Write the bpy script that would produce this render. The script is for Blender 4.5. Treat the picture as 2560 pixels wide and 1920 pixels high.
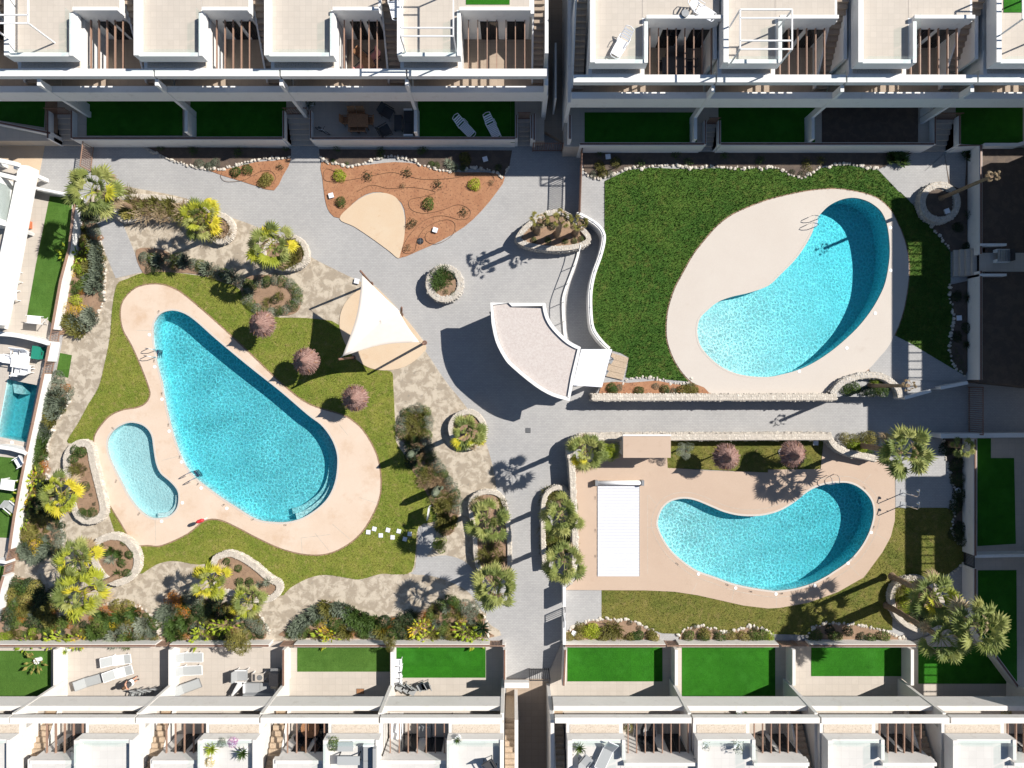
import bpy, bmesh, math, random
import numpy as np
from mathutils import Vector, Matrix
from mathutils.geometry import tessellate_polygon
random.seed(7); np.random.seed(7)
for o in list(bpy.data.objects): bpy.data.objects.remove(o)
scene = bpy.context.scene
C = scene.collection
# ---------------------------------------------------------------- camera, sky, sun, exposure
H = 48.0; S = 0.027                      # camera height (m), metres per photo pixel on the ground
cam_d = bpy.data.cameras.new('camera'); cam = bpy.data.objects.new('camera', cam_d); C.objects.link(cam)
cam.location = (0, 0, H); cam_d.sensor_width = 36; cam_d.lens = 25.0; cam_d.clip_end = 400
scene.camera = cam
EL = math.radians(43); AZX, AZY = 0.919, 0.395      # direction towards the sun on the ground
world = bpy.data.worlds.new('World'); scene.world = world; world.use_nodes = True
wn = world.node_tree.nodes; wl = world.node_tree.links
sky = wn.new('ShaderNodeTexSky'); sky.sky_type = 'NISHITA'; sky.sun_disc = False
sky.sun_elevation = EL; sky.sun_rotation = math.atan2(AZX, AZY)
sky.air_density = 1.25; sky.dust_density = 0.3; sky.ozone_density = 4.5
wl.new(sky.outputs[0], wn['Background'].inputs[0]); wn['Background'].inputs[1].default_value = 0.05
sd = bpy.data.lights.new('sun', 'SUN'); sd.energy = 5.0; sd.angle = math.radians(0.5); sd.color = (1.0, 0.945, 0.86)
sun = bpy.data.objects.new('sun', sd); C.objects.link(sun); sun.location = (40, 17, 42)
sun.rotation_euler = Vector((-AZX*math.cos(EL), -AZY*math.cos(EL), -math.sin(EL))).to_track_quat('-Z', 'Y').to_euler()
scene.view_settings.view_transform = 'Standard'; scene.view_settings.look = 'None'
scene.view_settings.exposure = 0.55; scene.view_settings.gamma = 1; scene.view_settings.use_curve_mapping = False
scene.render.engine = 'CYCLES'
scene.cycles.max_bounces = 8; scene.cycles.transparent_max_bounces = 12

# ---------------------------------------------------------------- pixel helpers (a pixel plus a height gives a point)
def P(px, py, z=0.0):
    k = S*(H-z)/H
    return ((px-1280)*k, -(py-960)*k)
def T(c, r, pts):                        # enlarged-tile coordinates -> photo pixels
    return [(640*c+x/3.456, 480*r+y/3.456) for x, y in pts]
def V(pts): return [(x*1.15732, y*1.15732) for x, y in pts]
def W(pts, z=0.0): return [P(x, y, z) for x, y in pts]
def smooth(pts, n=4, closed=True):
    out = []; m = len(pts)
    for i in range(m if closed else m-1):
        if closed: p0, p1, p2, p3 = pts[i-1], pts[i], pts[(i+1) % m], pts[(i+2) % m]
        else: p0, p1, p2, p3 = pts[max(i-1, 0)], pts[i], pts[i+1], pts[min(i+2, m-1)]
        for k in range(n):
            t = k/n; t2 = t*t; t3 = t2*t
            out.append(tuple(0.5*((2*p1[j])+(-p0[j]+p2[j])*t+(2*p0[j]-5*p1[j]+4*p2[j]-p3[j])*t2+(-p0[j]+3*p1[j]-3*p2[j]+p3[j])*t3) for j in (0, 1)))
    if not closed: out.append(tuple(pts[-1]))
    return out
def area(p): return sum(p[i][0]*p[(i+1) % len(p)][1]-p[(i+1) % len(p)][0]*p[i][1] for i in range(len(p)))/2
def ccw(p): return p if area(p) > 0 else p[::-1]
def inset(p, d):                         # move a closed ccw outline inwards by d
    p = ccw(p); out = []; n = len(p)
    for i in range(n):
        a, b, c = Vector(p[i-1]), Vector(p[i]), Vector(p[(i+1) % n])
        e1 = (b-a).normalized() if (b-a).length > 1e-9 else Vector((1, 0)); e2 = (c-b).normalized() if (c-b).length > 1e-9 else e1
        nn = Vector((-(e1.y+e2.y), e1.x+e2.x))
        if nn.length < 1e-6: nn = Vector((-e1.y, e1.x))
        nn.normalize(); q = b+nn*d; out.append((q.x, q.y))
    return out
def inside(poly, x, y):                  # vectorised point in polygon
    px = np.array([p[0] for p in poly]); py = np.array([p[1] for p in poly]); r = np.zeros(x.shape, bool); j = len(px)-1
    for i in range(len(px)):
        c = ((py[i] > y) != (py[j] > y)) & (x < (px[j]-px[i])*(y-py[i])/(py[j]-py[i]+1e-12)+px[i]); r ^= c; j = i
    return r
# ---------------------------------------------------------------- materials
MATS = {}
def lin(c):                              # sRGB 0-255 -> linear
    return tuple(((v/255)/12.92 if v/255 <= 0.04045 else ((v/255+0.055)/1.055)**2.4) for v in c)+(1,)
def rgba(c): return (c[0], c[1], c[2], 1)
class NT:
    def __init__(s, name):
        s.m = bpy.data.materials.new(name); s.m.use_nodes = True; s.t = s.m.node_tree; s.b = s.t.nodes['Principled BSDF']; MATS[name] = s.m
    def n(s, typ, **kw):
        nd = s.t.nodes.new(typ)
        for k, v in kw.items():
            if k.startswith('_'): setattr(nd, k[1:], v)
            else:
                key = k.replace('__', ' ')
                nd.inputs[int(key[1:]) if key[0] == 'i' and key[1:].isdigit() else key].default_value = v
        return nd
    def l(s, a, b): s.t.links.new(a, b)
    def coord(s, mode='pos'):
        if mode == 'pos': return s.n('ShaderNodeNewGeometry').outputs['Position']
        return s.n('ShaderNodeTexCoord').outputs['Object']
    def noise(s, co, scale, detail=3, rough=0.6, dist=0.0):
        nd = s.n('ShaderNodeTexNoise'); nd.inputs['Scale'].default_value = scale; nd.inputs['Detail'].default_value = detail
        nd.inputs['Roughness'].default_value = rough; nd.inputs['Distortion'].default_value = dist; s.l(co, nd.inputs['Vector']); return nd.outputs['Fac']
    def ramp(s, fac, stops, interp='LINEAR'):
        nd = s.n('ShaderNodeValToRGB'); nd.color_ramp.interpolation = interp; e = nd.color_ramp.elements
        while len(e) < len(stops): e.new(0.5)
        for i, (p, c) in enumerate(stops): e[i].position = p; e[i].color = rgba(c) if len(c) == 3 else c
        s.l(fac, nd.inputs[0]); return nd.outputs[0]
    def mix(s, fac, a, b, blend='MIX'):
        nd = s.n('ShaderNodeMix', _data_type='RGBA', _blend_type=blend)
        for sock, v in ((nd.inputs[0], fac), (nd.inputs[6], a), (nd.inputs[7], b)):
            if hasattr(v, 'is_output'): s.l(v, sock)
            else: sock.default_value = v if isinstance(v, (int, float)) else rgba(v)
        return nd.outputs[2]
    def bump(s, h, strength=0.3, dist=0.02):
        nd = s.n('ShaderNodeBump', Strength=strength, Distance=dist); s.l(h, nd.inputs['Height']); s.l(nd.outputs[0], s.b.inputs['Normal'])
    def col(s, c): s.l(c, s.b.inputs['Base Color']) if hasattr(c, 'is_output') else setattr(s.b.inputs['Base Color'], 'default_value', rgba(c))
    def set(s, rough=0.7, metal=0.0, spec=0.4):
        s.b.inputs['Roughness'].default_value = rough; s.b.inputs['Metallic'].default_value = metal; s.b.inputs['Specular IOR Level'].default_value = spec
def simple(name, c, var=0.12, scale=3.0, rough=0.65, metal=0.0, bump=0.0, mode='pos', bscale=40):
    t = NT(name); co = t.coord(mode)
    f = t.noise(co, scale, 4)
    t.col(t.ramp(f, [(0.3, tuple(v*(1-var) for v in c)), (0.7, tuple(min(1, v*(1+var)) for v in c))]))
    if bump: t.bump(t.noise(co, bscale, 3), bump, 0.01)
    t.set(rough, metal); return t.m
def blotch(name, base, patch, dark, s1=0.9, s2=6, thr=(0.48, 0.56), rough=0.8, grain=60, dthr=(0.6, 0.75), grid=None, gridcol=0.8):
    t = NT(name); co = t.coord()
    a = t.ramp(t.noise(co, s1, 6, 0.65, 0.4), [(thr[0], (0, 0, 0)), (thr[1], (1, 1, 1))])
    b = t.ramp(t.noise(co, s2, 5, 0.7), [(dthr[0], (0, 0, 0)), (dthr[1], (1, 1, 1))])
    c = t.mix(a, base, patch); c = t.mix(b, c, dark)
    g = t.noise(co, grain, 2); c = t.mix(0.35, c, t.mix(g, (0.25, 0.25, 0.25), (0.75, 0.75, 0.75)), 'OVERLAY')
    if grid:
        br = t.n('ShaderNodeTexBrick', _offset=0.0); br.inputs['Scale'].default_value = 1.0; br.inputs['Brick Width'].default_value = grid; br.inputs['Row Height'].default_value = grid
        br.inputs['Mortar Size'].default_value = 0.012; br.inputs['Color1'].default_value = (1, 1, 1, 1); br.inputs['Color2'].default_value = (0.94, 0.94, 0.94, 1); br.inputs['Mortar'].default_value = (gridcol,)*3+(1,)
        t.l(co, br.inputs['Vector']); c = t.mix(1.0, c, br.outputs[0], 'MULTIPLY')
    t.col(c); t.bump(g, 0.25, 0.01); t.set(rough); return t.m
# block paving
t = NT('paver'); co = t.coord()
br = t.n('ShaderNodeTexBrick'); br.inputs['Scale'].default_value = 1; br.inputs['Brick Width'].default_value = 0.21; br.inputs['Row Height'].default_value = 0.11
br.inputs['Mortar Size'].default_value = 0.009; br.inputs['Color1'].default_value = (.375, .372, .372, 1); br.inputs['Color2'].default_value = (.335, .333, .335, 1); br.inputs['Mortar'].default_value = (.27, .268, .268, 1)
t.l(co, br.inputs['Vector'])
c = t.mix(0.5, br.outputs[0], t.ramp(t.noise(co, 0.35, 6, .65), [(.3, (.42, .42, .425)), (.7, (.58, .575, .57))]), 'OVERLAY')
st = t.ramp(t.noise(co, 1.7, 7, .75), [(.60, (0, 0, 0)), (.72, (1, 1, 1))]); c = t.mix(t.mix(.28, (0, 0, 0), st), c, (.46, .45, .44))
ds = t.ramp(t.noise(co, 2.6, 5, .8), [(.66, (0, 0, 0)), (.74, (.32, .32, .32))]); c = t.mix(ds, c, (.14, .135, .13))
t.col(c); t.bump(br.outputs[1], -0.25, 0.008); t.set(.8)
blotch('concrete_stain', (.315, .265, .205), (.47, .41, .33), (.20, .18, .155), s1=1.7, s2=4.5, thr=(.45, .57), dthr=(.58, .70), grain=45)
blotch('deck_pink', (.56, .435, .335), (.61, .50, .41), (.47, .32, .21), s1=.35, s2=.55, thr=(.3, .7), dthr=(.52, .82), grain=30)
blotch('deck_white', (.50, .45, .405), (.53, .485, .44), (.42, .36, .31), s1=.25, s2=.7, thr=(.3, .7), dthr=(.62, .95), grain=30)
blotch('deck_tan', (.44, .33, .255), (.475, .365, .285), (.375, .27, .20), s1=.3, s2=.8, thr=(.3, .7), dthr=(.6, .9), grain=30)
blotch('deck_cream', (.56, .45, .33), (.54, .41, .285), (.43, .26, .14), s1=.4, s2=.7, thr=(.35, .65), dthr=(.6, .9), grain=30)
blotch('soil_orange', (.36, .18, .095), (.31, .145, .075), (.15, .07, .04), s1=1.6, s2=8, thr=(.4, .6), dthr=(.55, .63), grain=22)
blotch('soil_brown', (.24, .155, .10), (.29, .19, .125), (.13, .085, .06), s1=2, s2=7, thr=(.4, .6), dthr=(.55, .7), grain=22)
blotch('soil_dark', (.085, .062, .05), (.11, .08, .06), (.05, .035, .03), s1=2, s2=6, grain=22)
blotch('tile_beige', (.47, .42, .37), (.50, .45, .40), (.42, .37, .32), s1=.6, s2=2, thr=(.3, .7), dthr=(.6, .9), grain=40, grid=0.44, gridcol=.86)
blotch('tile_roof', (.48, .43, .375), (.51, .46, .405), (.43, .38, .325), s1=.6, s2=2, thr=(.3, .7), dthr=(.6, .9), grain=40, grid=0.33, gridcol=.88)
blotch('tile_white', (.56, .545, .525), (.60, .585, .565), (.50, .48, .455), s1=.6, s2=2, thr=(.3, .7), dthr=(.6, .9), grain=40, grid=0.44, gridcol=.9)
blotch('tile_brown', (.34, .27, .21), (.37, .295, .23), (.29, .23, .175), s1=.6, s2=2, thr=(.3, .7), dthr=(.6, .9), grain=40, grid=0.44, gridcol=.8)
blotch('asphalt_brown', (.34, .28, .23), (.30, .25, .21), (.24, .20, .17), s1=.5, s2=2, grain=50)
blotch('plaster', (.71, .705, .695), (.74, .735, .725), (.57, .55, .525), s1=.5, s2=1.9, thr=(.3, .7), dthr=(.55, .85), grain=25)
blotch('plaster_warm', (.66, .635, .605), (.70, .675, .645), (.52, .485, .445), s1=.5, s2=1.9, thr=(.3, .7), dthr=(.55, .85), grain=25)
blotch('gravel', (.50, .43, .355), (.56, .50, .43), (.27, .21, .165), s1=9, s2=16, thr=(.4, .6), dthr=(.56, .62), grain=30, rough=.9)
blotch('gravel_pink', (.47, .415, .39), (.53, .485, .46), (.30, .25, .235), s1=9, s2=14, thr=(.4, .6), dthr=(.6, .68), grain=30, rough=.9)
def lawn(name, a, b, d, fine=38):
    t = NT(name); co = t.coord()
    m1 = t.ramp(t.noise(co, .55, 6, .7, .6), [(.38, a), (.62, b)])
    m2 = t.ramp(t.noise(co, 2.4, 5, .75), [(.52, (0, 0, 0)), (.68, (1, 1, 1))])
    c = t.mix(t.mix(.7, (0, 0, 0), m2), m1, d)
    g = t.noise(co, fine, 3, .7); c = t.mix(.75, c, t.ramp(g, [(.3, (.12, .12, .12)), (.7, (.82, .82, .82))]), 'OVERLAY')
    if name.startswith('turf'):
        br = t.n('ShaderNodeTexBrick', _offset=0.0); br.inputs['Scale'].default_value = 1; br.inputs['Brick Width'].default_value = 2.0; br.inputs['Row Height'].default_value = 1.0; br.inputs['Mortar Size'].default_value = .012; br.inputs['Color1'].default_value = (1, 1, 1, 1); br.inputs['Color2'].default_value = (.84, .86, .84, 1); br.inputs['Mortar'].default_value = (.72, .75, .7, 1)
        t.l(co, br.inputs['Vector']); c = t.mix(.8, c, br.outputs[0], 'MULTIPLY'); fd = t.ramp(t.noise(co, .8, 6, .7), [(.5, (0, 0, 0)), (.75, (.45, .45, .45))]); c = t.mix(fd, c, tuple(v*1.5+.015 for v in a))
    t.col(c); t.bump(g, .9, .05); t.set(.85, 0, .2); return t.m
lawn('lawn_olive', (.145, .190, .026), (.215, .225, .042), (.32, .26, .10), 24)
lawn('lawn_lush', (.042, .105, .014), (.068, .132, .019), (.13, .145, .034), 22)
lawn('lawn_dry', (.110, .130, .024), (.175, .162, .038), (.25, .195, .078), 24)
lawn('turf_bright', (.022, .145, .006), (.028, .170, .008), (.018, .115, .005), 45)
lawn('turf_soft', (.065, .150, .022), (.08, .17, .027), (.055, .13, .018), 45)
simple('metal_brown', (.19, .105, .075), .15, 8, .5)
simple('metal_copper', (.30, .19, .14), .12, 8, .55)
simple('metal_dark', (.03, .03, .034), .1, 8, .4)
simple('metal_white', (.80, .80, .81), .04, 8, .35)
simple('metal_grey', (.34, .35, .36), .1, 8, .4, .6)
simple('steel', (.62, .63, .65), .06, 8, .22, 1.0)
simple('wood', (.30, .15, .075), .3, 14, .6)
simple('wood_pale', (.40, .31, .225), .2, 10, .65)
simple('plastic_white', (.80, .81, .84), .03, 8, .4, 0, 0, 'obj')
simple('fabric_grey', (.30, .31, .32), .08, 30, .9, 0, 0, 'obj')
simple('fabric_pale', (.36, .375, .38), .06, 30, .9, 0, 0, 'obj')
simple('fabric_dark', (.055, .055, .06), .1, 30, .9, 0, 0, 'obj')
simple('fabric_pink', (.60, .27, .25), .1, 30, .9, 0, 0, 'obj')
simple('fabric_white', (.82, .82, .82), .03, 30, .9, 0, 0, 'obj')
simple('fabric_red', (.55, .03, .04), .1, 30, .6, 0, 0, 'obj')
simple('sail_cloth', (.66, .60, .545), .03, 4, .85)
simple('green_box', (.02, .22, .15), .08, 9, .5)
simple('terracotta', (.45, .14, .06), .15, 9, .8)
simple('hose', (.15, .085, .05), .1, 9, .6)
simple('stone_white', (.52, .475, .415), .3, 3.3, .85, 0, .5, 'pos', 14)
simple('stone_grey', (.44, .415, .38), .35, 4.5, .85, 0, .5, 'pos', 14)
simple('mortar', (.44, .395, .34), .2, 5, .9, 0, .4)
simple('cover_white', (.70, .72, .78), .02, 3, .5)
simple('trunk', (.23, .155, .10), .35, 14, .9, 0, .6, 'obj')
simple('skin', (.55, .29, .20), .06, 20, .55, 0, 0, 'obj')
simple('hair', (.10, .055, .03), .2, 40, .7, 0, 0, 'obj')
simple('ink', (.05, .045, .045), .05, 9, .7)
t = NT('glass_dark'); t.col((.012, .014, .018)); t.set(.08, 0, .5)
t = NT('glass_pane')                     # clear greenish safety glass
for nd in list(t.t.nodes):
    if nd.type == 'BSDF_PRINCIPLED': t.t.nodes.remove(nd)
tr = t.n('ShaderNodeBsdfTransparent', Color=(.95, .985, .98, 1)); gl = t.n('ShaderNodeBsdfGlossy', Roughness=.03, Color=(.9, .95, 1, 1)); mx = t.n('ShaderNodeMixShader', i0=.05)
t.l(tr.outputs[0], mx.inputs[1]); t.l(gl.outputs[0], mx.inputs[2]); t.l(mx.outputs[0], t.t.nodes['Material Output'].inputs[0])
# thatch
t = NT('thatch'); co = t.coord('obj'); sep = t.n('ShaderNodeSeparateXYZ'); t.l(co, sep.inputs[0])
at = t.n('ShaderNodeMath', _operation='ARCTAN2'); t.l(sep.outputs[1], at.inputs[0]); t.l(sep.outputs[0], at.inputs[1])
ln = t.n('ShaderNodeVectorMath', _operation='LENGTH'); t.l(co, ln.inputs[0]); m1 = t.n('ShaderNodeMath', _operation='MULTIPLY', i1=9.0); t.l(at.outputs[0], m1.inputs[0])
cb = t.n('ShaderNodeCombineXYZ'); t.l(m1.outputs[0], cb.inputs[0]); m2 = t.n('ShaderNodeMath', _operation='MULTIPLY', i1=2.0); t.l(ln.outputs['Value'], m2.inputs[0]); t.l(m2.outputs[0], cb.inputs[1])
f = t.noise(cb.outputs[0], 1.6, 5, .75); c = t.ramp(f, [(.30, (.075, .042, .036)), (.48, (.235, .135, .115)), (.66, (.47, .335, .29))]); t.col(c); t.bump(t.noise(co, 30, 3), .8, .04); t.set(.95, 0, .1)
# pool lining: small mosaic
t = NT('pool_tile'); co = t.coord(); vo = t.n('ShaderNodeTexVoronoi', _distance='CHEBYCHEV'); vo.inputs['Scale'].default_value = 9; t.l(co, vo.inputs['Vector'])
c = t.mix(.5, (.53, .79, .81), t.mix(.25, (.53, .79, .81), vo.outputs['Color'], 'OVERLAY')); t.col(c); t.set(.4)
t = NT('pool_tile_pale'); co = t.coord(); c = t.ramp(t.noise(co, 3, 3), [(.3, (.60, .76, .77)), (.7, (.66, .80, .80))]); t.col(c); t.set(.4)
# water: caustic light network painted into the surface's transmission tint, above an absorbing volume
def water(name, absorb, dens, caustic, lo=.50, scale=1.0, bumpstr=.12):
    t = NT(name)
    for nd in list(t.t.nodes):
        if nd.type == 'BSDF_PRINCIPLED': t.t.nodes.remove(nd)
    out = t.t.nodes['Material Output']; co = t.coord()
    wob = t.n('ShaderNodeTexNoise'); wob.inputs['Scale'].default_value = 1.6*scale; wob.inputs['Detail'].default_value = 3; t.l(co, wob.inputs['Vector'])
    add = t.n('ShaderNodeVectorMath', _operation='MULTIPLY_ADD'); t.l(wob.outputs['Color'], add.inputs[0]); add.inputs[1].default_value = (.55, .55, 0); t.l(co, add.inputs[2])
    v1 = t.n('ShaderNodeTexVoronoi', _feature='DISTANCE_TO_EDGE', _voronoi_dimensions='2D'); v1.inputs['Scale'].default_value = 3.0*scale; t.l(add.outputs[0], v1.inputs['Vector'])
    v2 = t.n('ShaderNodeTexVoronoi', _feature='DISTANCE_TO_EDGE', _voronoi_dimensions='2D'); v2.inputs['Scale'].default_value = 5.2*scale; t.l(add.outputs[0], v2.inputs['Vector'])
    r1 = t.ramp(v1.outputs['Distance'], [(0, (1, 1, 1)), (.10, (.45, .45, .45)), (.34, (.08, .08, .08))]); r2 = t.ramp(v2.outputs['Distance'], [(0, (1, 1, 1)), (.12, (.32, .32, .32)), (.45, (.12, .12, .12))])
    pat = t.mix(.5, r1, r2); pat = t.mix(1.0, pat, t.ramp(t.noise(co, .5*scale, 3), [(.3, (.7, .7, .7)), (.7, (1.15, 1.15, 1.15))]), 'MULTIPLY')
    patr = t.mix(t.ramp(pat, [(.14, (0, 0, 0)), (.34, (.30, .30, .30)), (.72, (1, 1, 1))]), (lo, lo, lo), (1.28, 1.28, 1.28)); amp = t.ramp(t.noise(co, .22, 4, .6, .8), [(.32, (.35*caustic,)*3), (.66, (caustic,)*3)]); tint = t.mix(amp, (.82, .84, .85), patr)
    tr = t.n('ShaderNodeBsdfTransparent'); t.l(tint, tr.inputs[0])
    gl = t.n('ShaderNodeBsdfGlossy', Roughness=.035); bp = t.n('ShaderNodeBump', Strength=bumpstr, Distance=.05); t.l(t.noise(co, 5.0*scale, 3), bp.inputs['Height']); t.l(bp.outputs[0], gl.inputs['Normal'])
    fr = t.n('ShaderNodeFresnel', IOR=1.33); t.l(bp.outputs[0], fr.inputs['Normal']); mx = t.n('ShaderNodeMixShader'); t.l(fr.outputs[0], mx.inputs[0]); t.l(tr.outputs[0], mx.inputs[1]); t.l(gl.outputs[0], mx.inputs[2])
    t.l(mx.outputs[0], out.inputs[0])
    va = t.n('ShaderNodeVolumeAbsorption', Density=dens); va.inputs['Color'].default_value = rgba(absorb); t.l(va.outputs[0], out.inputs[1])
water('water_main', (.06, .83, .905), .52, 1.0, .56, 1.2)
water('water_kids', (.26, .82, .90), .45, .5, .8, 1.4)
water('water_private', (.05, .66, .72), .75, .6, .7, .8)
# foliage
def leafmat(name, a, b, c, trans=.25, rough=.6):
    t = NT(name); oi = t.n('ShaderNodeObjectInfo'); co = t.coord()
    f = t.noise(co, 7, 3, .7); m = t.n('ShaderNodeMath', _operation='MULTIPLY_ADD', i1=.55); t.l(oi.outputs['Random'], m.inputs[0]); 
    m2 = t.n('ShaderNodeMath', _operation='MULTIPLY', i1=.55); t.l(f, m2.inputs[0]); t.l(m2.outputs[0], m.inputs[2])
    t.col(t.ramp(m.outputs[0], [(.15, a), (.5, b), (.9, c)])); t.set(rough, 0, .3)
    tl = t.n('ShaderNodeBsdfTranslucent'); t.l(t.t.links[-1].from_socket if False else t.b.inputs['Base Color'].links[0].from_socket, tl.inputs[0])
    mx = t.n('ShaderNodeMixShader', i0=trans); t.l(t.b.outputs[0], mx.inputs[1]); t.l(tl.outputs[0], mx.inputs[2]); t.l(mx.outputs[0], t.t.nodes['Material Output'].inputs[0]); return t.m
leafmat('leaf_palm', (0.098, 0.137, 0.039), (0.195, 0.234, 0.058), (0.377, 0.377, 0.124))
leafmat('leaf_palm_yellow', (0.195, 0.240, 0.026), (0.364, 0.390, 0.036), (0.676, 0.546, 0.039))
leafmat('leaf_green', (0.046, 0.091, 0.018), (0.085, 0.137, 0.026), (0.150, 0.195, 0.039))
leafmat('leaf_dark', (0.021, 0.042, 0.016), (0.036, 0.062, 0.023), (0.065, 0.091, 0.033))
leafmat('leaf_grey', (0.111, 0.143, 0.098), (0.195, 0.227, 0.163), (0.312, 0.338, 0.260))
leafmat('leaf_olive', (0.111, 0.111, 0.026), (0.195, 0.182, 0.039), (0.312, 0.273, 0.078))
leafmat('leaf_lime', (0.169, 0.247, 0.019), (0.286, 0.364, 0.026), (0.442, 0.468, 0.046))
leafmat('leaf_yellow', (.42, .30, .015), (.58, .42, .02), (.70, .52, .04))
leafmat('leaf_orange', (.42, .14, .015), (.55, .21, .02), (.62, .30, .03))
leafmat('leaf_dry', (.22, .15, .08), (.34, .25, .15), (.48, .38, .25))
leafmat('leaf_purple', (.30, .02, .22), (.42, .03, .32), (.50, .06, .40))
# ---------------------------------------------------------------- objects
def wloc(o):
    v = Vector((0, 0, 0))
    while o is not None: v = v+Vector(o.location); o = o.parent
    return v
LABELS = {}
def tag(o, label=None, cat=None, group=None, kind=None):
    if label:
        o['label'] = label; LABELS[label] = LABELS.get(label, 0)+1
    if cat: o['category'] = cat
    if group: o['group'] = group
    if kind: o['kind'] = kind
    return o
def thing(name, label, cat, loc=(0, 0, 0), rz=0.0, group=None):
    o = bpy.data.objects.new(name, None); C.objects.link(o); o.location = loc; o.rotation_euler = (0, 0, rz); o.empty_display_size = .2
    return tag(o, label, cat, group)
def link(name, me, mat=None, parent=None, loc=None):
    o = bpy.data.objects.new(name, me); C.objects.link(o)
    if mat is not None and not me.materials: me.materials.append(MATS[mat] if isinstance(mat, str) else mat)
    if parent is not None: o.parent = parent
    if loc is not None: o.location = loc
    return o
class MB:
    def __init__(s): s.v = []; s.f = []
    def add(s, vs, fs): n = len(s.v); s.v += [tuple(p) for p in vs]; s.f += [tuple(i+n for i in f) for f in fs]; return s
    def box(s, x0, x1, y0, y1, z0, z1):
        if x0 > x1: x0, x1 = x1, x0
        if y0 > y1: y0, y1 = y1, y0
        return s.add([(x0, y0, z0), (x1, y0, z0), (x1, y1, z0), (x0, y1, z0), (x0, y0, z1), (x1, y0, z1), (x1, y1, z1), (x0, y1, z1)],
                     [(0, 3, 2, 1), (4, 5, 6, 7), (0, 1, 5, 4), (1, 2, 6, 5), (2, 3, 7, 6), (3, 0, 4, 7)])
    def bar(s, a, b, w, h=None, up=(0, 0, 1)):   # rectangular bar from a to b
        h = w if h is None else h; a, b = Vector(a), Vector(b); d = (b-a).normalized(); u = Vector(up)
        if abs(d.dot(u)) > .98: u = Vector((1, 0, 0))
        r = d.cross(u).normalized()*w/2; u = r.cross(d).normalized()*h/2
        return s.add([a-r-u, a+r-u, a+r+u, a-r+u, b-r-u, b+r-u, b+r+u, b-r+u], [(0, 3, 2, 1), (4, 5, 6, 7), (0, 1, 5, 4), (1, 2, 6, 5), (2, 3, 7, 6), (3, 0, 4, 7)])
    def tube(s, pts, r, n=6, cap=True):
        pts = [Vector(p) for p in pts]; rs = r if isinstance(r, (list, tuple)) else [r]*len(pts); rings = []
        for i, p in enumerate(pts):
            d = (pts[min(i+1, len(pts)-1)]-pts[max(i-1, 0)]).normalized(); u = Vector((0, 0, 1)) if abs(d.z) < .95 else Vector((1, 0, 0))
            a = d.cross(u).normalized(); b = a.cross(d).normalized(); rings.append([p+(a*math.cos(k*2*math.pi/n)+b*math.sin(k*2*math.pi/n))*rs[i] for k in range(n)])
        vs = [q for rg in rings for q in rg]; fs = []
        for i in range(len(rings)-1):
            for k in range(n): fs.append((i*n+k, i*n+(k+1) % n, (i+1)*n+(k+1) % n, (i+1)*n+k))
        if cap: fs += [tuple(range(n))[::-1], tuple((len(rings)-1)*n+k for k in range(n))]
        return s.add(vs, fs)
    def prism(s, poly, z0, z1, holes=(), bottom=False):
        poly = ccw(list(poly)); rings = [poly]+[ccw(list(h))[::-1] for h in holes]
        base = len(s.v); flat = [p for r in rings for p in r]; n = len(flat)
        s.v += [(p[0], p[1], z1) for p in flat]; s.v += [(p[0], p[1], z0) for p in flat]
        tris = tessellate_polygon([[Vector((p[0], p[1], 0)) for p in r] for r in rings])
        for t_ in tris:
            a, b, c = (flat[i] for i in t_)
            if (b[0]-a[0])*(c[1]-a[1])-(b[1]-a[1])*(c[0]-a[0]) < 0: t_ = (t_[0], t_[2], t_[1])
            s.f.append(tuple(base+i for i in t_))
            if bottom: s.f.append(tuple(base+n+i for i in (t_[0], t_[2], t_[1])))
        k = 0
        for r in rings:
            m = len(r)
            for i in range(m):
                a, b = base+k+i, base+k+(i+1) % m; s.f.append((a, a+n, b+n, b))
            k += m
        return s
    def disc(s, cx, cy, z0, z1, r, n=24): return s.prism([(cx+r*math.cos(i*2*math.pi/n), cy+r*math.sin(i*2*math.pi/n)) for i in range(n)], z0, z1, (), True)
    def mesh(s, name, off=(0, 0, 0), sm=False):
        me = bpy.data.meshes.new(name); me.from_pydata([(a-off[0], b-off[1], c-off[2]) for a, b, c in s.v], [], s.f); me.update()
        if sm: me.polygons.foreach_set('use_smooth', [True]*len(me.polygons))
        return me
    def build(s, name, mat, parent=None, sm=False): return link(name, s.mesh(name, wloc(parent) if parent is not None else (0, 0, 0), sm), mat, parent)
def box(name, mat, parent, x0, x1, y0, y1, z0, z1): return MB().box(x0, x1, y0, y1, z0, z1).build(name, mat, parent)
def sheet(name, poly, z, mat, thick=.08, holes=(), parent=None, kind='structure', label=None):
    o = MB().prism(poly, z-thick, z, holes).build(name, mat, parent)
    if parent is None: tag(o, label, None, None, kind)
    return o
def copy_tree(o, parent=None):
    c = o.copy(); C.objects.link(c); c.parent = parent
    for ch in o.children: copy_tree(ch, c)
    return c
def strip(pts, w):                       # ribbon outline either side of an open path
    L = []; R = []
    for i, p in enumerate(pts):
        a = Vector(pts[max(i-1, 0)]); b = Vector(pts[min(i+1, len(pts)-1)]); d = (b-a).normalized(); n = Vector((-d.y, d.x))*w/2
        L.append((p[0]+n.x, p[1]+n.y)); R.append((p[0]-n.x, p[1]-n.y))
    return L+R[::-1]
def resample(pts, step):
    out = [pts[0]]; acc = 0
    for i in range(len(pts)-1):
        a, b = Vector(pts[i]), Vector(pts[i+1]); L = (b-a).length; pos = step-acc
        while pos <= L: q = a+(b-a)*(pos/L); out.append((q.x, q.y)); pos += step
        acc = (acc+L) % step
    return out
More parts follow.
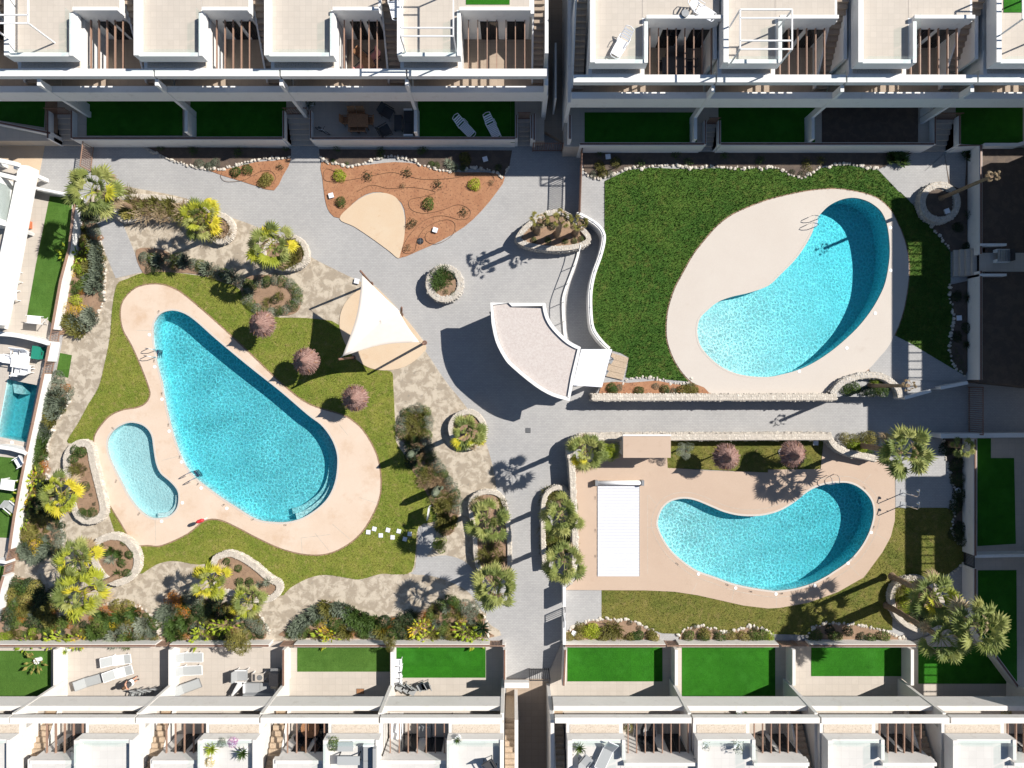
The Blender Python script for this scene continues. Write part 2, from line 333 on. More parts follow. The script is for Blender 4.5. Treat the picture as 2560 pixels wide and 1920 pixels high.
# ================================================================ GROUND, LAWNS, DECKS, POOLS
ZT = 1.0                                  # level of the upper-right pool terrace
def sm(pts, z=0.0, n=4): return W(smooth(pts, n), z)
# pool outlines (water's edge)
big_px = V([(375,671),(400,678),(425,695),(470,735),(540,793),(607,846),(665,896),(693,917),(713,942),(725.5,969.5),(729.3,999.5),(723,1044.5),(703,1082),(665.5,1112),(628,1126),(590.5,1127),(553,1120),(507,1092),(462.5,1062),(412.5,1019.5),(385,964.6),(362.5,884.5),(352.5,829.5),(338,770),(332.5,714.7),(338,690),(352,676)])
kid_px = T(0,2,[(940,480),(990,400),(1080,345),(1160,335),(1250,365),(1310,440),(1330,560),(1350,680),(1390,770),(1470,840),(1530,910),(1545,980),(1530,1070),(1470,1135),(1390,1155),(1310,1150),(1220,1090),(1130,980),(1050,830),(980,690),(940,580)])
lr_px = T(2,2,[(1260,1180),(1290,1090),(1350,1025),(1430,995),(1510,990),(1600,1010),(1720,1060),(1830,1105),(1960,1135),(2100,1140)])+T(3,2,[(0,1125),(120,1085),(240,1010),(340,930),(430,885),(520,860),(600,852),(690,855),(770,885),(840,940),(890,1010),(908,1090),(900,1180),(860,1300),(790,1420),(690,1530),(560,1620)])+T(3,3,[(500,0),(380,60),(230,105),(80,125)])+T(2,3,[(2212,120),(2050,95),(1900,60),(1750,5)])+T(2,2,[(1600,1610),(1480,1530),(1380,1440),(1310,1340),(1265,1240)])
ur_px = T(2,1,[(1600,1200),(1620,1100),(1680,1030),(1780,950),(1900,905),(2050,870),(2212,810)])+T(3,1,[(110,710),(220,600),(310,480),(380,350),(410,250),(470,170),(540,110),(640,65),(740,52),(840,75),(920,120),(980,180),(1020,270),(1040,380),(1048,500),(1040,620),(1010,780),(960,900),(890,1020),(790,1150),(680,1260),(550,1370),(400,1470),(250,1540),(100,1580)])+T(2,1,[(2212,1597),(2050,1590),(1900,1555),(1780,1490),(1680,1400),(1620,1310)])
BIG, KID, LR, UR = sm(big_px), sm(kid_px), sm(lr_px), sm(ur_px, ZT)
COVP = W([(1494,1213),(1597.5,1213),(1597.5,1440),(1494,1440)], .05)          # covered pool
PRIV = W([(18.5,948),(94,963),(66,1106),(-8,1091)], .12)
def dil(p, d): return inset(p, -d)
GH = [dil(BIG,.03), dil(KID,.03), dil(LR,.03), dil(UR,.03), dil(PRIV,.03)]
sheet('ground', [(-75,-60),(75,-60),(75,60),(-75,60)], -.02, 'paver', .1, GH)
# stained concrete of the left garden
conc = sm(V([(300,408),(400,428),(455,455),(500,470),(560,492),(620,522),(680,560),(740,590),(800,622),(860,680),(920,760),(960,820),(1000,870),(1035,920),(1060,990),(1073,1060),(1078,1150),(1080,1250),(1055,1300),(1050,1340),(1052,1380),(600,1385),(300,1388),(10,1388),(12,1290),(60,1060),(95,900),(130,760),(165,560),(185,440),(240,400)]), 0)
sheet('concrete_path', conc, .0, 'concrete_stain', .05, [dil(BIG,.03), dil(KID,.03)])
deck1_px = V([(262,690),(262,665),(270,645),(290,625),(315,616),(345,615),(370,622),(400,640),(470,700),(545,770),(613,834.5),(668,874.5),(738,897),(765,913),(788,937),(813,984.5),(821.7,1042),(813,1092),(778,1152),(728,1188),(678,1198),(615.5,1187),(553,1159.5),(520,1142),(475,1122),(440,1124.5),(405,1152),(350,1177),(320,1177),(290,1173.4),(262,1130),(235,1085),(218,1045),(205,1004.5),(204,965),(207.5,937),(235,902),(265,887),(295,882),(315,872),(325,854.5),(322,835),(305,790),(285,745),(268,715)])
DECK1 = sm(deck1_px, .05)
lawn1_px = T(0,1,[(1010,800),(1100,750),(1230,700),(1400,690),(1700,720),(2000,790)])+T(1,1,[(0,980),(160,1075),(300,1085),(500,1095),(720,1150),(860,1430),(1000,1530),(1165,1550)])+T(1,2,[(1185,0),(1200,300),(1215,380),(1210,500),(1330,680),(1440,880),(1530,1030),(1550,1180),(1405,1230),(1380,1430),(1345,1620),(1200,1645),(1080,1640)])+T(1,3,[(900,30),(780,15),(600,-10),(450,20),(300,100),(200,175),(0,60)])+T(0,2,[(2050,1560),(1820,1550),(1700,1560),(1500,1528),(1350,1560),(1190,1640),(1190,1380),(1000,1300),(800,600),(800,530),(590,510),(610,440),(680,330),(760,180),(850,30)])+T(0,1,[(900,1500),(950,1250),(970,1000)])
LAWN1 = sm(lawn1_px, .03, 3)
sheet('lawn', LAWN1, .03, 'lawn_olive', .06, [dil(BIG,.03), dil(KID,.03)])
sheet('edge_soil', dil(DECK1,.10), .036, 'soil_brown', .03, [inset(DECK1,.02)])
sheet('pool_deck', DECK1, .06, 'deck_pink', .09, [BIG, KID])
SAILC = sm(T(1,1,[(920,820),(800,920),(740,1020),(720,1130),(735,1220),(780,1330),(850,1430),(960,1510),(1080,1540),(1220,1530),(1340,1480),(1430,1400),(1470,1335),(1380,1200),(1230,1020),(1100,880),(1000,800)]), .06)
sheet('play_deck', SAILC, .055, 'deck_cream', .09)
# grey footways inside the left garden
sheet('footway', W(T(0,1,[(835,270),(960,225),(1060,270),(1130,440),(1190,590),(1240,690),(1000,745),(900,500)]), .0), .012, 'paver', .03)
sheet('footway', sm(T(1,2,[(1375,1590),(1400,1330),(1410,1235),(1545,1240),(1540,1400),(1480,1490),(1640,1480),(1780,1520),(1870,1600)])+T(1,3,[(2000,150),(2010,300),(1950,300),(1850,150),(1700,60),(1520,0),(1340,-20)]), 0, 3), .012, 'paver', .03)
sheet('turf_mat', W(T(0,1,[(520,1390),(622,1410),(590,1605),(485,1580)]), 0), .02, 'turf_soft', .03)
# upper-right terrace
ter = T(2,0,[(600,1310)])+T(2,0,[(600,1659)])+smooth(T(2,1,[(585,190),(720,270),(790,350),(795,430),(760,560),(710,700),(680,850),(675,1000),(685,1150),(720,1230),(790,1310),(850,1360)]),3,False)+T(2,2,[(790,-10),(690,130)])+T(3,2,[(470,110),(1160,110),(1410,40),(1720,-20)])+T(3,1,[(1720,1500),(1720,0)])+T(3,0,[(1720,1310)])
TER = W(ter, ZT)
sheet('pool_terrace', TER, ZT, 'paver', 1.2, [dil(UR,.03)])
lawn2_px = smooth(T(2,1,[(800,-90),(800,120),(800,330),(805,430),(770,560),(720,700),(690,850),(685,1000),(700,1150),(735,1230),(810,1310),(870,1370),(1010,1430),(980,1600),(1100,1600),(1560,1640)]),2,False)+T(2,2,[(1730,60)])+T(3,2,[(300,60),(620,-40),(870,-130)])+T(3,1,[(1090,1235),(1215,1300),(1700,1590),(1700,1500),(1570,1250),(1600,1000),(1575,800),(1575,520),(1400,290),(1260,100)])+T(3,0,[(1130,1659),(950,1470),(870,1460),(700,1430),(480,1440),(330,1530),(200,1500),(60,1450)])+T(2,0,[(2000,1450),(1750,1455),(1450,1460),(1200,1450),(1000,1470),(810,1560)])
LAWN2 = W(lawn2_px, ZT)
sheet('lawn', LAWN2, ZT+.03, 'lawn_lush', .06, [dil(UR,.03)])
deck2_px = T(2,1,[(2212,70),(2050,130),(1900,200),(1780,290),(1680,400),(1570,540),(1490,680),(1410,830),(1360,980),(1340,1100),(1340,1260),(1380,1400),(1450,1530),(1550,1640)])+T(2,2,[(1660,30),(1760,90)])+T(3,2,[(0,90),(470,90),(620,-40)])+T(3,1,[(760,1600),(870,1530),(960,1430),(1030,1350),(1090,1240),(1140,1120),(1180,980),(1205,830),(1218,680),(1210,560),(1180,420),(1120,270),(1060,160),(980,80),(900,35),(780,2),(600,-25),(400,-15),(200,20)])
DECK2 = W(smooth(deck2_px,3), ZT+.05)
sheet('edge_soil', dil(DECK2,.08), ZT+.036, 'soil_brown', .03, [inset(DECK2,.02)])
sheet('pool_deck', DECK2, ZT+.06, 'deck_white', .09, [UR])
sheet('footway', W(T(3,1,[(870,1530),(1090,1240),(1215,1300),(1700,1590),(1600,1640),(900,1600)]), ZT), ZT+.045, 'paver', .03)
sheet('footway', W(T(3,0,[(950,1470),(1250,1470),(1350,1480),(1520,1330),(1570,1600),(1400,1659)])+T(3,1,[(1380,120),(1300,160),(1140,0)])+T(3,0,[(1130,1659)]), ZT), ZT+.048, 'paver', .03)
# lower-right garden
d3 = T(2,2,[(545,735),(700,700),(790,640),(960,600),(1340,640),(1345,725),(1700,750),(2212,765)])+T(3,2,[(0,740),(455,735),(480,500),(620,620),(880,660),(950,655),(1095,750),(1098,1060),(1095,1180),(1060,1320),(990,1450),(880,1600)])+T(3,3,[(830,10),(600,140),(350,230),(100,275)])+T(2,3,[(2212,280),(2000,255),(1800,210),(1600,165),(1400,135),(1150,124),(770,122),(450,120)])+T(2,2,[(590,1659),(565,1300)])
DECK3 = W(d3, .05)
sheet('pool_deck', DECK3, .06, 'deck_tan', .09, [LR])
lawn3a = W(T(2,2,[(700,480),(2212,480)])+T(3,2,[(0,480),(480,490),(455,735),(0,742)])+T(2,2,[(2212,765),(1345,725),(1200,500)]), .03)
sheet('lawn', lawn3a, .03, 'lawn_dry', .06)
lawn3b = W(T(3,2,[(1098,1068),(1540,1068),(1600,1100),(1590,1300),(1640,1380),(1720,1420),(1720,1520),(1560,1640)])+T(3,3,[(1400,30),(1290,15),(1100,90),(1075,250),(1075,470),(900,450),(560,410),(330,510),(10,500)])+T(2,3,[(2212,500),(1440,500),(1300,495),(1000,380),(770,370),(775,122),(1150,124),(1400,135),(1600,165),(1800,210),(2000,255)])+T(3,3,[(0,280),(100,275),(350,230),(600,140),(830,10)])+T(3,2,[(880,1600),(990,1450),(1060,1320),(1095,1180)]), .03)
LAWN3B = lawn3b
sheet('lawn', lawn3b, .03, 'lawn_dry', .06, [dil(LR,.03)] if False else ())
# soil beds and the cream apron between the paths
def bed(pts, mat, z=.045, n=4, lev=0.0, label=None): return sheet('planting_bed', W(smooth(pts, n) if n else pts, lev), lev+z, mat, .08)
bed(T(1,0,[(565,1390),(750,1440),(1000,1420),(1200,1400),(1410,1420),(1560,1470),(1800,1490),(2000,1490),(2150,1530),(2080,1659)])+T(1,1,[(1950,160),(1800,300),(1600,420),(1400,510),(1232,572),(1270,440),(1292,300),(1283,150),(1220,55),(1080,0),(950,20),(830,105),(720,225),(640,180),(605,100),(588,0)])+T(1,0,[(575,1540)]), 'soil_orange', .012, 2)
bed(T(0,0,[(1800,1470),(2000,1450),(2212,1400)])+T(1,0,[(150,1390),(300,1375),(230,1520),(155,1645),(0,1605)])+T(0,0,[(2100,1570)]), 'soil_orange', .012, 2)
sheet('apron', sm(T(1,1,[(722,230),(830,110),(950,30),(1080,5),(1200,40),(1260,130),(1285,250),(1280,400),(1250,520),(1228,572),(1150,510),(1000,400),(850,300)]), .02), .03, 'deck_cream', .05)
bed(T(0,0,[(1240,1255),(1440,1360),(1650,1435),(1850,1465),(2000,1440),(2212,1380)])+T(1,0,[(150,1370),(302,1370),(302,1285)]), 'soil_dark', .018, 0)
bed(T(1,0,[(545,1290),(552,1370),(600,1400),(720,1430),(900,1415),(1100,1368),(1200,1358),(1350,1392),(1430,1430),(1550,1455),(1700,1482),(1850,1455),(1950,1455),(2050,1485),(2140,1525),(2190,1430),(2212,1300)]), 'soil_dark', .018, 0)
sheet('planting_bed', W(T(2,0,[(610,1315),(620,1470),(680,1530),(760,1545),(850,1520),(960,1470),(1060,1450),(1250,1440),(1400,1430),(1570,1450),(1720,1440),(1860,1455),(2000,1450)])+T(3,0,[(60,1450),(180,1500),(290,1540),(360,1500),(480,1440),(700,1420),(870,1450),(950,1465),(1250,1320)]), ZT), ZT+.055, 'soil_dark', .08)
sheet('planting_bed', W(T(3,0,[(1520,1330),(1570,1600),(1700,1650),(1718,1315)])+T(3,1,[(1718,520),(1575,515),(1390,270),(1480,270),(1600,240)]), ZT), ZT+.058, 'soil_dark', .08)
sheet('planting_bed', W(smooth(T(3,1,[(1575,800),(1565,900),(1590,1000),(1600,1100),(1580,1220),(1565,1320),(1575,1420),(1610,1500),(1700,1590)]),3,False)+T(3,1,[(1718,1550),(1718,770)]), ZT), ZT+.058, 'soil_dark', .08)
sheet('planting_bed', W(T(2,2,[(700,95),(745,90),(780,-10),(900,-20),(1000,-10),(1250,-30),(1400,0),(1540,20),(1640,0),(1740,88)]), ZT), ZT+.058, 'soil_orange', .08)
# west bed, south beds, east bed of the left garden
bed(T(0,1,[(700,130),(830,270),(870,400),(890,560),(905,700),(910,830),(890,950),(830,1100),(740,1190),(560,1230),(520,1190),(600,850),(640,480),(690,260)]), 'soil_brown', .05)
bed(T(0,2,[(415,0),(580,20),(590,150),(530,250),(460,350),(420,480),(400,560),(400,830),(440,900),(500,1100),(540,1250),(540,1390),(480,1480),(150,1520),(90,1400),(130,1200),(200,900),(250,650),(310,350),(370,120)]), 'soil_brown', .05)
bed(T(0,3,[(60,40),(280,40),(420,240),(520,370),(700,330),(900,260),(1180,260),(1330,400),(1360,500),(1350,570),(700,590),(20,590),(30,300)]), 'soil_brown', .05)
bed(T(0,3,[(1440,560),(1420,430),(1470,260),(1600,180),(1800,200),(2000,260),(2212,320),(2280,420),(2300,520),(2200,570),(1800,575)]), 'soil_brown', .05)
bed(T(1,3,[(250,525),(330,430),(480,320),(640,240),(780,260),(900,320),(1100,370),(1150,400),(1300,360),(1500,270),(1700,215),(1850,240),(1920,290),(1980,380),(2010,480),(2000,530),(1200,540)]), 'soil_brown', .05)
bed(T(1,2,[(1230,330),(1290,220),(1400,190),(1490,230),(1505,300),(1490,480),(1510,600),(1600,730),(1700,870),(1755,1000),(1750,1130),(1700,1280),(1600,1300),(1570,1150),(1500,1000),(1440,880),(1330,700),(1320,560),(1210,430)]), 'soil_brown', .05)
bed(T(0,1,[(1180,500),(1400,500),(1560,580),(1800,650),(2000,720),(2100,760),(2000,800),(1700,710),(1350,690),(1240,700)]), 'soil_brown', .05)
bed(T(1,1,[(-130,850),(-100,750),(0,720),(150,720),(270,770),(360,860),(390,950),(350,1040),(230,1065),(50,1010),(-80,950)]), 'soil_brown', .055)
# lower-right beds by the south wall
for pts in (T(2,3,[(455,580),(470,480),(560,420),(700,380),(880,370),(1040,385),(1180,450),(1275,510),(1270,580)]),
            T(2,3,[(1440,560),(1460,490),(1530,440),(1620,430),(1720,450),(1850,480),(1980,450),(2080,430),(2200,470)])+T(3,3,[(0,480),(40,530),(20,570)]),
            T(3,3,[(330,560),(340,500),(420,430),(580,405),(760,425),(960,460),(1100,510),(1210,555)])): bed(pts, 'soil_brown', .05, 0)
bed(T(3,2,[(1505,470),(1530,640),(1580,800),(1610,950),(1600,1150),(1590,1280),(1640,1370),(1720,1415),(1722,470)]), 'soil_dark', .05, 0)
sheet('footway', W(T(2,3,[(455,122),(772,122),(772,372),(600,400),(470,470)]), 0), .055, 'paver', .06)
sheet('footway', W(T(3,2,[(1098,750),(1300,470),(1500,470),(1560,720),(1600,1068),(1098,1066)]), 0), .05, 'paver', .06)
# joints in the left deck are shallow grooves between poured slabs: thin dark strips
# ---------------------------------------------------------------- pools
def pool(label, OUT, zd, mat_w, tile, dfun, wl=.10, steps=(), lids=(), marks=(), chan=None, cop='deck_white', cw=.12):
    cx = sum(p[0] for p in OUT)/len(OUT); cy = sum(p[1] for p in OUT)/len(OUT)
    th = thing('swimming_pool', label, 'pool', (cx, cy, zd))
    O = ccw(OUT); n = len(O); b = MB()
    zb = [zd-dfun(p[0], p[1]) for p in O]
    b.v += [(p[0], p[1], zd+.004) for p in O]+[(p[0], p[1], z) for p, z in zip(O, zb)]
    for i in range(n): j = (i+1) % n; b.f.append((i, j, n+j, n+i))
    for t_ in tessellate_polygon([[Vector((p[0], p[1], 0)) for p in O]]):
        a, bb, c = (O[i] for i in t_)
        if (bb[0]-a[0])*(c[1]-a[1])-(bb[1]-a[1])*(c[0]-a[0]) < 0: t_ = (t_[0], t_[2], t_[1])
        b.f.append(tuple(n+i for i in t_))
    b.build('basin', tile, th)
    MB().prism(dil(O, cw), zd-.02, zd+.008, [O]).build('coping', cop, th)
    for st, z in steps: MB().prism(ccw(st), z-.9, z, (), False).build('submerged_step', 'pool_tile_pale', th)
    zmin = min(zb)-.05
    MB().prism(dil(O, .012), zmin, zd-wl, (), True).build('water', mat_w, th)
    if chan: MB().prism(dil(O, chan+.03), zd-.01, zd+.005, [dil(O, chan)]).build('overflow_channel', 'mortar', th)
    for (px, py) in lids:
        x, y = P(px, py, zd); MB().disc(x, y, zd-.02, zd+.016, .11, 16).build('skimmer_lid', 'metal_white', th)
    for (px, py, rot, txt) in marks:
        x, y = P(px, py, zd); cu = bpy.data.curves.new('depth_marking', 'FONT'); cu.body = txt; cu.size = .16; cu.extrude = .002; cu.align_x = 'CENTER'; cu.align_y = 'CENTER'; cu.resolution_u = 2
        to = bpy.data.objects.new('tmp', cu); me = bpy.data.meshes.new_from_object(to); bpy.data.objects.remove(to)
        o = link('depth_marking', me, 'ink', th, (x-cx, y-cy, .011)); o.rotation_euler = (0, 0, math.radians(rot))
    return th
def lind(x0, y0, d0, x1, y1, d1):         # depth varies evenly from one photo point to another
    (ax, ay), (bx, by) = P(x0, y0), P(x1, y1); L2 = (bx-ax)**2+(by-ay)**2
    return lambda x, y: d0+(d1-d0)*max(-.05, min(1.05, ((x-ax)*(bx-ax)+(y-ay)*(by-ay))/L2))
def crescent(OUT, idx0, idx1, w0):
    n = len(OUT); I = [OUT[i % n] for i in range(idx0, idx1)]; ins = inset(OUT, w0); J = [ccw(ins)[i % n] for i in range(idx0, idx1)]
    return I+J[::-1]
def arc_sel(OUT, px, d0, d1, z=0.0):      # the run of the outline between two photo points, as a band d0..d1 inside the edge
    O = ccw(OUT); n = len(O); a = P(*px[0], z); c = P(*px[1], z)
    ia = min(range(n), key=lambda i: (O[i][0]-a[0])**2+(O[i][1]-a[1])**2); ic = min(range(n), key=lambda i: (O[i][0]-c[0])**2+(O[i][1]-c[1])**2)
    A = inset(O, d0); B = inset(O, d1); run = []; i = ia
    while True:
        run.append(i)
        if i == ic: break
        i = (i+1) % n
    return [A[i] for i in run]+[B[i] for i in run[::-1]]
stepA = arc_sel(BIG, [(735,1300),(806,1073)], .0, .38); stepB = arc_sel(BIG, [(722,1303),(800,1066)], .38, .76)
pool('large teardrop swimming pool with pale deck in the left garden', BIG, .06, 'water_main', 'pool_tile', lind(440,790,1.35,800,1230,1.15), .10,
     [(stepA, -.40), (stepB, -.72)],
     [(373.5,837),(387,917),(405,998),(423,1078),(454,1155),(503,1220),(567,1271)],
     [(396,780,60,'130'),(385,903,80,'140'),(404.5,985,85,'140'),(421,1063,85,'140'),(449,1143,70,'140'),(494,1211,50,'140'),(558,1263,35,'130'),(631,1299,20,'120'),(712,1313,5,'120')], None, 'deck_white')
stepK = arc_sel(KID, [(388,1295),(445,1238)], .0, .30)
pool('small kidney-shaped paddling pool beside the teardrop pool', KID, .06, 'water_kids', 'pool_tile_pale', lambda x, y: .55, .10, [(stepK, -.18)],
     [(404,1303),(456,1257)], [(282,1071,-45,'050'),(290,1203,70,'050'),(347,1285,55,'050')], None)
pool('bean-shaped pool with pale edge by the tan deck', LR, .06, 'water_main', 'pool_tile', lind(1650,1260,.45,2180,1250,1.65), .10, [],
     [(1746,1435),(2178,1331),(2120,1408),(2037,1464),(1940,1485),(1839,1470)],
     [(1692,1410,-40,'070'),(1817,1462,-25,'120'),(1876,1479,-10,'140'),(2015,1472,25,'160'),(1953,1484,5,'150'),(2069,1446,35,'165'),(2132,1395,50,'170'),(2184,1319,70,'170'),(2160,1219,-50,'170')], .42)
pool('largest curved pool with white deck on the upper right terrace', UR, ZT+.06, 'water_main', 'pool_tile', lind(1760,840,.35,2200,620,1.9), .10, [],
     [(2226,569),(2227,676),(2188,783),(2117,870),(1998,928)], [])
# covered pool
cvx = [p[0] for p in COVP]; cvy = [p[1] for p in COVP]; cx0, cx1, cy0, cy1 = min(cvx), max(cvx), min(cvy), max(cvy)
th = thing('covered_pool', 'rectangular pool closed by a white roller cover on the tan deck', 'covered pool', ((cx0+cx1)/2, (cy0+cy1)/2, .06))
nsl = 60; w = (cy1-cy0)/nsl
fm = MB().box(cx0, cx1, cy0, cy0+w-.022, .0, .115).mesh('cover_slat', ((cx0+cx1)/2, (cy0+cy1)/2, .06))
for i in range(nsl): link('cover_slat', fm, 'cover_white', th, (0, i*w, .004*((i*7) % 4)))
y1 = cy1+.08
MB().tube([(cx0-.05, y1+.12, .33), (cx1+.15, y1+.12, .33)], .15, 14).build('roller', 'metal_white', th, True)
for x in (cx0-.12, cx1+.18): box('bracket', 'metal_grey', th, x-.09, x+.09, y1-.05, y1+.30, .05, .52)
box('cover_edge', 'metal_grey', th, cx1+.004, cx1+.03, cy0, cy1, .05, .118)
for (px, py) in ((1514.5,1209),(1575.6,1209)):
    x, y = P(px, py, .06); MB().disc(x, y, .05, .076, .11, 16).build('skimmer_lid', 'metal_white', th)
for (py, txt) in ((1245,'120'),(1327,'130'),(1391.5,'140')):
    x, y = P(1488, py, .06); cu = bpy.data.curves.new('depth_marking', 'FONT'); cu.body = txt; cu.size = .16; cu.extrude = .002; cu.align_x = 'CENTER'; cu.align_y = 'CENTER'; cu.resolution_u = 2
    to = bpy.data.objects.new('tmp', cu); me = bpy.data.meshes.new_from_object(to); bpy.data.objects.remove(to)
    o = link('depth_marking', me, 'ink', th, (x-(cx0+cx1)/2, y-(cy0+cy1)/2, .004)); o.rotation_euler = (0, 0, math.radians(90))
# ---------------------------------------------------------------- grass blades over the lawns
def grass(name, label, poly, holes, z, mat, dens, h=(.04, .09), seed=1):
    rng = np.random.default_rng(seed); xs = [p[0] for p in poly]; ys = [p[1] for p in poly]
    A = (max(xs)-min(xs))*(max(ys)-min(ys)); N = int(A*dens); x = rng.uniform(min(xs), max(xs), N); y = rng.uniform(min(ys), max(ys), N)
    ok = inside(poly, x, y)
    for hh in holes: ok &= ~inside(hh, x, y)
    x, y = x[ok], y[ok]; n = len(x); a = rng.uniform(0, 6.283, n); hgt = rng.uniform(h[0], h[1], n); w = rng.uniform(.012, .03, n); lx = rng.normal(0, .035, n); ly = rng.normal(0, .035, n)
    v = np.empty((n*3, 3)); v[0::3] = np.stack([x-w*np.cos(a), y-w*np.sin(a), np.full(n, z-.005)], 1); v[1::3] = np.stack([x+w*np.cos(a), y+w*np.sin(a), np.full(n, z-.005)], 1); v[2::3] = np.stack([x+lx, y+ly, z+hgt], 1)
    me = bpy.data.meshes.new(name); me.vertices.add(n*3); me.vertices.foreach_set('co', v.ravel()); me.loops.add(n*3); me.loops.foreach_set('vertex_index', np.arange(n*3)); me.polygons.add(n); me.polygons.foreach_set('loop_start', np.arange(0, n*3, 3)); me.polygons.foreach_set('loop_total', np.full(n, 3)); me.update(calc_edges=True)
    o = link(name, me, mat); tag(o, label, 'grass', None, 'stuff')
grass('grass', 'olive green grass round the teardrop pool', LAWN1, [DECK1, SAILC], .03, 'lawn_olive', 200, seed=1)
grass('grass', 'lush green grass round the largest pool', LAWN2, [DECK2], ZT+.03, 'lawn_lush', 300, (.05, .13), 2)
grass('grass', 'dry brownish grass along the south edge of the tan deck', LAWN3B, [DECK3], .03, 'lawn_dry', 130, seed=3)
grass('grass', 'dry grass strip under the two thatched parasols by the stone wall', lawn3a, [DECK3], .03, 'lawn_dry', 130, seed=4)

# saw-cut joints in the poured decks
def joint(a, b, z):
    (x0, y0), (x1, y1) = P(*a, z), P(*b, z); return MB().bar((x0, y0, z-.004), (x1, y1, z-.004), .022, .014)
jt = MB()
for a, b in [T(1,2,[(440,800),(380,1230)]) and T(1,2,[(510,1290),(630,1440)]), T(1,2,[(390,1330),(400,1460)]), T(1,2,[(660,1210),(810,1340)]), T(1,2,[(890,980),(1050,1030)]), T(1,2,[(720,350),(800,450)]), T(1,2,[(390,1330),(640,1300)]), T(0,2,[(1400,660),(1560,620)]), T(0,2,[(1340,1160),(1345,1380)]), T(0,1,[(1180,1195),(1330,1200)])]:
    (x0, y0), (x1, y1) = P(*a, .06), P(*b, .06); jt.bar((x0, y0, .0545), (x1, y1, .0545), .03, .014)
for a, b in [T(3,2,[(820,860),(890,780)]), T(3,2,[(920,1290),(1040,1355)]), T(3,2,[(700,1560),(790,1655)]), T(3,3,[(410,85),(460,190)]), T(3,3,[(70,160),(75,270)]), T(2,3,[(1900,210),(1920,110)]), T(2,3,[(1550,150),(1600,60)]), T(2,2,[(1180,960),(1240,1030)]), T(2,2,[(1170,1240),(1250,1240)]), T(2,2,[(1172,960),(1172,1640)])]:
    (x0, y0), (x1, y1) = P(*a, .06), P(*b, .06); jt.bar((x0, y0, .0545), (x1, y1, .0545), .025, .014)
o = jt.build('deck_joints', 'mortar'); tag(o, None, None, None, 'structure')
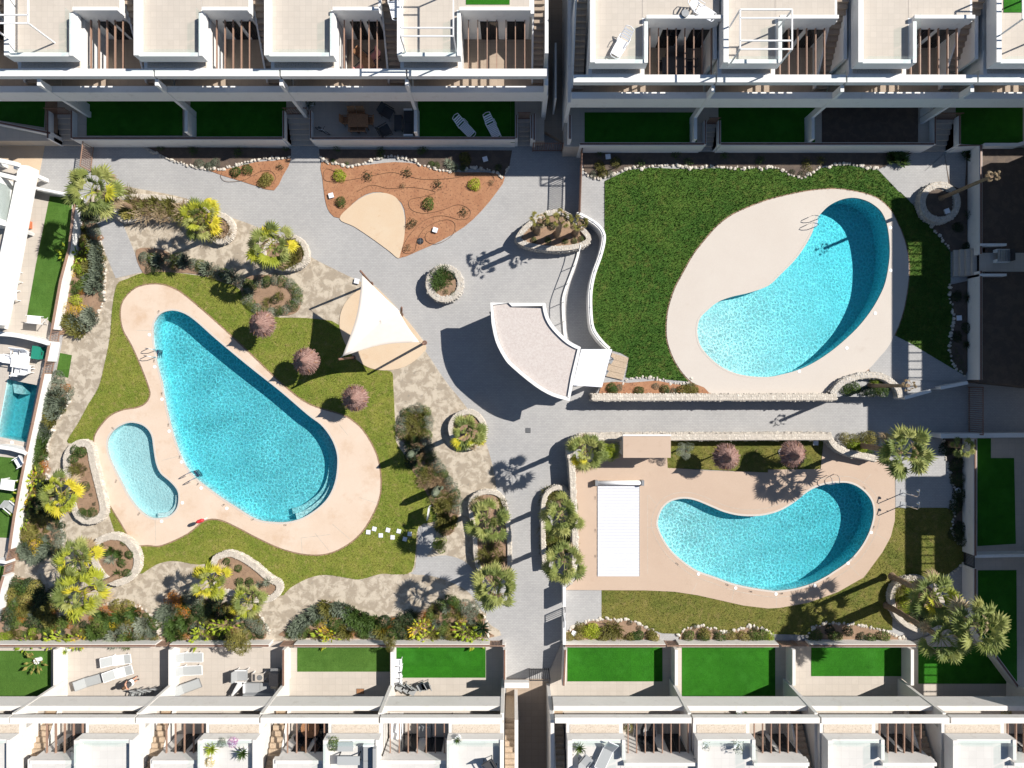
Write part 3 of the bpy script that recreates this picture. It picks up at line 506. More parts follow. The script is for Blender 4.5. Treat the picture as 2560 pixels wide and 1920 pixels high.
# ================================================================ TOWNHOUSES
ORD = ['first', 'second', 'third', 'fourth', 'fifth', 'sixth']
def R(v): return v*S                     # ground pixels relative to the picture centre -> metres
def townhouse(label, s, Y0, zo, x0, x1, blk, well, stair, prm, wall='plaster', floor='tile_brown', roof='tile_roof', glassfront=True, nsl=None, frame=None, turfroof=None):
    """s=+1 north row, -1 south row; v runs away from the courtyard from the balcony's outer face"""
    b0, b1 = blk; w0, w1 = well; vb0, vb1, vw, vs = prm['beam0'], prm['beam1'], prm['well'], prm['slab']; VE = prm['end']
    th = thing('townhouse', label, 'townhouse', ((x0+x1)/2, s*Y0, zo))
    Y = lambda v: s*(Y0+v)
    def bx(name, mat, xa, xb, va, vb, za, zb, parent=th): return box(name, mat, parent, xa, xb, Y(va), Y(vb), zo+za, zo+zb)
    e = .004
    bx('ground_floor_wall', wall, x0+.1, x1-.1, 1.7, VE, -.2, 2.68)
    d = bx('sliding_door', 'glass_dark', x0+1.2, x1-1.6, 1.66, 1.72, 0.02, 2.3); bx('door_frame', 'metal_grey', x0+1.15, x0+1.2, 1.64, 1.73, .02, 2.35, d)
    bx('balcony_slab', wall, x0, x1, .06, vw+.02, 2.7, 2.99)
    bx('terrace_floor', floor, x0+e, x1-e, .30, vw-e, 2.99, 3.0)
    bx('balcony_parapet', wall, x0, x1-.002, 0, prm['par'], 2.66, 4.0)
    if s < 0: bx('party_wall', wall, x1-.11, x1+.095, -.03, VE+.02, -.2, 5.0)
    else:
        bx('party_column', wall, x1-.11, x1+.095, -.03, .34, -.2, 5.08); bx('party_wall', wall, x1-.11, x1+.095, 1.7, VE+.02, -.2, 5.45)
        bx('glass_partition', 'glass_pane', x1-.02, x1, .40, 1.69, 3.0, 4.9)
    bx('pergola_beam', wall, x0-.002, x1-.004, vb0, vb1, 5.08, 5.5)
    # first-floor room under the roof terrace
    rm = bx('upper_room', wall, b0, b1, vb1+.5, VE-.05, 2.996, 5.30)
    bx('flat_roof', wall, b0-.05, b1+.05, vb1+.002, vs+1.2, 5.10, 5.42)
    bx('gravel_bed', 'gravel', b0+.16, b1-.16, vb1+.1, vs+1.1, 5.42, 5.445)
    # roof terrace slab, L-shaped round the well
    bx('roof_slab', wall, b0-.06, b1+.04, vs, VE, 5.70, 6.06)
    bx('roof_slab', wall, b1+.041, (stair[0] if stair and stair[0] > b1 else x1)-.02 if b0 < w0 else x1, vw, VE, 5.70, 6.06) if b0 < w0 else bx('roof_slab', wall, (stair[1] if stair else x0)+.02, b0-.061, vw, VE, 5.70, 6.06)
    bx('roof_floor', roof, b0+.24, b1-.20, vs+.24, VE-.1, 6.06, 6.075)
    if b0 < w0: bx('roof_floor', roof, b1-.18, w1-.02, vw+.22, VE-.1, 6.06, 6.077)
    else: bx('roof_floor', roof, w0+.02, b0+.22, vw+.22, VE-.1, 6.06, 6.077)
    if turfroof: bx('roof_turf', 'turf_bright', turfroof[0], turfroof[1], vw+.5, VE-.2, 6.077, 6.10)
    # parapets
    bx('roof_parapet', wall, b0-.06, b0+.22, vs, VE, 6.06, 6.55)
    bx('roof_parapet', wall, b0+.222, b1-.162, vs, vs+.22, 6.06, 6.42)
    bx('roof_parapet', wall, b1-.16, b1+.04, vs, VE if b0 > w0 else vw-.2, 6.06, 6.50)
    bx('roof_parapet', wall, w0-.05, w1+.05, vw, vw+.2, 6.055, 6.42) if b0 < w0 else bx('roof_parapet', wall, w0-.05, w1-.06, vw, vw+.2, 6.055, 6.16)
    # glass balustrade
    bx('glass_panel', 'glass_pane', b0+.24, b1-.2, vs+.09, vs+.105, 6.42, 7.05)
    gx = b1-.05 if b0 < w0 else b0+.08
    for q in range(2):
        va = vs+.25+q*1.15
        if va+1.05 < vw+1.2: bx('glass_panel', 'glass_pane', gx, gx+.015, va, va+1.05, 6.5, 7.05)
    # recessed terrace: back wall with two doors
    bw = bx('back_wall', wall, w0, w1, vw+.01, vw+.3, 2.99, 5.9)
    ww = (w1-w0); dw = min(1.05, ww*.3)
    for q in (.40, .80) if b0 < w0 else (.35, .75):
        xc = w0+ww*q; dd = bx('terrace_door', 'glass_dark', xc-dw/2, xc+dw/2, vw-.03, vw+.02, 3.02, 5.15)
        bx('door_frame', 'metal_dark', xc-.025, xc+.025, vw-.05, vw-.031, 3.02, 5.15, dd)
    # pergola slats
    n = nsl or max(5, int(ww/.50)); 
    for k in range(n):
        xs = w0+ww*(k+.7)/(n+.2)
        bx('pergola_slat', 'metal_copper', xs-.026, xs+.026, vb1-.05, vw+.05, 5.20, 5.34)
    # stair to the roof terrace
    if stair:
        s0, s1 = stair; nt = 15; va = vb1+.15
        xw = s1+.005 if b0 > w0 else s0-.105; b = MB(); v1 = va+nt*.27+.1
        vs = [(va, 2.995), (v1, 2.995), (v1, 6.0), (va, 3.25)]
        b.add([(xx, Y(v), zo+z) for xx in (xw, xw+.1) for v, z in vs], [(0,1,2,3),(7,6,5,4),(0,4,5,1),(1,5,6,2),(2,6,7,3),(3,7,4,0)]); b.build('stair_wall', wall, th)
        for k in range(nt): bx('stair_tread', 'tile_brown' if s > 0 else 'wood_pale', s0, s1, va+k*.27, va+(k+1)*.27+.03, 3.0+k*.195 if k else 2.992, 3.0+(k+1)*.195)
    if frame:                             # white tubular sun-shade frame on the roof
        f = MB(); xa, xb, va, vb = frame
        for xx in (xa, xb):
            for vv in (va, vb): f.bar((xx, Y(vv), zo+6.07), (xx, Y(vv), zo+8.3), .07)
        for vv in (va, va+.45, vb-.45, vb): f.bar((xa, Y(vv), zo+8.3), (xb, Y(vv), zo+8.3), .07)
        for xx in (xa, xb): f.bar((xx, Y(va), zo+8.3), (xx, Y(vb), zo+8.3), .07)
        f.build('shade_frame', 'metal_white', th)
    return th
NP = dict(par=.39, beam0=.34, beam1=.77, well=3.70, slab=1.07, end=10.5)
SP = dict(par=.30, beam0=.02, beam1=.36, well=2.22, slab=.85, end=8.5)
PX = lambda rels: tuple(R(v) for v in rels)
NWY, NEY, SY = 17.63, 16.85, 19.85
# north-west terrace
townhouse('north-west end house cut by the left picture edge', 1, NWY, 1.0, R(-1301), R(-1033), PX((-1345,-1205)), PX((-1204,-1112)), PX((-1108,-1080)), NP)
nw = []
for i, (d0, d1, bk, wl_, stv, lab) in enumerate([
    (-1033,-772,(-1068,-928),(-927,-836),(-832,-801),'white north-row house with tubular roof frame, second from the left'),
    (-772,-500,(-795,-655),(-654,-561),(-556,-526),'white north-row house with plain roof terrace, above the first pair of dark lawns'),
    (-500,-226,(-520,-378),(-377,-284),(-279,-247),'white north-row house with pink-cushioned dining set under its pergola'),
    (-226,79,(-240,-110),(-109,38),(48,70),'white north-row house beside the alley with green roof turf')]):
    h = townhouse(lab, 1, NWY, 1.0, R(d0)+.002, R(d1)-.1, PX(bk), PX(wl_), PX(stv), NP, frame=(R(-1060), R(-975), 2.0, 5.5) if i == 0 else (R(-225), R(-118), 1.3, 5.0) if i == 3 else None, turfroof=(R(-98), R(-5)) if i == 3 else None); nw.append(h)
ne = []
for i, (d0, d1, bk, wl_, stv, lab) in enumerate([
    (130,433,(163,278),(279,432),(136,158),'white north-row house right of the alley with loungers on its roof'),
    (433,708,(437,554),(555,672),(677,704),'white north-row house with a white tube frame over its roof terrace'),
    (708,985,(714,831),(832,953),(958,988),'white north-row house with an empty roof terrace, third right of the alley'),
    (985,1255,(998,1115),(1116,1230),None,'north-row house in the upper right picture corner'),
    (1256,1530,(1272,1390),(1391,1510),None,'north-row house beyond the upper right picture corner')]):
    h = townhouse(lab, 1, NEY, 2.0, R(d0)+.002, R(d1)-.1, PX(bk), PX(wl_), PX(stv) if stv else None, dict(NP, well=3.5, slab=1.0), frame=(R(448), R(550), .9, 3.0) if i == 1 else (R(1003), R(1090), 2.5, 5) if i == 3 else None, turfroof=(R(1022), R(1090)) if i == 3 else None); ne.append(h)
# south-west terrace (mirrored: stair, well, room)
for i, (d0, d1, stv, wl_, bk, lab) in enumerate([
    (-1370,-1108,(-1340,-1315),(-1308,-1208),(-1206,-1083),'south-row house cut by the left picture edge'),
    (-1108,-830,(-1085,-1055),(-1045,-942),(-940,-818),'south-row house with empty roof terrace, first whole one from the left'),
    (-830,-555,(-816,-788),(-780,-676),(-674,-553),'south-row house with potted plants and purple flowers on the roof'),
    (-555,-291,(-549,-521),(-512,-406),(-404,-288),'south-row house with round table under its pergola'),
    (-291,-18,None,(-284,-140),(-138,-20),'south-row house with covered furniture, left of the alley')]):
    townhouse(lab, -1, SY, .15, R(d0)+.002, R(d1)-.1, PX(bk), PX(wl_), PX(stv) if stv else None, SP, 'plaster_warm', 'tile_beige', 'tile_white')
for i, (d0, d1, bk, wl_, stv, lab) in enumerate([
    (95,400,(122,243),(244,400),(98,118),'south-row house with a grey lounger on the roof, right of the alley'),
    (400,683,(402,523),(524,640),(645,668),'south-row house with lamp brackets along its parapet'),
    (683,969,(682,801),(802,915),(920,945),'south-row house with open roof terrace, third right of the alley'),
    (969,1240,(951,1085),(1086,1200),None,'south-row house in the lower right picture corner')]):
    townhouse(lab, -1, SY, .15, R(d0)+.002, R(d1)-.1, PX(bk), PX(wl_), PX(stv) if stv else None, SP, 'plaster_warm', 'tile_beige', 'tile_white')
# alley side walls of the end houses
th = thing('alley_wall', 'tall white stair wall on the left side of the north alley', 'wall', (R(82), 18, 1)); box('wall', 'plaster', th, R(72), R(82), 17.65, 28, 0, 4.5)
th = thing('alley_wall', 'tall white stair wall on the right side of the north alley', 'wall', (R(132), 17, 1)); box('wall', 'plaster', th, R(124), R(132), 16.9, 28, 0, 5.3); box('side_court', 'plaster', th, R(100), R(104), 18.0, 21.5, 0, 3.2)
sheet('alley_paving', [(R(60),17.2),(R(126),16.2),(R(126),40),(R(60),40)], .5, 'tile_brown', .6)
sheet('alley_paving', [(R(-14),-19.9),(R(92),-19.9),(R(92),-40),(R(-14),-40)], .03, 'tile_brown', .08)
th = thing('alley_wall', 'pale wall with outside stair on the left of the south alley', 'wall', (R(8), -20, 0)); box('wall', 'plaster_warm', th, R(6), R(14), -20.6, -29, 0, 4.4)
for k in range(14): box('stair_tread', 'wood_pale', th, R(-16), R(5.8), -21.0-k*.27, -21.3-k*.27, .02 if k == 0 else 3.0+k*.195-.2, 3.1+(k+1)*.195)
box('lintel', 'plaster_warm', th, R(-17.8), R(40), -19.0, -19.35, 2.3, 2.75)
th = thing('alley_wall', 'pale wall on the right of the south alley', 'wall', (R(93), -20, 0)); box('wall', 'plaster_warm', th, R(86), R(94), -20.2, -29, 0, 5.2)
# ================================================================ EAST HOUSES (just outside the picture; they shade the right side)
def east_house(label, xb, y0, y1, ztop, gaps, zo):
    th = thing('shade_house', label, 'house', (xb, (y0+y1)/2, zo))
    bx = lambda n, m, xa, xc, ya, yb, za, zb: box(n, m, th, xa, xc, ya, yb, za, zb)
    bx('roof_beam', 'plaster', xb, xb+.76, y0, y1, ztop-.40, ztop)
    bx('upper_wall', 'plaster', xb+2.0, xb+9, y0, y1, zo, ztop)
    ys = sorted(gaps, reverse=True); cur = y1
    for (ga, gb) in ys:
        bx('roof_slab', 'plaster', xb+.77, xb+1.99, gb, cur, ztop-.4, ztop-.004); cur = ga
        k = gb-.3
        while k > ga: bx('pergola_slat', 'metal_copper', xb+.75, xb+2.0, k-.03, k+.03, ztop-.2, ztop-.14); k -= .55
    bx('roof_slab', 'plaster', xb+.77, xb+1.99, y0, cur, ztop-.4, ztop-.004)
    bx('balcony', 'plaster', xb+.9, xb+1.99, y0, y1, zo+2.7, zo+4.0)
    return th
gy = lambda a: -(a-960)*S
east_house('white house beyond the right edge above the raised gardens', R(1218), gy(1000), gy(385), 9.0, [(gy(575), gy(488)), (gy(862), gy(730))], 1.9)
east_house('white house beyond the right edge below the road', R(1272), gy(1660), gy(1072), 8.0, [(gy(1392), gy(1214)), (gy(1620), gy(1534))], .2)
# ================================================================ GARDEN WALLS, STEPS, FENCES, PLANTERS
def wall(name, label, cat, pts, w, z0, z1, mat='plaster', rail='metal_brown', group=None, railw=None, posts=0):
    th = thing(name, label, cat, (pts[0][0], pts[0][1], z0), 0, group)
    MB().prism(strip(pts, w), z0, z1, (), True).build('wall', mat, th)
    if rail: MB().prism(strip(pts, railw or w*.55), z1+.002, z1+.05, (), True).build('coping_rail', rail, th)
    if posts:
        for q in resample(pts, posts): box('rail_post', 'metal_dark', th, q[0]-.02, q[0]+.02, q[1]-.02, q[1]+.02, z1+.05, z1+.09)
    return th
def bars(name, label, cat, a, b, z0, h, mat='metal_brown', step=.12, group=None, slats=False, railmat=None):
    """railing of upright bars (or level slats) between two points"""
    th = thing(name, label, cat, (a[0], a[1], z0), 0, group); A, B = Vector(a), Vector(b); L = (B-A).length; d = (B-A)/L
    up = MB().bar((a[0], a[1], z0+h), (b[0], b[1], z0+h), .05, .05); up.build('top_rail', railmat or mat, th)
    MB().bar((a[0], a[1], z0+.08), (b[0], b[1], z0+.08), .04, .04).build('bottom_rail', railmat or mat, th)
    me = None
    if slats:
        n = int(h/.13)
        for k in range(1, n): MB().bar((a[0], a[1], z0+.08+k*(h-.08)/n), (b[0], b[1], z0+.08+k*(h-.08)/n), .02, .07).build('slat', mat, th)
    else:
        n = max(2, int(L/step))
        for k in range(n+1):
            q = A+d*(L*k/n)
            if me is None: me = MB().box(-.018, .018, -.018, .018, .0, h).mesh('bar')
            link('bar', me, mat, th, (q.x-a[0], q.y-a[1], 0))
    for q in (A, B): box('post', railmat or mat, th, q.x-.035, q.x+.035, q.y-.035, q.y+.035, z0, z0+h+.02)
    return th
YW, YE, YS = 16.07, 15.36, -17.33
# garden floors (raised in the north), notched where the steps rise
def floor_n(label, xa, xb, yw, yb, z, steps, mat):
    pts = [(xa, yw)]
    for (a, b, yt) in steps: pts += [(a, yw), (a, yt), (b, yt), (b, yw)]
    pts += [(xb, yw), (xb, yb), (xa, yb)]; sheet('garden_floor', pts, z, mat, z+.05)
def xr(px, z): return P(px, 0, z)[0]
st1 = (xr(147,.5), xr(199,.5)); st2 = (xr(724,.5), xr(784,.5)); st3 = (xr(1294,.5), xr(1325,.5)); st4 = (xr(1756,1.5), xr(1785,1.5)); st5 = (xr(2318,1.5), xr(2372,1.5))
floor_n('', R(-1330), R(79), YW, YW+3.4, 1.0, [(st1[0], st1[1], YW+1.8), (st2[0], st2[1], YW+1.8), (st3[0], st3[1], YW+1.5)], 'tile_beige')
floor_n('', R(125), R(1330), YE, YE+3.4, 2.0, [(st4[0], st4[1], YE+1.5), (st5[0], st5[1], YE+1.8)], 'tile_beige')
def steps(label, x0, x1, yw, run, z0, z1, n=6):
    th = thing('garden_steps', label, 'steps', ((x0+x1)/2, yw, z0)); dz = (z1-z0)/n; g = run/n
    for k in range(n): box('step', 'tile_beige', th, x0+.01, x1-.01, yw+k*g, yw+run, z0+k*dz-.0 if k else z0-.05, z0+(k+1)*dz-.004*(k == n-1))
    for x in (x0-.16, x1): 
        w_ = box('side_wall', 'plaster', th, x, x+.16, yw-.02, yw+run, z0-.05, z1+.5); box('rail', 'metal_brown', th, x+.04, x+.12, yw, yw+run, z1+.5, z1+.55)
    n2 = 9
    for k in range(n2): xx = x0+.1+(x1-x0-.2)*k/(n2-1); box('gate_bar', 'metal_brown', th, xx-.02, xx+.02, yw+run-.06, yw+run-.03, z1+.08, z1+1.05)
    box('gate_rail', 'metal_brown', th, x0, x1, yw+run-.07, yw+run-.02, z1+1.05, z1+1.1); box('gate_rail', 'metal_brown', th, x0, x1, yw+run-.068, yw+run-.022, z1+.04, z1+.08)
    return th
steps('grey garden steps below the far left dark lawn', st1[0], st1[1], YW, 1.8, 0, 1.0)
steps('grey garden steps between the dark lawn and the dining terrace', st2[0], st2[1], YW, 1.8, 0, 1.0)
steps('narrow grey garden steps beside the north alley', st3[0], st3[1], YW, 1.5, 0, 1.0)
steps('narrow garden steps above the lush lawn', st4[0], st4[1], YE, 1.5, 1.0, 2.0)
steps('wide garden steps near the upper right corner of the terrace', st5[0], st5[1], YE, 1.8, 1.0, 2.0)
GW = 'white garden walls with brown rails'
wall('garden_wall', 'slanting white wall at the upper left above the beige street', 'wall', W([(-40,299),(126,333)], 1.5), .2, 0, 1.5, group=GW)
wall('garden_wall', 'white wall under the two dark lawns of the north-west row', 'wall', [(st1[1]+.17, YW), (st2[0]-.17, YW)], .2, 0, 1.5, group=GW, posts=1.6)
wall('garden_wall', 'white wall under the dining terrace and the two-lounger lawn', 'wall', [(st2[1]+.17, YW), (st3[0]-.17, YW)], .2, 0, 1.5, group=GW, posts=1.6)
wall('garden_wall', 'short white wall end at the left of the alley gate', 'wall', [(st3[1]+.25, YW-.1), (st3[1]+.25, YW+1.6)], .18, 0, 1.5, group=GW)
wall('garden_wall', 'white wall above the lush lawn, beginning at the alley', 'wall', [(xr(1450,2.5), YE), (st4[0]-.17, YE)], .2, 0, 2.5, group=GW, posts=1.6)
wall('garden_wall', 'long white wall above the largest pool', 'wall', [(st4[1]+.17, YE), (st5[0]-.17, YE)], .2, 0, 2.5, group=GW, posts=1.6)
XE = xr(2452, 2.2)
wall('garden_wall', 'white wall running down the right side of the upper terrace', 'wall', [(st5[1]+.17, YE), (XE, YE), (XE, gy(650))], .2, 0, 2.2, group=GW)
wall('garden_wall', 'white wall at the right of the upper terrace below the steps', 'wall', [(XE, gy(690)), (XE, gy(950))], .2, 0, 2.2, group=GW)
wall('garden_wall', 'white cross wall at the upper right picture edge', 'wall', [(XE+.12, YE), (xr(2540,2.2), YE), (xr(2600,2.2), YE+.5)], .2, 1.8, 2.4, group=GW, rail=None)
# low dividers between the private gardens
GD = 'low white walls between gardens'
for (rx, lab) in [(-1033,'low white divider beside the far left garden steps'),(-772,'low white divider between the two dark lawns'),(-500,'low white divider left of the dining terrace'),(-226,'low white divider right of the dining terrace')]:
    wall('garden_divider', lab, 'wall', [(R(rx)-.1, YW+(1.95 if rx == -1033 else .11)), (R(rx)-.1, YW+1.5)] if rx != -1033 and rx != -500 else [(R(rx)-.1, YW+1.9), (R(rx)-.1, YW+2.4)], .2, .95, 2.3, group=GD, rail=None)
for (rx, lab) in [(130,'white divider with dark rail along the right of the alley'),(433,'low white divider right of the first shaded lawn'),(708,'low white divider left of the bare soil garden'),(985,'low white divider by the wide garden steps')]:
    wall('garden_divider', lab, 'wall', [(R(rx)+(.15 if rx == 130 else -.1), YE+(1.9 if rx == 985 else .11)), (R(rx)+(.15 if rx == 130 else -.1), YE+(2.4 if rx == 985 else 1.6))], .2, 1.95, 3.1, group=GD, rail='metal_brown' if rx == 130 else None)
# turf of the northern gardens
def turf(pts, z, mat, lev): sheet('garden_turf', W(pts, lev), lev+z, mat, .05)
def rc(x0, y0, x1, y1): return [(x0,y0),(x1,y0),(x1,y1),(x0,y1)]
turf(T(0,0,[(-200,700),(400,700),(380,1100),(-200,1010)]), .02, 'turf_bright', 1.0)
turf(T(0,0,rc(750,690,1578,1172)), .02, 'turf_bright', 1.0)
turf(T(0,0,rc(1646,690,2212,1190))+[], .02, 'turf_bright', 1.0); turf(T(1,0,rc(1,690,262,1195)), .02, 'turf_bright', 1.0)
turf(T(1,0,rc(1400,700,2200,1230)), .02, 'turf_bright', 1.0); turf(T(2,0,rc(-11,700,24,1232)), .02, 'turf_bright', 1.0)
turf(T(2,0,rc(627,972,1595,1236)), .02, 'turf_bright', 2.0)
turf(T(2,0,rc(1783,700,2212,1240)), .02, 'turf_bright', 2.0); turf(T(3,0,rc(1,700,405,1242)), .02, 'turf_bright', 2.0)
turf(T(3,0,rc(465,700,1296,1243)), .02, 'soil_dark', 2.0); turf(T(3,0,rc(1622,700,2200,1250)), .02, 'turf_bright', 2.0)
turf(T(0,0,rc(392,700,496,1150)), .015, 'soil_brown', 1.0)
# raised gardens at the right edge of the upper terrace
turf_e = [(XE+.1, YE-.1), (XE+12, YE-.1), (XE+12, gy(1000)), (XE+.1, gy(955))]
sheet('garden_floor', turf_e, 1.85, 'soil_dark', 1.9)
sheet('garden_floor', [(XE+.12, gy(690)), (XE+12, gy(690)), (XE+12, gy(645)), (XE+.12, gy(645))], 1.87, 'tile_beige', .1)
th = thing('garden_steps', 'side steps rising to the right from the upper terrace', 'steps', (XE, gy(670), 1.0))
for k in range(5): box('step', 'tile_beige', th, XE-1.1+k*.3, XE+.5, gy(697), gy(633), 1.0+k*.17-.02*(k > 0), 1.0+(k+1)*.17)
box('side_wall', 'plaster', th, XE-.1, XE+1.6, gy(631), gy(629)+.1, 1, 2.3); box('side_wall', 'plaster', th, XE-.1, XE+1.6, gy(703), gy(701)+.1, 1, 2.3)
th = thing('garden_bench', 'dark slatted bench at the head of the side steps', 'bench', (XE+1.4, gy(656), 1.87))
for k in range(5): box('slat', 'metal_grey', th, XE+1.05+k*.16, XE+1.17+k*.16, gy(668), gy(640), 2.25, 2.3)
for yy in (gy(666), gy(642)): box('leg', 'plaster', th, XE+1.0, XE+1.85, yy-.1, yy+.1, 1.87, 2.25)
box('backrest', 'metal_dark', th, XE+1.82, XE+1.88, gy(668), gy(640), 2.3, 2.7)
wall('road_wall', 'bright white wall stub by the road, left piece', 'wall', W([(2262,995),(2328,977)], 1.4), .2, 0, 1.4, rail=None)
wall('road_wall', 'bright white wall stub by the road, right piece', 'wall', W([(2352,970),(2420,957)], 1.6), .2, 0, 1.6, rail=None)
# southern gardens
sheet('garden_floor', [(R(-1400), YS), (R(-18), YS), (R(-18), YS-4.3), (R(-1400), YS-4.3)], .12, 'tile_beige', .15)
sheet('garden_floor', [(R(126), YS), (R(1000), YS), (R(1130), YS+1.2), (R(1180), YS), (R(1330), YS-3), (R(1330), YS-4.3), (R(95), YS-4.3), (R(95), YS-2)], .12, 'tile_beige', .15)
turf(T(0,3,rc(-200,645,440,1038)), .02, 'turf_soft', .12); turf(T(1,3,rc(357,596,1158,826)), .02, 'turf_soft', .12); turf(T(1,3,rc(1202,600,1984,878)), .02, 'turf_bright', .12)
turf(T(2,3,rc(478,612,1300,910)), .02, 'turf_bright', .12); turf(T(2,3,rc(1468,612,2212,1037)), .02, 'turf_bright', .12); turf(T(3,3,rc(1,612,62,1037)), .02, 'turf_bright', .12)
turf(T(3,3,rc(373,618,1220,865)), .02, 'turf_bright', .12); turf(T(3,3,[(1298,612),(1700,612),(2150,560),(2150,930),(1298,930)]), .02, 'turf_bright', .12)
gaps = [(1027,1058),(1336+0,1345)]
def swall(label, a, b): wall('garden_wall', label, 'wall', [(xr(a,.9), YS), (xr(b,.9), YS)], .2, 0, .9, 'plaster_warm', 'metal_brown', GW, .12)
swall('white wall in front of the lounger terrace, lower left', -40, 388); swall('white wall in front of the grey sofa terrace', 424, 672); swall('white wall before the soft green turf and the bright turf, lower left', 735, 1224); swall('short white wall end at the left of the south alley gate', 1256, 1262)
swall('white wall in front of the first bright lawn right of the path', 1413, 1664); swall('white wall in front of the broad bright lawn', 1697, 1947); swall('white wall in front of the palm-shaded lawn', 2026, 2290)
for (a, b, lab) in [(389,423,'brown slatted gate between the lounger terrace and the sofa terrace'),(706,734,'brown slatted gate left of the soft green turf'),(1225,1255,'brown slatted gate beside the bottom of the main path'),(1665,1696,'brown slatted gate right of the first bright lawn'),(1949,1984,'left one of the paired brown gates on the lower right'),(1988,2024,'right one of the paired brown gates on the lower right')]:
    bars('garden_gate', lab, 'gate', (xr(a,.5), YS), (xr(b,.5), YS), .0, .95, 'metal_copper', .09, 'brown slatted garden gates')
for (rx, lab) in [(-1112,'white divider at the left of the lounger terrace'),(-832,'white divider between lounger terrace and sofa terrace'),(-556,'white divider left of the soft green turf'),(-292,'white divider with plastic chairs against it'),(-18,'white divider with brown rail beside the main path')]:
    wall('garden_divider', lab, 'wall', [(R(rx), YS-.12), (R(rx), -19.8)], .2, 0, 1.3, 'plaster_warm', 'metal_brown' if rx in (-18, -556) else None, GD)
for (rx, lab) in [(130,'white divider with brown rail right of the main path'),(400,'white divider between the two bright lawns'),(686,'white divider left of the palm-shaded lawn'),(974,'white divider right of the palm-shaded lawn')]:
    wall('garden_divider', lab, 'wall', [(R(rx), YS-.12), (R(rx if rx > 130 else 126), -19.8)], .2, 0, 1.3, 'plaster_warm', 'metal_brown' if rx == 130 else None, GD)
# far right walls below the road
XR = xr(2438, 1.2)
wall('garden_wall', 'white wall with brown rail along the right of the lower garden', 'wall', [(XR, gy(1095)), (XR, gy(1378))], .22, 0, 1.2, group=GW)
wall('garden_wall', 'white wall with brown rail behind the big palms at right', 'wall', [(XR, gy(1410)), (XR, gy(1556)), P(2600,1790,1.2)], .22, 0, 1.2, group=GW)
bars('garden_gate', 'dark slatted gate in the right garden wall', 'gate', (XR, gy(1379)), (XR, gy(1409)), 0, 1.1, 'metal_dark', .09)
sheet('garden_floor', [(XR+.12, gy(1095)), (XR+9, gy(1095)), (XR+9, YS-2.6), (XR+4.6, YS-2.6), (XR+.12, gy(1556))], .108, 'tile_beige', .14)
turf(T(3,2,[(1810,470),(1925,470),(1925,640),(2125,640),(2140,1380),(1810,1400)]), .02, 'turf_bright', .12); turf(T(3,2,[(1815,1610),(2145,1608),(2145,1659)])+T(3,3,[(2150,900),(1950,690),(1815,600)]), .026, 'turf_bright', .12)
wall('garden_divider', 'white cross divider in the shaded gardens at the right edge', 'wall', [(XR+.12, gy(1382)), (XR+9, gy(1376))], .2, 0, 1.0, rail=None)
wall('road_wall', 'white wall along the south edge of the road, long right piece', 'wall', W([(2292,1090),(2328,1090)], 1.2), .3, 0, 1.2, rail=None)
wall('road_wall', 'white wall along the south edge of the road up to the gate', 'wall', W([(2352,1090),(2560,1088),(2620,1088)], 1.2), .3, 0, 1.2, rail=None)
box_ = bars('road_gate', 'brown gate across the road at the right', 'gate', W([(2421,968)], 0)[0], W([(2421,1083)], 0)[0], 0, 1.5, 'metal_brown', .14)
# fences
bars('terrace_fence', 'brown railing along the upper terrace beside the plaza', 'fence', P(1452,384,1.0), P(1447,536,1.0), 1.0, 1.05, 'metal_brown', .13)
bars('street_fence', 'brown slatted fence at the end of the beige street', 'fence', P(236,362,0), P(228,428,0), 0, 1.25, 'metal_copper', .12)
bars('alley_gate', 'brown gate across the mouth of the north alley', 'gate', (R(52), YW-.35), (R(124), YW-.35), .0, 1.6, 'metal_brown', .14)
bars('alley_gate', 'dark gate across the mouth of the south alley', 'gate', (R(43), -19.2), (R(91), -19.2), 0.03, 1.9, 'metal_dark', .12)
sheet('street', W(T(0,0,[(-300,1090),(0,1090),(400,1190),(320,1600),(250,1640),(-300,1640)]), 0), .012, 'deck_cream', .04)
# curved white wall between ramp and lush lawn
cw = W(smooth(T(2,1,[(560,190),(600,200),(720,270),(785,345),(792,430),(760,560),(710,700),(680,850),(677,1000),(690,1150),(725,1230),(790,1310),(840,1355)]), 3, False), 1.35)
wall('curved_wall', 'curving white wall with rail between the plaza and the lush lawn', 'wall', cw, .26, 0, 1.35, 'plaster', 'metal_white', None, .06, 1.2)
ck = W(smooth(T(2,1,[(580,480),(565,560),(520,690),(460,850),(440,950),(445,1100),(460,1270)]), 3, False), .0)
th = thing('handrail', 'thin white handrail curving down the ramp by the bar', 'handrail', (ck[0][0], ck[0][1], 0)); MB().tube([(x, y, .9) for x, y in ck], .03, 6).build('rail', 'metal_white', th)
for q in resample(ck, 1.3): box('post', 'metal_dark', th, q[0]-.02, q[0]+.02, q[1]-.02, q[1]+.02, 0, .9)
MB().prism(strip(ck, .16), -.02, .12, (), True).build('kerb', 'plaster', th)
# white wall stubs and slatted gate left of the lower-right garden
wall('garden_wall', 'low white wall between the main path and the tan deck corner', 'wall', W([(1411,1467),(1411,1517)], 1.2), .2, 0, 1.2, group=GW, rail=None)
bars('garden_gate', 'slatted gate into the tan deck garden from the main path', 'gate', P(1409,1519,0), P(1409,1552,0), 0, 1.25, 'metal_white', .12)
wall('garden_wall', 'low white wall with bushes beside the main path, lower right', 'wall', W([(1411,1554),(1411,1612)], 1.2), .2, 0, 1.2, group=GW, rail=None)
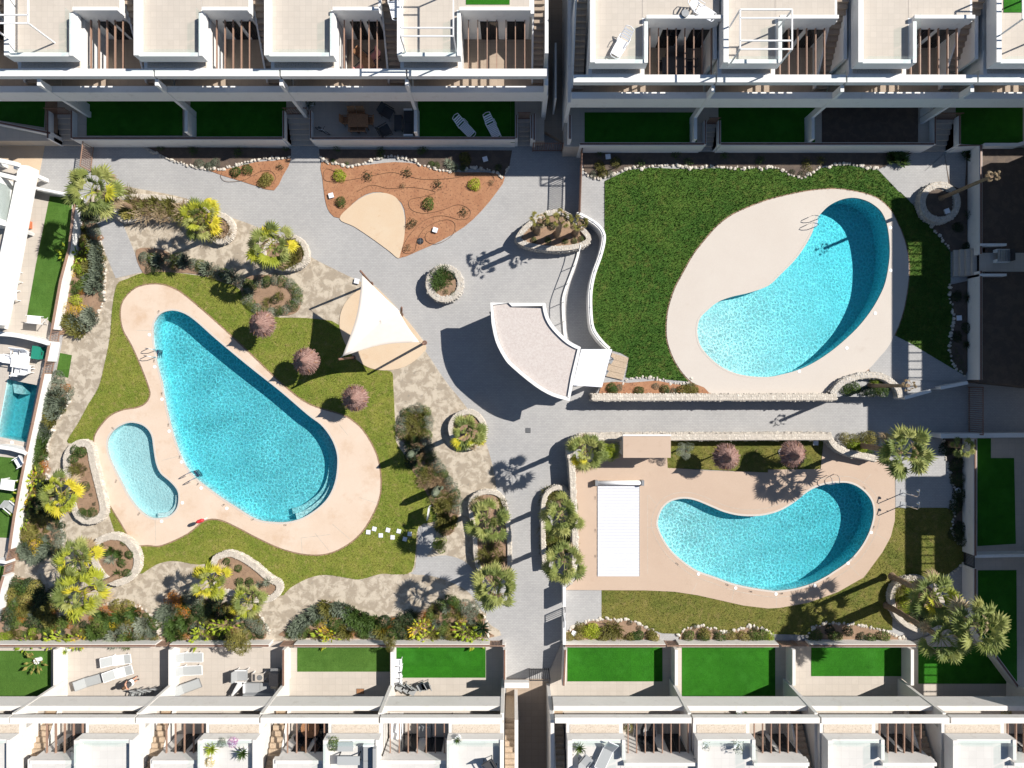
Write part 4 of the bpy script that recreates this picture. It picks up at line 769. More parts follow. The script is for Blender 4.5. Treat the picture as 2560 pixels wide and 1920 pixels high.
# ================================================================ RUBBLE WALLS AND PLANTERS
def rock(rng, r):
    bm = bmesh.new(); bmesh.ops.create_icosphere(bm, subdivisions=1, radius=1)
    v = np.array([x.co[:] for x in bm.verts]); f = [[x.index for x in q.verts] for q in bm.faces]; bm.free()
    v *= rng.uniform(.78, 1.15, (len(v), 1)); v[:, 2] *= rng.uniform(.6, .9); return v*r, f
_rng = np.random.default_rng(5); ROCKS = [rock(_rng, 1) for _ in range(8)]
ROCKM = []
for i, (v, f) in enumerate(ROCKS):
    me = bpy.data.meshes.new('stone'); me.from_pydata(v.tolist(), [], f); me.update(); me.materials.append(MATS['stone_white']); ROCKM.append(me)
def rubble(name, label, cat, pts, w, z0, z1, closed=False, mat='stone_white', r=.085, soil=None, soilz=None, group=None, seed=3):
    th = thing(name, label, cat, (pts[0][0], pts[0][1], z0), 0, group); rng = np.random.default_rng(seed)
    pp = pts+[pts[0]] if closed else pts
    if closed:
        O = ccw(pts); outer = inset(O, -w/2); inn = inset(O, w/2); MB().prism(outer, z0, z1-.03, [inn]).build('core', 'mortar', th)
        if soil: MB().prism(inset(O, w/2+.01), z0, soilz, ()).build('soil', soil, th)
    else: MB().prism(strip(pts, w), z0, z1-.03, (), True).build('core', 'mortar', th)
    vs = []; fs = []; n = 0
    line = resample(pp, r*1.75)
    nr = max(2, int(w/(r*1.7)))
    for i, q in enumerate(line):
        a = Vector(line[max(i-1, 0)]); b = Vector(line[min(i+1, len(line)-1)]); d = (b-a).normalized() if (b-a).length > 0 else Vector((1, 0)); nn = Vector((-d.y, d.x))
        spots = [((k+.5)/nr-.5)*w*.92 for k in range(nr)]
        for off in spots: vs_ = (q[0]+nn.x*off, q[1]+nn.y*off, z1-.05); spot = [vs_]; 
        sp = [(q[0]+nn.x*o_, q[1]+nn.y*o_, z1-.045) for o_ in spots]
        zz = z0+r
        while zz < z1-r*1.2:
            for sd_ in (-1, 1): sp.append((q[0]+nn.x*sd_*w*.47, q[1]+nn.y*sd_*w*.47, zz))
            zz += r*1.8
        for (x, y, z) in sp:
            v, f = ROCKS[rng.integers(8)]; s_ = r*rng.uniform(.8, 1.25); a_ = rng.uniform(0, 6.28); ca, sa = math.cos(a_)*s_, math.sin(a_)*s_; j = rng.normal(0, r*.22, 2)
            vs.append(np.stack([v[:, 0]*ca-v[:, 1]*sa+x+j[0], v[:, 0]*sa+v[:, 1]*ca+y+j[1], v[:, 2]*s_*(.5 if z > z1-.05 else 1)+z], 1)); fs += [[k+n for k in t_] for t_ in f]; n += len(v)
    L = wloc(th); me = bpy.data.meshes.new('rubble'); me.from_pydata((np.concatenate(vs)-np.array(L[:])).tolist(), [], fs); me.update()
    o = link('rubble', me, mat, th); o['kind'] = 'stuff'; return th
rubble('stone_wall', 'long pale rubble wall above the road, below the largest pool', 'stone wall', W([(1482,994),(2093,993)], 1.6), .40, 0, 1.6, seed=1)
rubble('stone_wall', 'long pale rubble wall between the road and the tan deck garden', 'stone wall', W(smooth(T(2,2,[(690,462),(610,465),(545,490),(510,540),(505,640)]),3,False)[::-1]+[(1480+0,1094),(1560,1093),(2080,1092)], 1.2), .42, 0, 1.2, seed=2)
rubble('stone_wall', 'pale rubble wall down the left side of the tan deck', 'stone wall', W(T(2,2,[(512,660),(525,850),(535,1100),(545,1300),(548,1500)])+[(1424,1460)], 1.2), .36, 0, 1.2, seed=3)
rubble('raised_planter', 'curved rubble planter at the upper right of the tan deck', 'planter', W(smooth(T(3,2,[(540,470),(590,540),(690,595),(830,625),(945,650)]),4,False), .9), .36, 0, .9, seed=4)
rubble('raised_planter', 'long narrow rubble planter with palms on the main path', 'planter', W(smooth(T(2,2,[(500,960),(440,905),(370,900),(300,950),(272,1030),(268,1200),(270,1400),(285,1600)]),4,False)[::-1], .7), .26, 0, .7, seed=5, r=.07)
rubble('raised_planter', 'leaf-shaped rubble planter with three stumpy palms in the plaza', 'planter', sm(T(2,1,[(55,390),(110,315),(200,240),(290,190),(400,170),(470,190),(540,250),(610,320),(665,405),(590,460),(430,485),(280,482),(140,455),(70,425)]), .9, 3), .34, -.02, .9, True, 'stone_grey', .085, 'soil_brown', .72, seed=6)
def ring(cx, cy, r, n=28): return [(cx+r*math.cos(i*2*math.pi/n), cy+r*math.sin(i*2*math.pi/n)) for i in range(n)]
rubble('raised_planter', 'round rubble planter with one dark bush in the plaza', 'planter', W(ring(640+1627/3.456,480+790/3.456,40), .8), .36, -.02, .8, True, 'stone_grey', .085, 'soil_brown', .66, seed=7)
rubble('raised_planter', 'round rubble planter with a thin tall trunk at upper right', 'planter', W(ring(1920+1490/3.456,480+88/3.456,44), ZT+.6), .40, ZT, ZT+.6, True, 'stone_grey', .09, 'soil_dark', ZT+.45, seed=8)
rubble('raised_planter', 'arched rubble planter at the bottom right of the largest pool', 'planter', W(smooth(T(3,1,[(560,1740),(640,1650),(760,1600),(900,1582),(1000,1598),(1070,1640),(1130,1700),(1150,1775)]),4,False), ZT+.55), .36, ZT, ZT+.55, False, 'stone_grey', .085, seed=9)
PLW = 'stone_white'
rubble('raised_planter', 'pale U-shaped planter left of the paddling pool', 'planter', sm(T(0,2,[(580,790),(570,640),(620,545),(710,510),(770,550),(800,700),(850,900),(888,1080),(850,1160),(770,1185),(690,1160),(640,1090),(600,950)]), .55, 3), .42, 0, .55, True, PLW, .058, 'soil_brown', .42, seed=10)
rubble('raised_planter', 'pale round planter under the lower left palm cluster', 'planter', sm(T(0,2,[(820,1390),(920,1325),(1040,1330),(1130,1400),(1178,1500),(1165,1610),(1090,1690),(980,1720),(880,1650),(810,1520)]), .55, 3), .40, 0, .55, True, PLW, .058, 'soil_brown', .42, seed=11)
rubble('raised_planter', 'pale slanting planter between the lawn and the lower beds', 'planter', sm(T(0,2,[(1840,1545),(1905,1485),(1990,1470),(2100,1515),(2212,1590)])+T(1,3,[(100,20),(185,65),(195,120),(150,180),(60,210),(-60,200),(-200,150),(-330,110)]), .55, 3), .36, 0, .55, True, PLW, .058, 'soil_brown', .42, seed=12)
rubble('raised_planter', 'pale walled bed with a palm along the curved grey path', 'planter', sm(T(0,1,[(1050,235),(1250,200),(1500,215),(1650,290),(1790,370),(1880,425),(1960,400),(2000,320),(1970,235),(1900,195),(1700,120),(1400,50),(1150,40),(1000,80)]), .55, 3), .30, 0, .55, True, PLW, .058, 'soil_brown', .42, seed=13)
rubble('raised_planter', 'pale round-ended planter with a palm beside the mottled concrete', 'planter', sm(T(1,1,[(60,480),(150,420),(290,385),(390,430),(432,530),(400,615),(300,655),(180,645),(80,580)]), .6, 3), .32, 0, .6, True, PLW, .058, 'soil_brown', .45, seed=14)
rubble('raised_planter', 'pale round planter with a palm near the grey path bend', 'planter', sm(T(1,2,[(1690,330),(1740,270),(1840,240),(1920,280),(1970,370),(1960,470),(1890,540),(1790,540),(1710,480),(1680,400)]), .6, 3), .30, 0, .6, True, PLW, .058, 'soil_brown', .45, seed=15)
rubble('raised_planter', 'pale long planter with two palms left of the main path', 'planter', sm(T(1,2,[(1850,1060),(1890,970),(1990,935),(2100,960),(2150,1060),(2180,1250),(2190,1450),(2180,1620)])+T(1,3,[(2100,100),(1980,60)])+T(1,2,[(1900,1500),(1890,1300)]), .6, 3), .26, 0, .6, True, PLW, .058, 'soil_brown', .45, seed=16)
rubble('raised_planter', 'pale oval planter under the palm cluster at lower right', 'planter', sm(T(3,3,[(1080,230),(1090,130),(1150,60),(1280,25),(1400,60),(1500,200),(1520,380),(1400,480),(1250,450),(1120,350)]), .6, 3), .30, 0, .6, True, PLW, .058, 'soil_brown', .45, seed=17)
# single stones edging the beds
def stones(label, path, lev, r=.13, seed=1, gap=1.9):
    r *= .86
    pts = W(smooth(path, 4, False), lev); th = thing('stone_edging', label, 'stones', (pts[0][0], pts[0][1], lev), 0, 'white stone bed edgings'); rng = np.random.default_rng(seed)
    for q in resample(pts, r*gap):
        o = link('stone', ROCKM[rng.integers(8)], None, th, (q[0]-pts[0][0]+rng.normal(0, .045), q[1]-pts[0][1]+rng.normal(0, .045), r*.35)); k = r*rng.uniform(.6, 1.35)
        o.scale = (k*rng.uniform(.9, 1.35), k*rng.uniform(.7, 1.1), k*.85); o.rotation_euler = (0, 0, rng.uniform(0, 6.28))
stones('white stones edging the dark bed left of the orange path gap', T(0,0,[(1240,1270),(1300,1310),(1440,1365),(1600,1420),(1750,1455),(1880,1465),(2000,1435),(2212,1380)])+T(1,0,[(150,1368),(300,1362)]), 0, seed=1)
stones('white stones edging the dark bed above the orange soil', T(1,0,[(545,1335),(580,1385),(720,1428),(850,1432),(950,1405),(1100,1366),(1200,1356),(1350,1390),(1430,1430),(1550,1455),(1700,1482),(1850,1455),(1950,1455),(2050,1485),(2140,1520),(2190,1430)]), 0, .14, seed=2)
stones('white stones edging the shaded bed above the lush lawn', T(2,0,[(620,1470),(680,1530),(760,1545),(850,1520),(960,1470),(1060,1450),(1250,1440),(1400,1430),(1570,1450),(1720,1440),(1860,1455),(2000,1450)])+T(3,0,[(60,1450),(180,1500),(290,1540),(360,1500),(480,1440),(700,1420),(870,1450),(950,1465)]), ZT, .14, seed=3)
stones('stones edging the shaded bed below the tall trunk planter', T(3,1,[(1390,268),(1450,350),(1510,420),(1575,510)]), ZT, .13, seed=4)
stones('stones edging the shaded strip at the right of the largest pool', T(3,1,[(1575,800),(1565,900),(1590,1000),(1600,1100),(1580,1220),(1565,1320),(1575,1420),(1610,1500),(1700,1585)]), ZT, .14, seed=5)
stones('pale stones edging the orange bed at the bottom of the lush lawn', T(2,1,[(950,1640),(1050,1612),(1200,1605),(1300,1622),(1400,1650),(1500,1650),(1560,1620)]), ZT, .12, seed=6)
stones('white stones round the first bed left of the lower lawn corner', T(2,3,[(470,480),(560,420),(700,380),(880,370),(1040,385),(1180,450),(1275,515)]), 0, .15, seed=7)
stones('white stones round the middle bed under the dry lawn', T(2,3,[(1445,500),(1530,440),(1620,430),(1720,450),(1850,480),(1980,450),(2080,430),(2200,470)])+T(3,3,[(0,480),(35,510)]), 0, .14, seed=8)
stones('white stones round the shaded bed under the palm shadows', T(3,3,[(335,510),(420,430),(580,405),(760,425),(960,460),(1100,510),(1200,550)]), 0, .14, seed=9)
stones('stones edging the dark bed along the right garden wall', T(3,2,[(1505,470),(1530,640),(1580,800),(1610,950),(1605,1150),(1590,1280),(1640,1370),(1715,1412)]), 0, .13, seed=10)
stones('short curve of stones below the dark bed at right', T(3,2,[(1700,1535),(1630,1600),(1560,1655)]), 0, .12, seed=11)
stones('pale stones edging the upper west bed', T(0,1,[(870,400),(890,560),(905,700),(908,830),(890,950),(830,1095),(740,1190)]), 0, .15, seed=12)
stones('pale stones edging the lower west bed', T(0,2,[(590,60),(585,160),(530,250),(465,350),(425,480),(408,600),(410,820),(450,920),(505,1100),(545,1250),(545,1390)]), 0, .15, seed=13)
stones('pale stones at the end of the lower left bed', T(0,3,[(1180,258),(1290,320),(1345,400),(1372,490),(1375,565)]), 0, .13, seed=14)
stones('pale stones round the end of the long southern bed', T(1,3,[(1840,232),(1920,285),(1985,380),(2015,480),(2005,530)]), 0, .13, seed=15)
stones('pale stones by the blue-green bush at the south wall', T(1,3,[(30,345),(90,420),(115,520)]), 0, .12, seed=16)
# ================================================================ BAR, SHELTERS, SAIL, PARASOLS
rf = T(1,1,[(2025,955),(2212,958)])+T(2,1,[(0,958),(285,958)])+smooth(T(2,1,[(290,965),(310,1060),(350,1140),(420,1220),(500,1290),(595,1340)]),3,False)+T(2,1,[(540,1600)])+T(2,2,[(498,145)])+smooth(T(2,2,[(490,145),(350,105),(200,20)])+T(1,1,[(2212,1515),(2140,1430),(2070,1290),(2035,1130)]),3,False)
ZB = 3.5; RF = W(rf, ZB); bcx, bcy = RF[0]
th = thing('poolside_bar', 'curved bar building with pink gravel roof and white parapet in the plaza', 'bar', (bcx, bcy, 0))
RFc = ccw(RF); IN = inset(RFc, .22)
MB().prism(inset(RFc, .5), 0, ZB-.42).build('wall', 'plaster', th)
MB().prism(RFc, ZB-.42, ZB-.15, (), True).build('roof_slab', 'plaster', th)
MB().prism(RFc, ZB-.148, ZB+.02, [IN]).build('parapet', 'plaster', th)
MB().prism(inset(RFc, .24), ZB-.14, ZB-.10).build('roof_gravel', 'gravel_pink', th)
wx, wy = P(1290, 800, 1.5); box('serving_hatch', 'glass_dark', th, bcx-.1, bcx+3, bcy-.52, bcy-.44, 1.0, 2.3)
ZC = 3.0; cn = W(T(2,1,[(600,1358),(865,1358),(785,1659)])+T(2,2,[(778,28),(528,10)]), ZC)
th = thing('canopy', 'flat off-white canopy joining the bar to the lush lawn', 'canopy', (cn[0][0], cn[0][1], 0)); MB().prism(cn, ZC-.18, ZC, (), True).build('roof', 'cover_white', th)
for q in (1, 2, 3): x, y = inset(cn, .2)[q]; box('post', 'plaster', th, x-.08, x+.08, y-.08, y+.08, 0, ZC-.18)
box('end_wall', 'plaster', th, cn[4][0]+.1, cn[4][0]+.3, cn[4][1]-.1, cn[4][1]+1.6, 0, 2.4)
pl = W(T(2,1,[(865,1390),(1008,1432),(955,1625),(805,1590)]), ZT+.1)
th = thing('shower_platform', 'tan wooden shower platform with two showers beside the canopy', 'platform', (pl[0][0], pl[0][1], ZT))
pc = ccw(pl)
for k in range(4):
    q = lambda a, b, t_: (a[0]+(b[0]-a[0])*t_, a[1]+(b[1]-a[1])*t_)
    A0, A1 = q(pl[0], pl[3], k/4+.004), q(pl[0], pl[3], (k+1)/4-.004); B0, B1 = q(pl[1], pl[2], k/4+.004), q(pl[1], pl[2], (k+1)/4-.004)
    MB().prism([A0, B0, B1, A1], ZT-.02, ZT+.11).build('plank', 'wood_pale', th)
def shower(label, px, py, lev, ang):
    x, y = P(px, py, lev); th = thing('pool_shower', label, 'shower', (x, y, lev), ang, 'poolside showers')
    m = MB().tube([(0,0,0),(0,0,1.72),(.10,0,1.82),(.36,0,1.78)], .03, 8).mesh('pole'); link('pole', m, 'steel', th)
    m = MB().tube([(.36,0,1.78),(.385,0,1.70)], [.04,.12], 10).mesh('shower_head'); link('shower_head', m, 'steel', th)
    m = MB().box(-.2,.2,-.2,.2,0,.03).mesh('base'); link('base', m, 'metal_grey', th)
    m = MB().tube([(.05,-.06,1.1),(.05,.06,1.1)], .025, 6).mesh('tap'); link('tap', m, 'steel', th)
shower('upper chrome shower on the wooden platform', 1520+5, 900, ZT+.11, 2.6); shower('lower chrome shower on the wooden platform', 1512, 930, ZT+.11, 2.6)
shower('left chrome shower on the shaded paving at right', 2258, 1232, .05, 1.4); shower('right chrome shower on the shaded paving at right', 2258, 1262, .05, 1.4)
# white box shelter by the stone wall
ZH = 2.2; hx = W([(1558,1090),(1677,1090),(1677,1144.5),(1558,1144.5)], ZH)
th = thing('pool_shed', 'flat-roofed pale pink shed against the rubble wall', 'shed', (hx[0][0], hx[0][1], 0))
box('roof', 'deck_tan', th, hx[0][0], hx[1][0], hx[2][1], hx[0][1], ZH-.14, ZH); box('wall', 'plaster', th, hx[0][0]+.08, hx[1][0]-.08, hx[2][1]+.1, hx[0][1]-.08, 0, ZH-.14); box('fascia', 'plaster', th, hx[0][0]-.02, hx[1][0]+.02, hx[0][1], hx[0][1]+.1, ZH-.2, ZH+.05)
box('door', 'metal_white', th, hx[0][0]+.8, hx[0][0]+1.7, hx[2][1]+.06, hx[2][1]+.1, .06, 2.0); box('door', 'metal_white', th, hx[0][0]+1.75, hx[0][0]+2.6, hx[2][1]+.06, hx[2][1]+.1, .06, 2.0)
# shade sail on leaning posts
ZS = 4.2
cor = [(905.6,688,4.3),(996,775,3.6),(1048,855,4.2),(855.6,891,4.2)]
CW = [(*P(a, b, z), z) for a, b, z in cor]
def edge(a, b, sag, n=10):
    a, b = Vector(a), Vector(b); m = sum((Vector(c) for c in CW), Vector())/4; out = []
    for i in range(n): t_ = i/n; p = a.lerp(b, t_); out.append(p+(m-p)*sag*math.sin(math.pi*t_))
    return out
per = edge(CW[0], CW[1], .02)+edge(CW[1], CW[2], .06)+edge(CW[2], CW[3], .15)+edge(CW[3], CW[0], .15)
ctr = sum((Vector(c) for c in CW), Vector())/4-Vector((0, 0, .25)); sv = []; sf = []; n = len(per)
rings = 8
for r_ in range(rings+1):
    for p in per: q = ctr.lerp(p, r_/rings); sv.append(q)
for r_ in range(rings):
    for i in range(n): j = (i+1) % n; sf.append((r_*n+i, r_*n+j, (r_+1)*n+j, (r_+1)*n+i))
th = thing('shade_sail', 'cream shade sail stretched over the round play deck', 'shade sail', (ctr.x, ctr.y, 0))
b = MB().add(sv, sf); o = b.build('canopy', 'sail_cloth', th, True); m_ = o.modifiers.new('thick', 'SOLIDIFY'); m_.thickness = .012
for (bx_, by_), c in zip([(928,710),(1003,787),(1062,857),(884,894)], CW):
    x, y = P(bx_, by_, 0); d = Vector((c[0]-x, c[1]-y, c[2])).normalized(); top = Vector(c)+d*.12+(Vector((c[0],c[1],0))-Vector((ctr.x,ctr.y,0))).normalized()*.25
    MB().tube([(x, y, 0), tuple(top)], [.09, .07], 10).build('post', 'metal_brown', th, True); MB().disc(x, y, 0, .07, .16, 12).build('base_plate', 'metal_brown', th); MB().tube([tuple(top), c], .012, 5).build('tensioner', 'steel', th)
# thatched parasols
def thatch_mesh(r=.88, seed=0):
    rng = np.random.default_rng(seed); b = MB(); n = 64
    prof = [(.0, .98), (.05, .90), (.25, .50), (.28, .40), (.58, .20), (.60, .11), (r*.93, -.06)]
    rows = []
    for (rr, zz) in prof: rows.append([(rr*math.cos(k*2*math.pi/n)*(1+rng.normal(0, .012)), rr*math.sin(k*2*math.pi/n)*(1+rng.normal(0, .012)), zz+rng.normal(0, .012)) for k in range(n)])
    vs = [p for r_ in rows for p in r_]; fs = []
    for i in range(len(rows)-1):
        for k in range(n): fs.append((i*n+k, i*n+(k+1) % n, (i+1)*n+(k+1) % n, (i+1)*n+k))
    b.add(vs, fs)
    for tier, (r0, r1, z0, z1) in enumerate([(.20, .35, .56, .34), (.45, .68, .27, .08), (.66, r+.05, .09, -.12)]):   # reed ends of each tier
        for k in range(150):
            a = rng.uniform(0, 6.283); w = .012; q0 = r0*rng.uniform(.95, 1.05); q1 = r1*rng.uniform(.92, 1.06); ca, sa = math.cos(a), math.sin(a); da = rng.normal(0, .03); cb, sb = math.cos(a+da), math.sin(a+da)
            b.add([(q0*ca-w*sa, q0*sa+w*ca, z0+.03), (q0*ca+w*sa, q0*sa-w*ca, z0+.03), (q1*cb+w*sb, q1*sb-w*cb, z1+.03), (q1*cb-w*sb, q1*sb+w*cb, z1+.03)], [(0, 1, 2, 3)])
    return b.mesh('thatch')
TM = thatch_mesh(); pole_m = MB().tube([(0,0,0),(0,0,2.3)], .045, 10).mesh('pole'); cap_m = MB().tube([(0,0,2.82),(0,0,3.16)], [.10,.02], 10).mesh('cap'); rib_m = MB().bar((0,0,2.45),(.8,0,2.08), .035).mesh('rib'); foot_m = MB().disc(0,0,0,.06,.22,14).mesh('base')
for (px, py, lab) in [(651.6,810,'thatched parasol nearest the top of the teardrop pool'),(762,902,'thatched parasol in the shadow edge of the sail'),(886,996,'thatched parasol nearest the submerged pool steps'),(1280+1858/3.456,960+632/3.456,'thatched parasol on the dry grass strip, beside the grey-green round bush'),(1920+225/3.456,960+612/3.456,'thatched parasol on the dry grass strip, nearest the curved planter')]:
    x, y = P(px, py, 2.2); th = thing('thatched_parasol', lab, 'parasol', (x, y, .03), random.uniform(0, 6), 'thatched parasols on the lawns')
    link('pole', pole_m, 'wood', th); c = link('thatch', TM, 'thatch', th, (0, 0, 2.0)); c.scale = (1, 1, 1.12); link('cap', cap_m, 'thatch', th); link('base', foot_m, 'metal_grey', th)
    for k in range(6): q = link('rib', rib_m, 'wood', th); q.rotation_euler = (0, 0, k*math.pi/3)
# ================================================================ WEST HOUSES AND GARDENS
def K(oy, pts): return [(x/5.529, oy+y/5.529) for x, y in pts]
wl_pts = K(380,[(1030,740),(960,1330)])+K(660,[(840,230),(722,900)])
def wwall(label, pts): wall('garden_wall', label, 'wall', W(pts, .9), .22, 0, .9, 'plaster', 'metal_copper', GW, .16)
wwall('white wall beside the upper west bed', [(188,506)]+wl_pts)
wwall('short white wall between the two west gates', K(660,[(690,1085),(640,1340)]))
wwall('white wall along the private pool', K(660,[(600,1520)])+K(930,[(600,40),(480,600),(380,1060),(290,1520)])+K(1200,[(290,30),(200,500),(135,950)]))
wwall('white wall at the lower left corner bed', K(1200,[(50,1330),(0,1500),(-60,1800)]))
for (a, b, lab) in [(K(660,[(718,905)])[0], K(660,[(692,1080)])[0], 'brown slatted gate at the top of the west wall'),(K(660,[(638,1345)])[0], K(660,[(602,1515)])[0], 'brown slatted gate beside the square turf mat'),(K(1200,[(130,965)])[0], K(1200,[(95,1110)])[0], 'brown slatted gate below the west pool, upper of two'),(K(1200,[(80,1180)])[0], K(1200,[(58,1300)])[0], 'brown slatted gate at the lower left, lower of two')]:
    bars('garden_gate', lab, 'gate', P(*a, .9), P(*b, .9), 0, .95, 'metal_copper', .1, 'brown slatted garden gates')
edge_px = wl_pts+K(660,[(600,1520)])+K(930,[(480,600),(290,1520)])+K(1200,[(135,950),(0,1500)])
wf = W([(96,468),(188,506)]+edge_px+[(-120,1500),(-120,420)], .3)
sheet('garden_floor', W([(90,465),(186,506)]+edge_px+[(-160,1520),(-160,420)], .0), .10, 'tile_beige', .12, [dil(PRIV,.03)])
sheet('garden_turf', W(K(380,[(690,610),(1000,640),(950,1330)])+K(660,[(830,230),(720,830),(650,755),(372,732),(500,0)]), .1), .12, 'turf_soft', .03)
sheet('garden_turf', W(K(930,[(-100,1160),(230,1190),(340,1180),(290,1520)])+K(1200,[(250,60),(120,800),(-100,790)]), .1), .12, 'turf_soft', .03)
sheet('garden_turf', W(K(1200,[(-100,1180),(60,1190),(20,1450),(-100,1659)]), .1), .12, 'turf_soft', .03)
pool('narrow private pool with blue-green water by the west wall', PRIV, .12, 'water_private', 'pool_tile', lambda x, y: 1.3, .10, [(W(K(930,[(105,110),(240,140),(250,310),(130,290)]),.1), -.35)], [(30,1106)], [], None, 'tile_beige', .3)
# single-storey white house with a broad roof edge
ZR = 3.0
re_ = W(K(380,[(262,175),(397,190),(130,1659)])+[(-6,812),(-40,812),(0,633)], ZR)
th = thing('west_house', 'white bungalow with broad white roof edge at the left picture side', 'house', (*P(40,600,0), 0))
MB().prism(re_, ZR-1.0, ZR, (), True).build('roof_edge', 'plaster', th)
MB().prism(W(K(380,[(-400,80),(175,180),(262,180)])+[(0,633),(-40,812),(-120,812)], ZR-.9), ZR-1.1, ZR-.9, (), True).build('roof_floor', 'tile_beige', th)
fa = W([(86,452),(63,572),(40,700),(18,822)], 0)
MB().prism(strip(fa, .2), 0, ZR-1.02, (), True).build('facade', 'plaster', th)
def lerp(a, b, t_): return (a[0]+(b[0]-a[0])*t_, a[1]+(b[1]-a[1])*t_)
fdir = (Vector(fa[1])-Vector(fa[0])).normalized(); fn = Vector((-fdir.y, fdir.x)) if -fdir.y > 0 else Vector((fdir.y, -fdir.x))
for (t0, t1) in ((.28, .55), (.57, .84)):
    a, b = lerp(fa[0], fa[1], t0), lerp(fa[0], fa[1], t1); off = fn*.125
    w_ = MB().bar((a[0]+off.x, a[1]+off.y, 1.1), (b[0]+off.x, b[1]+off.y, 1.1), .03, 1.7).build('window', 'glass_dark', th)
    for q in (a, b): box('frame', 'metal_dark', w_, q[0]+off.x-.04, q[0]+off.x+.05, q[1]+off.y-.04, q[1]+off.y+.04, .12, 1.98)
c0, c1 = P(63,574,0), P(88,588,0); MB().prism(strip([c0, c1], .18), 0, 1.6, (), True).build('wing_wall', 'plaster', th)
box('upper_wall', 'plaster', th, -36, P(0,520,3.5)[0]-.1, P(0,560,3.5)[1], P(0,440,3.5)[1], ZR-.9, ZR+1.6); box('upper_window', 'glass_pane', th, P(0,520,3.5)[0]-.1, P(0,520,3.5)[0]-.05, P(0,545,3.5)[1], P(0,455,3.5)[1], ZR-.5, ZR+1.4)
wall('street_wall', 'low white wall with rail from the bungalow to the corner palm', 'wall', W([(64,462),(95,472),(186,490)], .9), .2, 0, .9, rail='metal_white')
wall('garden_divider', 'curving white wall between the two west gardens', 'wall', W(smooth(K(660,[(-60,960),(150,975),(350,1010),(550,1060),(660,1095)]),4,False), 1.2), .28, 0, 1.2, rail=None, group=GD)
wall('garden_divider', 'white wall below the private pool', 'wall', W(K(930,[(-60,1030),(150,1060),(330,1110),(365,1135)]), 1.0), .24, 0, 1.0, rail=None, group=GD)
wall('garden_divider', 'white wall stub by the lower west gate', 'wall', W(K(1200,[(-60,1120),(85,1140)]), .9), .2, 0, .9, rail=None, group=GD)
# white house corner in the upper left street
th = thing('street_house', 'white pergola corner of the house beside the beige street', 'house', (*P(20,410,0), 0))
for q in ([(-30,395),(47,412)], [(0,436),(40,446)]): MB().bar((*P(*q[0],3.2), 3.2), (*P(*q[1],3.2), 3.2), .25, .3).build('beam', 'plaster', th)
box('post', 'plaster', th, P(40,418,3)[0]-.12, P(40,418,3)[0]+.12, P(40,418,3)[1]-.12, P(40,418,3)[1]+.12, 0, 3.05)
box('post', 'plaster', th, P(-10,405,3)[0]-.12, P(-10,405,3)[0]+.12, P(-10,405,3)[1]-.12, P(-10,405,3)[1]+.12, 0, 3.05)
# ================================================================ FURNITURE
def proto(fn): return fn
def lounger_plastic(label, px, py, z, rz, group='white slatted plastic loungers', back=.45):
    x, y = P(px, py, z+.3); th = thing('sun_lounger', label, 'sun lounger', (x, y, z), rz, group); th.scale = (.88, .88, .88)
    if 'lp' not in globals(): globals()['lp'] = {}
    c = globals()['lp']
    def m(k, f):
        if k not in c: c[k] = f().mesh(k)
        return c[k]
    for s_ in (-1, 1): link('side_rail', m('side_rail%d' % s_, lambda: MB().tube([(-.95,.30*s_,.30),(-.5,.33*s_,.32),(.25,.33*s_,.32),(.9,.27*s_,.32+back)], .028, 6)), 'plastic_white', th); 
    link('end_rail', m('end_rail', lambda: MB().tube([(-.95,-.30,.30),(-1.02,-.15,.3),(-1.02,.15,.3),(-.95,.30,.30)], .028, 6)), 'plastic_white', th)
    link('head_rail', m('head_rail%s' % back, lambda: MB().tube([(.9,-.27,.32+back),(.97,0,.34+back),(.9,.27,.32+back)], .028, 6)), 'plastic_white', th)
    for k in range(9): link('slat', m('slatp', lambda: MB().box(-.05,.05,-.31,.31,-.012,.012)), 'plastic_white', th, (-.82+k*.125,0,.32))
    for k in range(4): o = link('slat', m('slatp', None), 'plastic_white', th, (.36+k*.13,0,.34+back*(k+.8)/5)); o.rotation_euler = (0,-.5 if back > .3 else -.1,0)
    for (a, b) in ((-.7,-.28),(-.7,.28),(.3,-.3),(.3,.3)): link('leg', m('legp', lambda: MB().box(-.03,.03,-.03,.03,0,.31)), 'plastic_white', th, (a,b,0))
    for s_ in (-1, 1): link('arm_rest', m('arm%d' % s_, lambda: MB().tube([(-.1,.34*s_,.32),(-.05,.37*s_,.55),(.35,.37*s_,.56),(.45,.34*s_,.40)], .025, 6)), 'plastic_white', th)
    return th
lounger_plastic('white slatted lounger on the dark lawn, left of the two', 1160, 316, 1.02, math.radians(135))
lounger_plastic('white slatted lounger on the dark lawn, right of the two', 1229.5, 316, 1.02, math.radians(117))
lounger_plastic('white slatted lounger on the roof terrace, near the pergola', 1555, 108, 8.08, math.radians(60))
lounger_plastic('white slatted lounger on the roof terrace at the top picture edge', 1752, 24, 8.08, math.radians(150))
lounger_plastic('white plastic lounger half hidden at the top beside a roof stair', 986, 10, 7.08, math.radians(100))
